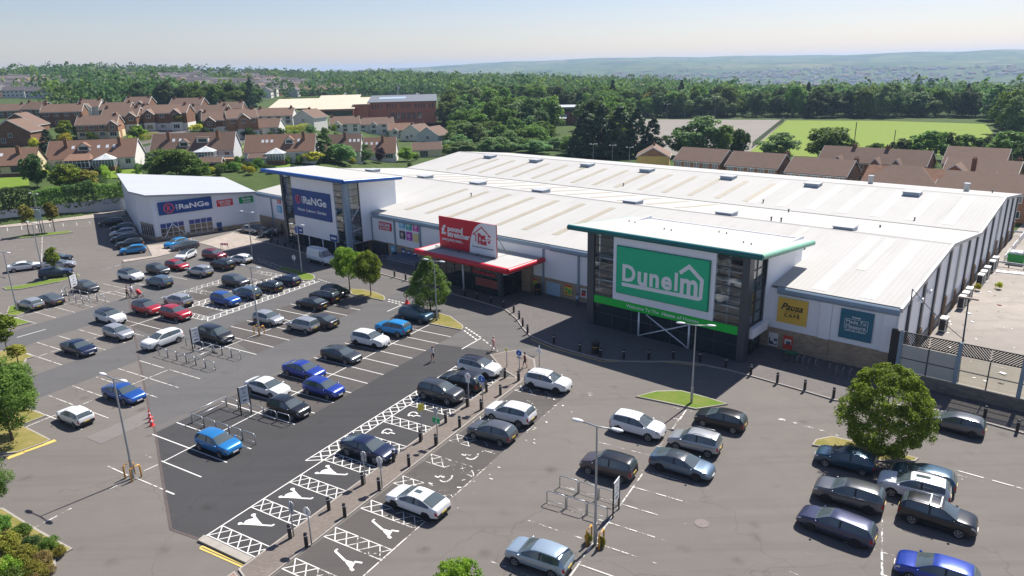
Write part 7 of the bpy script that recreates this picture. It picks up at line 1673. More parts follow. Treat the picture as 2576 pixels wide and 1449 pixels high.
for kd, x, y, w_, tp, lab in GT:
    tree_px(kd, x, y, w_, tp, 'shrub' if kd.startswith('shrub') else ('conifer_tree' if kd.startswith('conifer') else 'tree'), lab, 'shrub' if kd.startswith('shrub') else 'tree', ter=True)
for (a, b, h, wd, mt, lab) in (((356, 352), (394, 346), 1.6, 2, 'yellow', 'golden clipped hedge beside the street behind the bungalows'), ((698, 338), (778, 330), 2.4, 2.2, 'yellow', 'tall golden hedge in front of the white-walled house'), ((262, 432), (275, 470), 1.6, 1.2, 'bright', 'tall clipped hedge dividing the bungalow lawn from the bank'), ((278, 415), (340, 405), 2.0, 1.5, 'dark', 'dark climbing hedge beside the white conservatory'), ((640, 350), (690, 335), 1.2, 1, 'green', 'low green hedge by the white-walled house')):
    hedge(HIT(*a), HIT(*b), h, wd, mt, 'hedge', lab)
# woodland: each of the nearer trees stands alone
def inpoly(x, y, P):
    c = False; j = len(P)-1
    for i in range(len(P)):
        if (P[i][1] > y) != (P[j][1] > y) and x < (P[j][0]-P[i][0])*(y-P[i][1])/(P[j][1]-P[i][1])+P[i][0]: c = not c
        j = i
    return c
FIELDP = [(1860, 396), (1978, 301), (2240, 303), (2495, 309), (2520, 345), (2485, 396), (2149, 402)]; GRAVP = [(1590, 299), (1980, 301), (1885, 400), (1640, 400)]
cand = []; sp = 9.6
for i in range(-64, 68):
    for j in range(21, 135):
        x, y = i*sp+rng.uniform(-3.4, 3.4), j*sp+rng.uniform(-3.4, 3.4); r = math.hypot(x, y)
        if r < 212 or r > 1150: continue
        z = T(x, y); px, py = proj((x, y, z))
        if px < -30 or px > 2610 or inpoly(px, py, FIELDP) or inpoly(px, py, GRAVP): continue
        if px < 1130 and py > (274 if px < 640 else 252): continue
        if 640 < px < 1130 and py > 246: continue
        if 1375 < px < 1490 and 300 < py < 372: continue
        if py > 392 or (px > 1560 and py > 296 and not (px > 2495 and py < 345)): continue
        if px < 900:
            dn = mnoise.noise((x/95, y/95, 1.7))
            if (r > 470 and dn < .09+min(.14, (r-520)*.0005)): continue
        if px > 1900 and r > 560 and mnoise.noise((x/120, y/120, 4.2)) < -.1: continue
        cand.append((r, x, y, z, px))
cand.sort()
far_c = []
wood_lab = {0: 'mid green broadleaf tree in the woodland behind the shops', 1: 'dark green broadleaf tree in the woodland behind the shops', 2: 'mid green broadleaf tree in the woodland behind the shops', 3: 'pale grey-green broadleaf tree in the woodland behind the shops', 4: 'dark green broadleaf tree in the woodland behind the shops', 5: 'mid green broadleaf tree in the woodland behind the shops'}
for n_, (r, x, y, z, px) in enumerate(cand):
    if n_ < 285:
        i = rng.choice((0, 1, 2, 4, 5, 3, 1)); h = rng.uniform(11, 18) if px > 1130 else rng.uniform(10, 15.5); low = 1120 < px < 1475 and r < 300
        if low: h = rng.uniform(4.5, 7.5) if r < 262 else rng.uniform(7, 10.5); i = rng.choice((0, 3, 2, 3))
        if rng.random() < .06 and not low: tree('conifer%d' % (n_ % 2), (x, y, z), rng.uniform(6, 8), h*1.15, 'conifer_tree', 'dark conifer standing among the broadleaf trees of the woodland', 'tree', 'conifers in the woodland')
        else: tree('broad%d' % i, (x, y, z), rng.uniform(8.5, 12) if low else rng.uniform(10.5, 16), h, 'tree', wood_lab[i], 'tree', ('mid green', 'dark green', 'mid green', 'pale', 'dark green', 'mid green')[i]+' woodland trees')
    else: far_c.append((r, x, y, z, px))
def massed(name, label, lst, per, leaf, mat, hr=(9, 16.5), rr=(4.8, 8.2)):
    n = len(lst); A_ = np.array([(c[1], c[2], c[3]) for c in lst]); H_ = nr.uniform(*hr, n)*np.where(nr.random(n) < .12, 1.35, 1); R_ = nr.uniform(*rr, n); tt = nr.normal(.5, .24, n); nc = 9
    cr_ = np.repeat(np.arange(n), nc); cd = unit(len(cr_)); cc_ = A_[cr_]+np.stack([cd[:, 0]*R_[cr_]*.72, cd[:, 1]*R_[cr_]*.72, H_[cr_]*.50+cd[:, 2]*H_[cr_]*.40], 1)
    k_ = max(1, per//nc); r2 = np.repeat(np.arange(len(cr_)), k_); rep = cr_[r2]; d = unit(len(r2)); d[:, 2] = np.abs(d[:, 2])*1.1-.2
    P = cc_[r2]+d*(R_[rep]*.42*nr.uniform(.7, 1.05, len(rep)))[:, None]
    V, t = leafarr(P, d+nr.normal(size=d.shape)*.4, leaf*nr.uniform(.6, 1.3, len(rep)), np.clip(tt[rep]+nr.normal(0, .14, len(rep)), 0, 1), .8)
    o = link(name, leafobj(name, V, t, LM[mat]), None); return tag(o, label, 'woodland', kind='stuff')
odd = [c for i, c in enumerate(far_c) if (math.floor(c[1]/46)+math.floor(c[2]/61)) % 3 == 0]; even = [c for i, c in enumerate(far_c) if (math.floor(c[1]/46)+math.floor(c[2]/61)) % 3 != 0]
massed('woodland', 'far-off mass of dark broadleaf woodland beyond the nearer trees', even, 62, 1.15, 'dark'); massed('woodland', 'far-off mass of mid green woodland patches among the darker wood', odd, 62, 1.15, 'green')
rid = []
for i in range(2600):                       # crest of the left hillside and hedgerows further out
    a = R(rng.uniform(-38, 40)); az = math.degrees(a); r = rng.uniform(1150, 1650) if az < -6 else rng.uniform(1150, 3900); x, y = r*math.sin(a), r*math.cos(a)
    if az > 2 and 2440 < r < 2830: continue
    if mnoise.noise((x/150, y/150, 7.7)) < (.05 if not (az < -6 and 1330 < r < 1480) else -.35): continue
    rid.append((r, x, y, T(x, y), 0))
massed('woodland', 'far hillside trees and hedgerows along the skyline', rid, 40, 1.9, 'dark', (9, 16), (6, 12))

# garden bushes and small trees between the houses
gl = {'garden_bright': 'light green garden tree among the houses on the left', 'garden_pale': 'pale green garden tree among the houses on the left', 'shrub_green': 'green garden shrub among the houses on the left', 'shrub_dark': 'dark garden shrub among the houses on the left', 'shrub_yellow': 'golden garden shrub among the houses on the left', 'broad4': 'dark garden tree among the houses on the left'}
nb = 0
for i in range(700):
    x, y = rng.uniform(-10, 1120), rng.uniform(288, 452)
    if not (y > 412 or 398 < y < 408 and x > 300 or 340 < y < 352 or 308 < y < 316): continue
    if y > 408 and x > 760 and not (880 < x and y < 420) or y > 442 and x > 300 or (y > 418 and x < 60): continue
    P0 = HIT(x, y); kd = rng.choice(('shrub_green', 'shrub_dark', 'garden_bright', 'broad4', 'garden_pale', 'shrub_yellow', 'shrub_green')); h = rng.uniform(1.3, 2.6) if kd.startswith('shrub') else rng.uniform(2.6, 4.6)
    if y > 412:
        if not kd.startswith('shrub'): kd = 'shrub_green'
        h = rng.uniform(1.0, 2.3)
    tree(kd, P0, h*rng.uniform(.9, 1.4), h, 'shrub' if kd.startswith('shrub') else 'tree', gl[kd], 'shrub' if kd.startswith('shrub') else 'tree', gl[kd]+'s'); nb += 1
    if nb > 125: break
# ================================================================== houses
def tiles(name, c):
    q = N(name); P = q.pos(); sx = q.n('ShaderNodeSeparateXYZ'); q.l(P, sx.inputs[0]); f = q.math('FRACT', q.math('MULTIPLY', sx.outputs[2], 3.3)); g2 = q.math('FRACT', q.math('MULTIPLY', sx.outputs[0], 3.2))
    n = q.noise(.7, 5, .7, P); n2 = q.noise(5, 3, .7, P); cc = q.mix(n2, [x*.72 for x in c], [x*1.25 for x in c]); cc = q.mix(q.ramp(n, [(.4, 0.0), (.75, .5)]), cc, (c[0]*.7, c[1]*.75, c[2]*.7))
    cc = q.mix(q.ramp(f, [(0, .55), (.16, 0.0), (1, 0.0)]), cc, [x*.35 for x in c]); cc = q.mix(q.ramp(g2, [(0, .25), (.15, 0.0), (1, 0.0)]), cc, [x*.4 for x in c]); q.col(cc).set(rough=.85, spec=.25); MATS[name] = q.mat; return q.mat
TB = [tiles('brown_tiles', (.215, .140, .104)), tiles('dark_brown_tiles', (.172, .112, .085)), tiles('red_brown_tiles', (.225, .132, .092))]
BR = [brick('red_brown_brick', (.20, .098, .058), (.22, .17, .13)), brick('orange_brick', (.33, .155, .085), (.3, .24, .19)), brick('dark_brick', (.135, .072, .052), (.16, .12, .1))]
REND = {'white': plain('white_render', (.68, .66, .61), .8, var=.08, scale=.6), 'cream': plain('cream_render', (.62, .53, .33), .8, var=.08, scale=.6), 'grey': plain('pale_grey_render', (.50, .51, .53), .8, var=.08, scale=.6), 'yellow': plain('yellow_render', (.60, .42, .13), .8, var=.08, scale=.6)}
HG = glassmat('house_glass', (.03, .04, .05), .06); UPVC = flat('white_frame', (.70, .70, .70)); BROWNF = flat('brown_frame', (.07, .045, .03))
def wallm(x): return REND[x] if isinstance(x, str) else BR[x]
def house(name, label, P0, rz, L, D, ev, rg, wall, roof=0, low=None, chim=(), win=(), dorm=(), sky_=(), gab=(), cons=None, sun=None, frame=None, cat='house', hip=False, group=None):
    """ridge along x; front is -y; win: (face, pos, z, w, h); gab: projecting front gables (x, w, eave, ridge, lower wall)"""
    e = empty(name, P0, rz, label, cat, group); fm = frame or UPVC; hd = D/2; pr = [(-hd, -1.5), (hd, -1.5), (hd, ev), (0, rg-.12), (-hd, ev)]
    m = MB(); m.extr(pr, 'x', -L/2, L/2)
    if low: m.mi = 1; m.box(-L/2-.03, L/2+.03, -hd-.03, hd+.03, -1.4, low[1])
    m.build('wall', [wallm(wall), wallm(low[0]) if low else wallm(wall)], e)
    o, t = .35, .16; sl = (rg-ev)/hd; ze = ev-o*sl; xr = L/2+.22; xi = xr-(hd*.9 if hip else 0)
    m = MB()
    for s in (-1, 1):
        A_ = [(-xr, s*(hd+o), ze), (xr, s*(hd+o), ze), (xi, 0, rg), (-xi, 0, rg)]; m.add(A_+[(a, b, c+t) for a, b, c in A_], [(0,1,2,3),(7,6,5,4),(0,4,5,1),(1,5,6,2),(2,6,7,3),(3,7,4,0)])
        if hip: B_ = [(s*xr, -(hd+o), ze), (s*xr, hd+o, ze), (s*xi, 0, rg)]; m.add(B_+[(a, b, c+t) for a, b, c in B_], [(0,1,2),(5,4,3),(0,3,4,1),(1,4,5,2),(2,5,3,0)])
    rf = m.build('roof', TB[roof], e)
    m = MB()
    if not hip:
        for s in (-1, 1):
            for q_ in (-1, 1): m.add([(s*(xr+.02), q_*(hd+o), ze-.08), (s*(xr+.06), q_*(hd+o), ze-.08), (s*(xr+.06), 0, rg-.08), (s*(xr+.02), 0, rg-.08), (s*(xr+.02), q_*(hd+o), ze+t), (s*(xr+.06), q_*(hd+o), ze+t), (s*(xr+.06), 0, rg+t), (s*(xr+.02), 0, rg+t)], [(0,1,2,3),(7,6,5,4),(0,4,5,1),(1,5,6,2),(2,6,7,3),(3,7,4,0)])
    for q_ in (-1, 1): m.box(-xr, xr, q_*(hd+o)-.06, q_*(hd+o)+.06, ze-.1, ze+.04)
    m.build('barge_board', fm, e)
    def zroof(y): return rg-abs(y)*sl+t
    for (cx, cy, ch) in chim:
        m = MB(); zc = zroof(cy); m.box(cx-.42, cx+.42, cy-.32, cy+.32, zc-.5, rg+ch); m.box(cx-.48, cx+.48, cy-.38, cy+.38, rg+ch-.25, rg+ch-.1)
        for px_ in (-.2, .2): m.cyl((cx+px_, cy, rg+ch), .12, .35, 8)
        m.build('chimney', BR[0], rf)
    for (x, f, wd_) in sky_:
        y = -hd*f; m = MB(); y2 = y+.75; m.add([(x-wd_/2, y, zroof(y)+.04), (x+wd_/2, y, zroof(y)+.04), (x+wd_/2, y2, zroof(y2)+.04), (x-wd_/2, y2, zroof(y2)+.04), (x-wd_/2, y, zroof(y)-.05), (x+wd_/2, y, zroof(y)-.05), (x+wd_/2, y2, zroof(y2)-.05), (x-wd_/2, y2, zroof(y2)-.05)], [(0,1,2,3),(0,4,5,1),(1,5,6,2),(2,6,7,3),(3,7,4,0)]); m.build('roof_window', LHEAD, rf)
    def window(face, p, z, w_, h_, off=0.0, par=e):
        m = MB(); fr = MB(); d = .03
        if face in 'fb':
            s = -1 if face == 'f' else 1; y = s*(hd+off); a, b = sorted((y, y+s*d)); m.box(p-w_/2, p+w_/2, a, b, z, z+h_)
            a, b = sorted((y+s*.005, y+s*(d+.05)))
            for (x0, x1, z0, z1) in ((p-w_/2-.08, p-w_/2, z-.08, z+h_+.08), (p+w_/2, p+w_/2+.08, z-.08, z+h_+.08), (p-w_/2, p+w_/2, z+h_, z+h_+.08), (p-w_/2, p+w_/2, z-.10, z)): fr.box(x0, x1, a, b, z0, z1)
            for i in range(1, max(1, round(w_/.75))): xx = p-w_/2+w_*i/round(w_/.75); fr.box(xx-.035, xx+.035, a, b, z, z+h_)
        else:
            s = -1 if face == 'l' else 1; x = s*(L/2+off); a, b = sorted((x, x+s*d)); m.box(a, b, p-w_/2, p+w_/2, z, z+h_); a, b = sorted((x+s*.005, x+s*(d+.05)))
            for (y0, y1, z0, z1) in ((p-w_/2-.08, p-w_/2, z-.08, z+h_+.08), (p+w_/2, p+w_/2+.08, z-.08, z+h_+.08), (p-w_/2, p+w_/2, z+h_, z+h_+.08), (p-w_/2, p+w_/2, z-.10, z)): fr.box(a, b, y0, y1, z0, z1)
            fr.box(a, b, p-.035, p+.035, z, z+h_)
        w0 = m.build('window', HG, par); fr.build('frame', fm, w0)
    for q_ in win: window(*q_)
    for (gx, gw, ge, gr, gl) in gab:
        m = MB(); dp = 1.3; y0 = -hd-dp; m.extr([(gx-gw/2, -1.5), (gx+gw/2, -1.5), (gx+gw/2, ge), (gx, gr-.1), (gx-gw/2, ge)], 'y', y0, -hd+.2+hd*.55)
        if gl: m.mi = 1; m.box(gx-gw/2-.03, gx+gw/2+.03, y0-.03, -hd-.04, -1.4, ge*.48)
        gb = m.build('gable_wing', [wallm(wall), wallm(gl) if gl else wallm(wall)], e)
        m = MB(); oo = .25
        for s in (-1, 1):
            zz = ge-oo*(gr-ge)/(gw/2); yb = -hd*.25; A_ = [(gx+s*(gw/2+oo), y0-.25, zz), (gx, y0-.25, gr), (gx, yb, gr), (gx+s*(gw/2+oo), yb, zz)]; m.add(A_+[(a, b, c+.14) for a, b, c in A_], [(0,1,2,3),(7,6,5,4),(0,4,5,1),(1,5,6,2),(2,6,7,3),(3,7,4,0)])
        m.build('gable_roof', TB[roof], gb)
        m = MB()
        for s in (-1, 1):
            zz = ge-oo*(gr-ge)/(gw/2); m.tube([(gx+s*(gw/2+oo), y0-.29, zz), (gx, y0-.29, gr+.02)], .11, 4)
        m.build('gable_board', fm, gb); window('f', gx, ge-1.3, min(1.5, gw*.5), 1.15, dp, e)
        if ge > 4: window('f', gx, .7, min(2.0, gw*.6), 1.3, dp+.03, e)
    for (dx, f, dw, kind) in dorm:
        yf = -hd*f; zf = zroof(yf)-.1; hh = 1.5; m = MB(); yb = yf+hh/sl+.6 if sl > .05 else yf+2
        if kind == 'box': m.box(dx-dw/2, dx+dw/2, yf, yb, zf-.3, zf+hh)
        else: m.extr([(dx-dw/2, zf-.3), (dx+dw/2, zf-.3), (dx+dw/2, zf+hh*.72), (dx, zf+hh*1.35), (dx-dw/2, zf+hh*.72)], 'y', yf, yb)
        db = m.build('dormer', [REND['white']], rf)
        m = MB()
        if kind == 'box': m.box(dx-dw/2-.2, dx+dw/2+.2, yf-.25, yb, zf+hh, zf+hh+.15)
        else:
            for s in (-1, 1):
                A_ = [(dx+s*(dw/2+.22), yf-.2, zf+hh*.62), (dx, yf-.2, zf+hh*1.38), (dx, yb, zf+hh*1.38), (dx+s*(dw/2+.22), yb, zf+hh*.62)]; m.add(A_+[(a, b, c+.12) for a, b, c in A_], [(0,1,2,3),(7,6,5,4),(0,4,5,1),(1,5,6,2),(2,6,7,3),(3,7,4,0)])
        dr = m.build('dormer_roof', TB[roof], rf); m = MB(); m.box(dx-dw*.36, dx+dw*.36, yf-.04, yf-.002, zf+.25, zf+hh*.78); dwn = m.build('dormer_window', HG, rf); 
    if cons:
        cx, cw, cd, chh = cons; y0 = -hd-cd; zb = .6; m = MB()
        m.box(cx-cw/2, cx+cw/2, y0, -hd-.01, -1.4, zb); cb = m.build('conservatory', BR[0], e); m = MB(); m.box(cx-cw/2+.05, cx+cw/2-.05, y0+.05, -hd-.02, zb, chh); m.build('conservatory_glass', glassmat('conservatory_glazing', (.10, .13, .14), .08) if 'conservatory_glazing' not in MATS else MATS['conservatory_glazing'], cb)
        m = MB()
        for i in range(8): xx = cx-cw/2+cw*i/7; m.box(xx-.05, xx+.05, y0-.03, y0+.07, zb, chh)
        for yy in (y0, y0+cd*.35, y0+cd*.7):
            for s in (-1, 1): m.box(cx+s*cw/2-.05, cx+s*cw/2+.05, yy-.05, yy+.05, zb, chh)
        m.box(cx-cw/2-.05, cx+cw/2+.05, y0-.06, y0+.08, chh-.08, chh+.06); m.box(cx-cw/2-.02, cx+cw/2+.02, y0-.04, y0+.04, chh-.6, chh-.53)
        for i in range(8):
            a = -math.pi+math.pi*i/7; xx, yy = cx+cw/2*math.cos(a)*1.0, y0+cd*.45+cd*.45*math.sin(a)*1.0; m.tube([(cx+cw/2*max(-1, min(1, 1.3*math.cos(a))), max(y0, yy), chh), (cx, y0+cd*.55, chh+1.25)], .05, 4)
        m.tube([(cx, y0+cd*.55, chh+1.25), (cx, -hd, chh+1.25)], .06, 4); m.build('conservatory_frame', UPVC, cb)
        m = MB(); ap = (cx, y0+cd*.55, chh+1.2); c4 = [(cx-cw/2, -hd, chh), (cx-cw/2, y0, chh), (cx+cw/2, y0, chh), (cx+cw/2, -hd, chh)]; b2 = (cx, -hd, chh+1.2); m.add(c4+[ap, b2], [(0,1,4,5),(1,2,4),(2,3,5,4)]); m.build('conservatory_roof', plain('polycarbonate', (.55, .58, .58), .3, var=.08), cb)
    if sun:
        sx_, sw, sdp, sh = sun; y0 = -hd-sdp; m = MB(); m.box(sx_-sw/2, sx_+sw/2, y0, -hd-.01, -2.2, .5); sb_ = m.build('sun_room', BR[0], e); m = MB(); m.box(sx_-sw/2+.04, sx_+sw/2-.04, y0+.04, -hd-.01, .5, sh); m.build('sun_room_glass', HG, sb_)
        m = MB()
        for i in range(7): xx = sx_-sw/2+sw*i/6; m.box(xx-.07, xx+.07, y0-.03, y0+.08, .5, sh)
        for zz in (.5, sh*.72, sh-.1): m.box(sx_-sw/2, sx_+sw/2, y0-.032, y0+.05, zz, zz+.12)
        m.build('sun_room_frame', UPVC, sb_); m = MB(); c4 = [(sx_-sw/2-.25, y0-.25, sh), (sx_+sw/2+.25, y0-.25, sh), (sx_+sw/2-.4, -hd+.3, sh+1.3), (sx_-sw/2+.4, -hd+.3, sh+1.3)]; b4 = [(sx_-sw/2-.25, -hd+.3, sh), (sx_+sw/2+.25, -hd+.3, sh)]; m.add(c4+b4, [(0,1,2,3),(0,3,4),(1,5,2),(0,4,5,1)]); m.build('sun_room_roof', TB[roof], sb_)
    return e
def hpx(px, py, wpx):                        # ground point and metres for a width in the picture
    P0 = HIT(px, py); dep = (P0-Vector((0, 0, HC))).dot(FW); return P0, wpx*dep/FPX
def topz(P0, ty):                            # height above the ground point that reaches picture height ty
    lo, hi = 0, 30
    for _ in range(30):
        mid = (lo+hi)/2
        if proj((P0.x, P0.y, P0.z+mid))[1] > ty: lo = mid
        else: hi = mid
    return lo
# --- front row of bungalows
P0, L = hpx(36, 437, 130); house('bungalow', 'cream bungalow with dark red-brown roof cut by the left edge', P0, R(12), L, 8.5, 2.6, 6.2, 'cream', 2, low=(0, .5), chim=((2.6, -1.5, .5),), win=(('f', -2, .9, 1.6, 1.2), ('f', 2.2, .9, 1.8, 1.2), ('f', -5, .9, 1.6, 1.2)), sky_=((-1.2, .5, .7), (-4, .5, .7)), frame=BROWNF)
P0, L = hpx(249, 418, 200); house('bungalow', 'long pale bungalow with a white arched dormer, brick sun room and white conservatory', P0, R(10), L, 9, 2.7, 6.8, 'white', 2, chim=((-L*.30, -1.6, .6), (L*.31, -1.4, .6)), win=(('f', -L*.37, .9, 1.5, 1.1), ('f', L*.42, .9, 1.2, 1.2)), dorm=((-L*.09, .62, 3.0, 'gable'),), sky_=((-L*.22, .5, .7), (L*.07, .5, .7), (L*.17, .5, .7), (L*.25, .5, .7)), sun=(-L*.11, L*.27, 3.2, 2.5), cons=(L*.19, L*.24, 3.6, 2.4))
P0, L = hpx(499, 398, 195); house('bungalow', 'long brown-roofed bungalow with boxy dormer, glass conservatory and timber decking', P0, R(6), L, 9, 2.7, 7.0, 'grey', 1, chim=((-L*.30, -1.6, .6), (L*.30, -1.6, .6)), win=(('f', -L*.4, .9, 1.3, 1.1), ('f', L*.42, .9, 1.3, 1.1)), dorm=((L*.12, .6, 3.2, 'box'), (-L*.10, .8, 2.6, 'gable')), sky_=((-L*.24, .5, .7), (-L*.16, .5, .7)), cons=(L*.18, L*.26, 4.0, 2.5))
P0, L = hpx(714, 400, 168); house('bungalow', 'brown-roofed bungalow with a white conservatory of many panes and small white dormer', P0, R(4), L, 9, 2.7, 6.9, 'white', 2, chim=((L*.34, -1.5, .6),), win=(('f', -L*.36, .9, 1.4, 1.2), ('f', L*.38, .9, 1.2, 1.1), ('f', L*.26, .9, 1.0, 1.1)), dorm=((L*.14, .6, 2.4, 'gable'),), sky_=((-L*.25, .5, .7), (-L*.19, .5, .7), (-L*.12, .5, .7), (L*.27, .5, .7)), cons=(-L*.03, L*.28, 3.8, 2.4))
P0, L = hpx(870, 398, 85); house('bungalow', 'left half of the stepped bungalow pair with a row of roof windows', P0, R(3), L, 9, 2.7, 7.2, 'white', 1, chim=((L*.05, -1.2, .6),), win=(('f', L*.1, .9, 1.4, 1.2),), sky_=((L*.2, .5, .7), (L*.32, .5, .7), (L*.44, .5, .7)))
P0, L = hpx(957, 402, 84); house('bungalow', 'right half of the stepped bungalow pair with a white bay window', P0, R(3), L, 9, 2.7, 7.2, 'white', 2, chim=((L*.12, -1.2, .6),), win=(('f', L*.32, .9, 2.2, 1.4), ('f', 0, .9, 1.3, 1.2)), sky_=((-L*.35, .5, .7), (-L*.2, .5, .7), (-L*.05, .5, .7)))
P0, L = hpx(1075, 393, 72); house('garage_block', 'low cream garage with brown roof and a white door at the end of the bungalows', P0, R(5), L, 6, 2.5, 4.6, 'cream', 1, win=(('f', -L*.1, .1, 2.6, 2.1), ('r', 0, 1.0, .9, .9)), cat='garage')
# --- brick houses behind
def two(px, py, wpx, ridge, label, rz=8, wall=0, roof=1, low=('white', 2.4), D=8.5, win=None, gab=(), chim=None, hip=False, side=False, frame=None, **kw):
    P0, W_ = hpx(px, py, wpx); rg = max(5.6, min(9.2, topz(P0, ridge))); ev = rg-2.6; L = D*1.05 if side else W_/max(.6, math.cos(R(rz)))
    if side: D_ = W_*.93; ev = rg-D_*.30
    else: D_ = D
    if win is None:
        n_ = max(2, int(L/3)); win = [('f', -L/2+L*(i+.5)/n_, z, 1.5, 1.15) for i in range(n_) for z in (.8, ev-1.5)] if not side else [('l', 0, ev-1.6, 1.1, 1.1), ('l', D_*.2, .8, 1.2, 1.2)]
    if gab: win = [w for w in win if not any(abs(w[1]*1.0-g_[0]*L) < g_[1]*.62 for g_ in gab)]
    gb = [(g_[0]*L, g_[1], ev-.25, ev-.25+g_[1]*.42, g_[2]) for g_ in gab]
    if chim is None: chim = ((-L*.42, 0, .7), (L*.42, 0, .7))
    return house('brick_house', label, P0, R(rz), L, D_, ev, rg, wall, roof, low, chim, win, gab=gb, hip=hip, frame=frame, **kw)
two(52, 362, 100, 300, 'brick house with its broad plain gable end to the viewer, cream verge, at the left', rz=95, side=True, low=None, wall=0, chim=())
two(62, 330, 100, 284, 'brick house behind the broad gable with a white verge', rz=100, side=True, low=None, wall=0, chim=((0, 0, .6),))
two(28, 296, 75, 262, 'brown-roofed brick house at the left edge of the second row', rz=10, low=None)
two(104, 300, 62, 257, 'dark brick house with plain roof second from the left at the back', rz=-18, low=None, wall=2)
two(170, 316, 88, 262, 'brick house with a plain side wall and downpipe behind the garden tree', rz=14, low=None, wall=0)
two(237, 300, 50, 251, 'small white-gabled house with an arched window at the back', rz=8, low=('white', 3.5), wall='white', gab=((0, 3.6, None),))
two(258, 345, 90, 291, 'brick house with long plain brown roof and cream ground floor in the second row', rz=12, low=('cream', 2.2), gab=((.42, 3.4, 'cream'),), wall=1)
two(318, 330, 82, 271, 'brick house with two white-edged gables and white ground floor', rz=8, gab=((-.1, 3.4, 'white'), (.35, 3.6, 'white')), wall=0)
two(302, 300, 70, 258, 'brown-roofed house half hidden behind the two white-edged gables', rz=6, low=None)
two(358, 290, 58, 244, 'brick house with tall roof at the back left of the wide twin-gabled one', rz=4, low=None, wall=0, gab=((.2, 3, None),))
two(424, 325, 118, 264, 'wide brick house with twin front gables and white lower walls by the light blue car', rz=4, gab=((-.24, 3.8, 'white'), (.30, 3.8, 'white')), wall=0, roof=0)
two(480, 292, 78, 247, 'brown-roofed brick house behind the wide twin-gabled one', rz=0, low=None, wall=0)
two(532, 306, 90, 265, 'brick house with a small white gable at the middle of the back row', rz=4, gab=((-.12, 3.4, None),), low=None, wall=0)
two(562, 334, 82, 281, 'brick house with a white verge and dark drive in the second row', rz=18, gab=((-.3, 3.6, 'white'),), wall=0)
two(612, 345, 62, 268, 'tall brick house with twin brown gables and white garage walls', rz=28, gab=((.0, 4.0, 'white'),), wall=1)
two(699, 314, 90, 272, 'white-walled house with three upstairs windows under a brown roof', rz=2, wall='white', low=None, roof=0)
two(783, 322, 64, 275, 'white house with black timbering in its gable behind the tall golden hedge', rz=70, side=True, wall='white', low=None, chim=((0, 0, .6),))
two(680, 340, 60, 312, 'low brown-roofed garage house beside the golden hedge', rz=2, low=None, wall='white', chim=())
two(870, 334, 70, 293, 'white house with steep brown roof and a low gable porch', rz=12, wall='white', low=None, gab=((-.25, 3.2, None),), roof=1)
two(948, 336, 82, 296, 'white house with timbered gable end to the right and a small gable porch', rz=14, wall='white', low=None, gab=((-.1, 3.2, None),), roof=1)
two(1010, 345, 60, 310, 'small white house with a pointed porch between the timbered houses', rz=8, wall='white', low=None, gab=((-.25, 3.0, None),), roof=2, chim=())
two(1052, 352, 74, 312, 'white house with steep gable roofs behind the garage, left part', rz=60, side=True, wall='white', low=None, roof=1)
two(1092, 366, 66, 318, 'white house with a broad pale gable and one window beside the woodland', rz=64, side=True, wall='grey', low=None, roof=1, chim=())
two(585, 290, 60, 262, 'brown-roofed brick house at the right end of the back row', rz=6, low=None)
# decking, sheds and garden pieces
P0, L = hpx(556, 412, 70); e = empty('timber_decking', P0, R(6), 'raised orange timber decking with railing behind the glass conservatory', 'decking'); m = MB(); m.box(-L/2, L/2, -1.6, 1.6, .0, 1.3); m.build('platform', plain('orange_timber', (.33, .17, .08), .8, var=.2), e)
m = MB()
for i in range(16): xx = -L/2+L*i/15; m.box(xx-.04, xx+.04, -1.62, -1.54, 1.3, 2.2)
m.box(-L/2, L/2, -1.64, -1.52, 2.2, 2.3); m.build('railing', UPVC, e)
P0, L = hpx(536, 424, 50); house('garden_shed', 'brown-roofed timber shed below the decking', P0, R(6), L, 3, 1.9, 2.9, 2, 1, cat='shed')
P0, L = hpx(652, 414, 46); house('garden_shed', 'grey garden shed beside the yellow-leaved tree', P0, R(4), 4.5, 3, 1.9, 2.8, 'grey', 1, cat='shed')
for (a, b, h_, lab, mt) in (((140, 384), (205, 380), 1.7, 'brown timber fence between the brick gable house and the bungalow', plain('brown_fence', (.16, .085, .05), .85, var=.2)), ((112, 408), (150, 402), 1.0, 'low pale garden wall at the side of the white-dormer bungalow', REND['grey']), ((350, 365), (395, 356), 1.0, 'low stone garden wall under the golden hedge', plain('stone_wall', (.3, .26, .22), .9, var=.3))):
    A_, B_ = HIT(*a), HIT(*b); rzz = math.atan2((B_-A_).y, (B_-A_).x); e = empty('garden_fence', A_, rzz, lab, 'fence'); Lf = (B_-A_).length; m = MB(); m.box(0, Lf, -.06, .06, -.8, h_); m.build('panel', mt, e); m = MB(); m.box(0, Lf, -.1, .1, h_, h_+.07); m.build('top_rail', mt, e)
sheet('lawn', [[HIT(*p) for p in q_] for q_ in (((0, 445), (70, 440), (72, 470), (0, 478)), ((275, 430), (352, 424), (360, 442), (272, 448)), ((605, 362), (630, 352), (630, 372), (606, 374)), ((680, 408), (730, 406), (728, 420), (676, 424)), ((325, 335), (380, 330), (360, 345), (325, 347)))], 0, M_GRASS)
def drape(name, pts, m, n=10, dz=.12):
    mb = MB(); A_, B_, C_, D_ = [HIT(*p) for p in pts]
    for i in range(n+1):
        for j in range(n+1):
            a = A_.lerp(B_, i/n); b = D_.lerp(C_, i/n); p = a.lerp(b, j/n); mb.v.append((p.x, p.y, T(p.x, p.y)+dz))
    for i in range(n):
        for j in range(n): mb.f.append([i*(n+1)+j, (i+1)*(n+1)+j, (i+1)*(n+1)+j+1, i*(n+1)+j+1]); mb.m.append(0)
    return tag(mb.build(name, m), kind='structure')
o = bpy.data.objects.get('lawn')
if o: bpy.data.objects.remove(o)
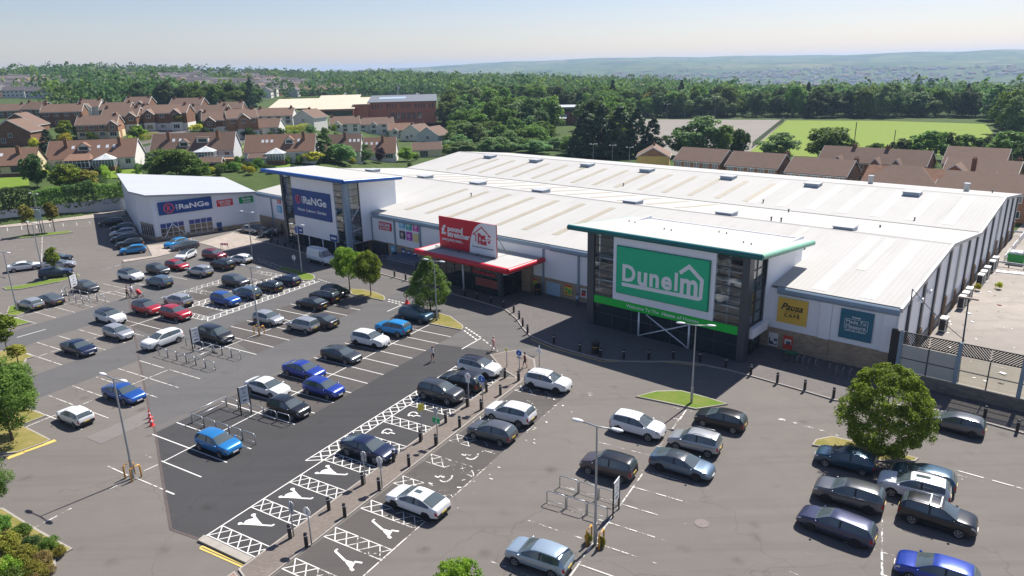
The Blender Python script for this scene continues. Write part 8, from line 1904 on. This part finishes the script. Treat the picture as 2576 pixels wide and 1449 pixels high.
LAWN = grassmat('bright_lawn', (.11, .19, .02), (.16, .24, .03), (.24, .30, .06), .3)
for q_ in (((-30, 452), (72, 444), (76, 476), (-30, 482)), ((272, 432), (352, 425), (362, 446), (268, 450)), ((603, 362), (632, 350), (634, 372), (606, 376)), ((680, 410), (732, 407), (728, 422), (674, 426)), ((322, 336), (382, 331), (362, 346), (322, 348))): drape('lawn', q_, LAWN, 8)
for q_ in (((352, 372), (396, 362), (392, 385), (350, 395)), ((365, 330), (470, 326), (480, 334), (370, 344)), ((594, 352), (640, 345), (632, 360), (596, 372)), ((110, 410), (148, 402), (152, 420), (112, 430))): drape('side_road', q_, M_MID, 8)
# --- brick terraces behind the shed on the right (frame S)
def rhouse(u, v, L, D, ev, rg, label, wall=1, roof=1, rot=0, **kw): return house(kw.pop('nm', 'brick_house'), label, F(u, v, 0), RB+R(rot), L, D, ev, rg, wall, roof, **kw)
fw = lambda L, ev, n_: [('f', -L/2+L*(i+.5)/n_, z, 1.3, 1.2) for i in range(n_) for z in (.8, ev-1.6)]
rhouse(86.5, 101, 9.5, 8.5, 5.2, 7.6, 'yellow-rendered house with a plain gable behind the shed roof', wall=1, roof=0, rot=-62, low=('yellow', 5.3), chim=((0, 0, .7),), win=[('f', -2.5, 3.6, 1.1, 1.1), ('f', 0, 3.6, 1.1, 1.1), ('f', 2.5, 3.6, 1.1, 1.1), ('l', 0, 2.2, .9, .9)])
L = 12.6; rhouse(70.3, 99, L, 9, 5.2, 7.9, 'brown-roofed terrace with a pale grey gable, nearest the yellow house', low=('grey', .1), win=fw(L, 5.2, 5)+[('r', 0, 3, .9, .9)])
L = 12.6; rhouse(55, 96.5, L, 9, 5.2, 8.0, 'brown-roofed brick terrace, second from the yellow house, with white verge', win=fw(L, 5.2, 5)+[('r', -1.5, 3.2, .9, 1.1)], chim=((6.2, 1.5, .4),))
L = 13; rhouse(38.8, 93, L, 9.5, 5.2, 8.0, 'brown-roofed brick terrace in the middle of the row with a side chimney', win=fw(L, 5.2, 5)+[('r', -1.5, 3.2, .9, 1.1)], chim=((6.4, 1.5, .4),))
L = 24; rhouse(34.5, 117, L, 9, 5.2, 8.2, 'long brick terrace with three small white gables and a pale end section', win=fw(L, 5.2, 6)+[('r', 0, 3.2, .9, 1.1)], chim=((-5, 0, .8), (2.5, 0, .8)), gab=((-7, 2.2, 5.2, 6.5, None), (1.5, 2.2, 5.2, 6.5, None), (6, 2.2, 5.2, 6.5, None)), low=None)
L = 14; rhouse(21, 88, L, 10, 5.2, 8.2, 'brown-roofed house with a hipped brick end close behind the shed', win=fw(L, 5.2, 4), hip=True, wall=0)
L = 13; rhouse(10.5, 106, L, 10, 5.4, 8.2, 'brick house with a white-edged gable and tall chimney at the right', win=fw(L, 5.4, 4)+[('r', 0, 3.2, .9, 1.1)], gab=((-4, 6.5, 5.2, 7.6, None), (3, 2.4, 5.2, 6.6, None)), chim=((-1.2, -3.5, .6), (6, 1, .6)), wall=1)
L = 12; rhouse(14.5, 124, L, 10, 5.4, 8.8, 'far brick house with a broad brown roof at the right', win=fw(L, 5.4, 4), wall=1, roof=0)
L = 19; rhouse(5, 88, L, 9.5, 5.2, 7.9, 'long brown roof cut by the right edge behind the shed', win=fw(L, 5.2, 5), wall=1)
# lamps and masts beyond the shed
for (x, y, tp, lab) in ((1492, 402, 363, 'thin street lamp behind the shed roof, left of the three'), (1540, 402, 366, 'thin street lamp behind the shed roof, middle of the three'), (1583, 404, 371, 'thin street lamp behind the shed roof, nearest the yellow house')):
    P0 = HIT(x, y); lamp(x, y, tp, lab, arm=.6, rz=0, base=P0, group='street lamps behind the shed')
for (x, y, tp) in ((1677, 299, 262), (1722, 297, 254), (1767, 296, 248), (1797, 302, 244), (1417, 284, 245)):
    lamp(x, y, tp, 'tall floodlight mast beside the gravel pitch' if x > 1500 else 'floodlight mast in front of the small sports hall', arm=1.2, rz=0, base=HIT(x, y), group='floodlight masts at the gravel pitch' if x > 1500 else None)
for (x, y, tp, lab) in ((2147, 376, 307, 'tall thin net post standing on the sports field'), (2249, 358, 327, 'short dark post on the sports field')):
    P0 = HIT(x, y); _, h = size_at(P0, 1, tp); e = empty('field_post', P0, 0, lab, 'post'); m = MB(); m.cyl((0, 0, 0), .14, h, 8); m.build('shaft', M_DGREY, e); m = MB(); m.cyl((0, 0, 0), .3, .25, 8); m.build('footing', M_KERB, e)
# dark fence between gravel and grass pitch
a, b = HIT(1893, 372), HIT(1972, 305); e = empty('pitch_fence', a, math.atan2((b-a).y, (b-a).x), 'dark mesh fence dividing the gravel pitch from the grass field', 'fence'); Lf = (b-a).length; m = MB(); m.box(0, Lf, -.05, .05, 0, 2.0); m.build('mesh_panel', M_DGREY, e)
m = MB()
for i in range(20): m.box(Lf*i/19-.06, Lf*i/19+.06, -.08, .08, 0, 2.2)
m.build('post', M_DGREY, e)
# --- school with cream sheet roofs and the red-brick wing
P0 = HIT(880, 302); dep = (P0-Vector((0, 0, HC))).dot(FW); pm = dep/FPX
sc = empty('school_building', P0, R(6), 'large low school with cream sheet roofs and a long red-brick wing', 'school'); CREAM = sheetmetal('cream_roof_sheet', (.60, .51, .38), .6, 0, .5); RB_ = brick('bright_red_brick', (.50, .155, .10), (.3, .2, .16)); SLATE = plain('slate_roof', (.13, .14, .155), .5, var=.15)
def slopebox(x0, x1, y0, y1, zf, zb, mr, name):
    m = MB(); m.prism([(x0, y0), (x1, y0), (x1, y1), (x0, y1)], -3, [zf, zf, zb, zb]); m.build('wall', RB_, sc); m = MB(); A_ = [(x0-.6, y0-.8, zf+.02), (x1+.6, y0-.8, zf+.02), (x1+.6, y1+.5, zb+.02), (x0-.6, y1+.5, zb+.02)]; m.add(A_+[(a, b, c+.35) for a, b, c in A_], [(3,2,1,0),(4,5,6,7),(0,1,5,4),(1,2,6,5),(2,3,7,6),(3,0,4,7)]); m.build(name, mr, sc)
w8 = pm
slopebox(-205*w8, -60*w8, 8, 40, 5.5, 9.0, CREAM, 'roof_slope'); slopebox(-90*w8, 12*w8, -2, 38, 5.2, 10.4, CREAM, 'roof_slope'); slopebox(48*w8, 218*w8, 4, 34, 7.6, 9.8, SLATE, 'roof_slope'); slopebox(12*w8, 48*w8, 2, 30, 7.0, 9.2, CREAM, 'roof_slope')
m = MB(); m.box(-88*w8, 10*w8, -2.1, -2.01, .5, 4.6); m.build('window_band', HG, sc)
for i in range(22):
    if i % 5 == 4: continue
    x0 = (56+i*7.2)*w8; m = MB(); m.box(x0, x0+3.6*w8, 3.9, 3.99, 4.8, 6.8); m.build('window', HG, sc)
for i in range(6): x0 = (100+i*14)*w8; m = MB(); m.box(x0, x0+10*w8, 3.9, 3.99, -.5, 2.6); m.build('window', HG, sc)
m = MB(); A_ = [(70*w8, 16, 8.62), (140*w8, 16, 8.62), (140*w8, 24, 9.25), (70*w8, 24, 9.25)]; m.add(A_+[(a, b, c+.35) for a, b, c in A_], [(3,2,1,0),(4,5,6,7),(0,1,5,4),(1,2,6,5),(2,3,7,6),(3,0,4,7)]); m.build('roof_light', plain('pale_rooflight', (.34, .42, .48), .3), sc)
P0 = HIT(1003, 258); e = empty('radio_mast', P0, 0, 'thin white lattice mast standing behind the school', 'mast'); _, h = size_at(P0, 1, 212); m = MB()
for a in range(3): m.tube([(.8*math.cos(a*2.09), .8*math.sin(a*2.09), 0), (.25*math.cos(a*2.09), .25*math.sin(a*2.09), h)], .12, 4)
for i in range(8): m.tube([(.8*math.cos(i*2.09), .8*math.sin(i*2.09), h*i/8), (.7*math.cos(i*2.09+2.09), .7*math.sin(i*2.09+2.09), h*(i+1)/8)], .08, 4)
m.build('lattice', LHEAD, e); m = MB(); m.cyl((0, 0, h), .06, 2, 6); m.build('aerial', LHEAD, e)
# --- small sports hall
P0 = HIT(1435, 312); dep = (P0-Vector((0, 0, HC))).dot(FW); pm = dep/FPX
sh = empty('sports_hall', P0, R(-8), 'small red-brick sports hall with a pale flat roof among the trees', 'hall'); m = MB(); m.box(-32*pm, 42*pm, -2, 16, -3, 8.0); m.build('wall', RB_, sh); m = MB(); m.box(-46*pm, 48*pm, -4, 18, 8.0, 8.6); m.build('roof', plain('pale_flat_roof', (.42, .44, .46), .5), sh)
m = MB(); m.box(-30*pm, 40*pm, -2.1, -2.01, 6.0, 7.5); m.build('window_band', HG, sh); m = MB()
for i in range(8): xx = (-26+i*9)*pm; m.box(xx, xx+1.2*pm, -2.2, -2.02, -1, 6)
m.build('brick_fin', M_DGREY, sh); m = MB(); m.prism([(-32*pm, -9), (-8*pm, -9), (-8*pm, -2.25), (-32*pm, -2.25)], 3.2, [3.4, 3.4, 5, 5]); m.build('lean_to_roof', LHEAD, sh)
# --- far houses on the hillside
def fhouse(wm, rm, L, D, h):
    m = MB(); m.extr([(-D/2, -2), (D/2, -2), (D/2, h), (0, h+D*.32), (-D/2, h)], 'x', -L/2, L/2); m.mi = 1
    for s in (-1, 1): A_ = [(-L/2-.3, s*(D/2+.4), h-.2), (L/2+.3, s*(D/2+.4), h-.2), (L/2+.3, 0, h+D*.32+.05), (-L/2-.3, 0, h+D*.32+.05)]; m.add(A_+[(a, b, c+.2) for a, b, c in A_], [(0,1,2,3),(7,6,5,4),(0,4,5,1),(1,5,6,2),(2,6,7,3),(3,7,4,0)])
    m.mi = 2
    for i in range(int(L/3)): x = -L/2+1.5+3*i; m.box(x-.6, x+.6, -D/2-.05, -D/2-.01, 1, 2.2); m.box(x-.6, x+.6, -D/2-.05, -D/2-.01, h-1.6, h-.5)
    return m.mesh('distant_house', [wm, TB[rm], HG])
SL2 = tiles('slate_tiles', (.12, .11, .115)); TB.append(SL2)
FH = [(fhouse(REND['white'], 3, 16, 8, 5), 'white-walled'), (fhouse(BR[0], 0, 18, 8, 5), 'brick brown-roofed'), (fhouse(REND['grey'], 3, 24, 8, 5), 'grey slate-roofed terrace'), (fhouse(REND['cream'], 1, 14, 8, 5), 'cream-walled'), (fhouse(BR[2], 3, 26, 8, 5), 'dark terrace')]
nfar = 0; town = []
for i in range(6000):
    a = R(rng.uniform(-37, -5)); r = rng.uniform(440, 1420); x, y = r*math.sin(a), r*math.cos(a)
    if mnoise.noise((x/95, y/95, 1.7)) > .17+.06*(r > 700): continue
    if any(abs(x-p[0])+abs(y-p[1]) < 17 for p in town[-900:]): continue
    z = T(x, y); px, py = proj((x, y, z))
    if py > 246 or px > 1150: continue
    town.append((x, y, z, r))
    if len(town) > 1100: break
town.sort(key=lambda p: p[3]); mt = MB(); tri = []
for i, (x, y, z, r) in enumerate(town):
    me, nm = FH[rng.choice((0, 0, 1, 2, 2, 2, 3, 4, 4))]; rz = R(rng.choice((5, 20, -15, 80, 100)))
    if i < 190:
        o = link('distant_house', me, None, (x, y, z), rz); tag(o, 'far '+nm+' house in the town on the left hillside', 'house', nm+' houses on the left hillside')
    else: tri.append((me, x, y, z, rz, 1.0))
for i in range(700):
    a = R(rng.uniform(8, 40)); r = rng.uniform(2850, 3900); x, y = r*math.sin(a), r*math.cos(a)
    if mnoise.noise((x/400, y/400, 2.2)) > -.12: tri.append((FH[rng.choice((0, 0, 2, 3, 1))][0], x, y, T(x, y), R(rng.uniform(-40, 40)), 1.25))
for i in range(150):
    a = R(rng.uniform(14, 38)); r = rng.uniform(620, 1900); x, y = r*math.sin(a), r*math.cos(a); tri.append((FH[rng.choice((0, 2, 3, 1))][0], x, y, T(x, y)+1, R(rng.uniform(-40, 40)), 1.1))
Vt, Ft, Mt, base = [], [], [], 0
mats_ = [REND['white'], SL2, HG, BR[0], REND['grey'], REND['cream'], BR[2], TB[0], TB[1]]
for me, x, y, z, rz, s in tri:
    ca, sa = math.cos(rz)*s, math.sin(rz)*s
    Vt += [(x+v.co.x*ca-v.co.y*sa, y+v.co.x*sa+v.co.y*ca, z+v.co.z*s) for v in me.vertices]
    for p in me.polygons: Ft.append([base+i for i in p.vertices]); Mt.append(mats_.index(me.materials[p.material_index]))
    base += len(me.vertices)
me = bpy.data.meshes.new('distant_town'); me.from_pydata(Vt, [], Ft)
for q_ in mats_: me.materials.append(q_)
me.polygons.foreach_set('material_index', Mt); me.update()
tag(link('distant_town', me), 'far-off town roofs and walls too small to count on the hillsides', 'town', kind='stuff')
# ================================================================== air
mb = MB(); mb.box(-12000, 12000, -400, 12500, -66, 96); q = N('haze_air'); q.nt.nodes.remove(q.b); pv_ = q.n('ShaderNodeVolumePrincipled')
pv_.inputs['Color'].default_value = (.52, .72, 1.0, 1); pv_.inputs['Density'].default_value = .00012; pv_.inputs['Anisotropy'].default_value = .2
q.l(pv_.outputs[0], q.out.inputs['Volume']); tag(mb.build('haze', q.mat), 'thin blue summer haze over the whole view', 'haze', kind='stuff')
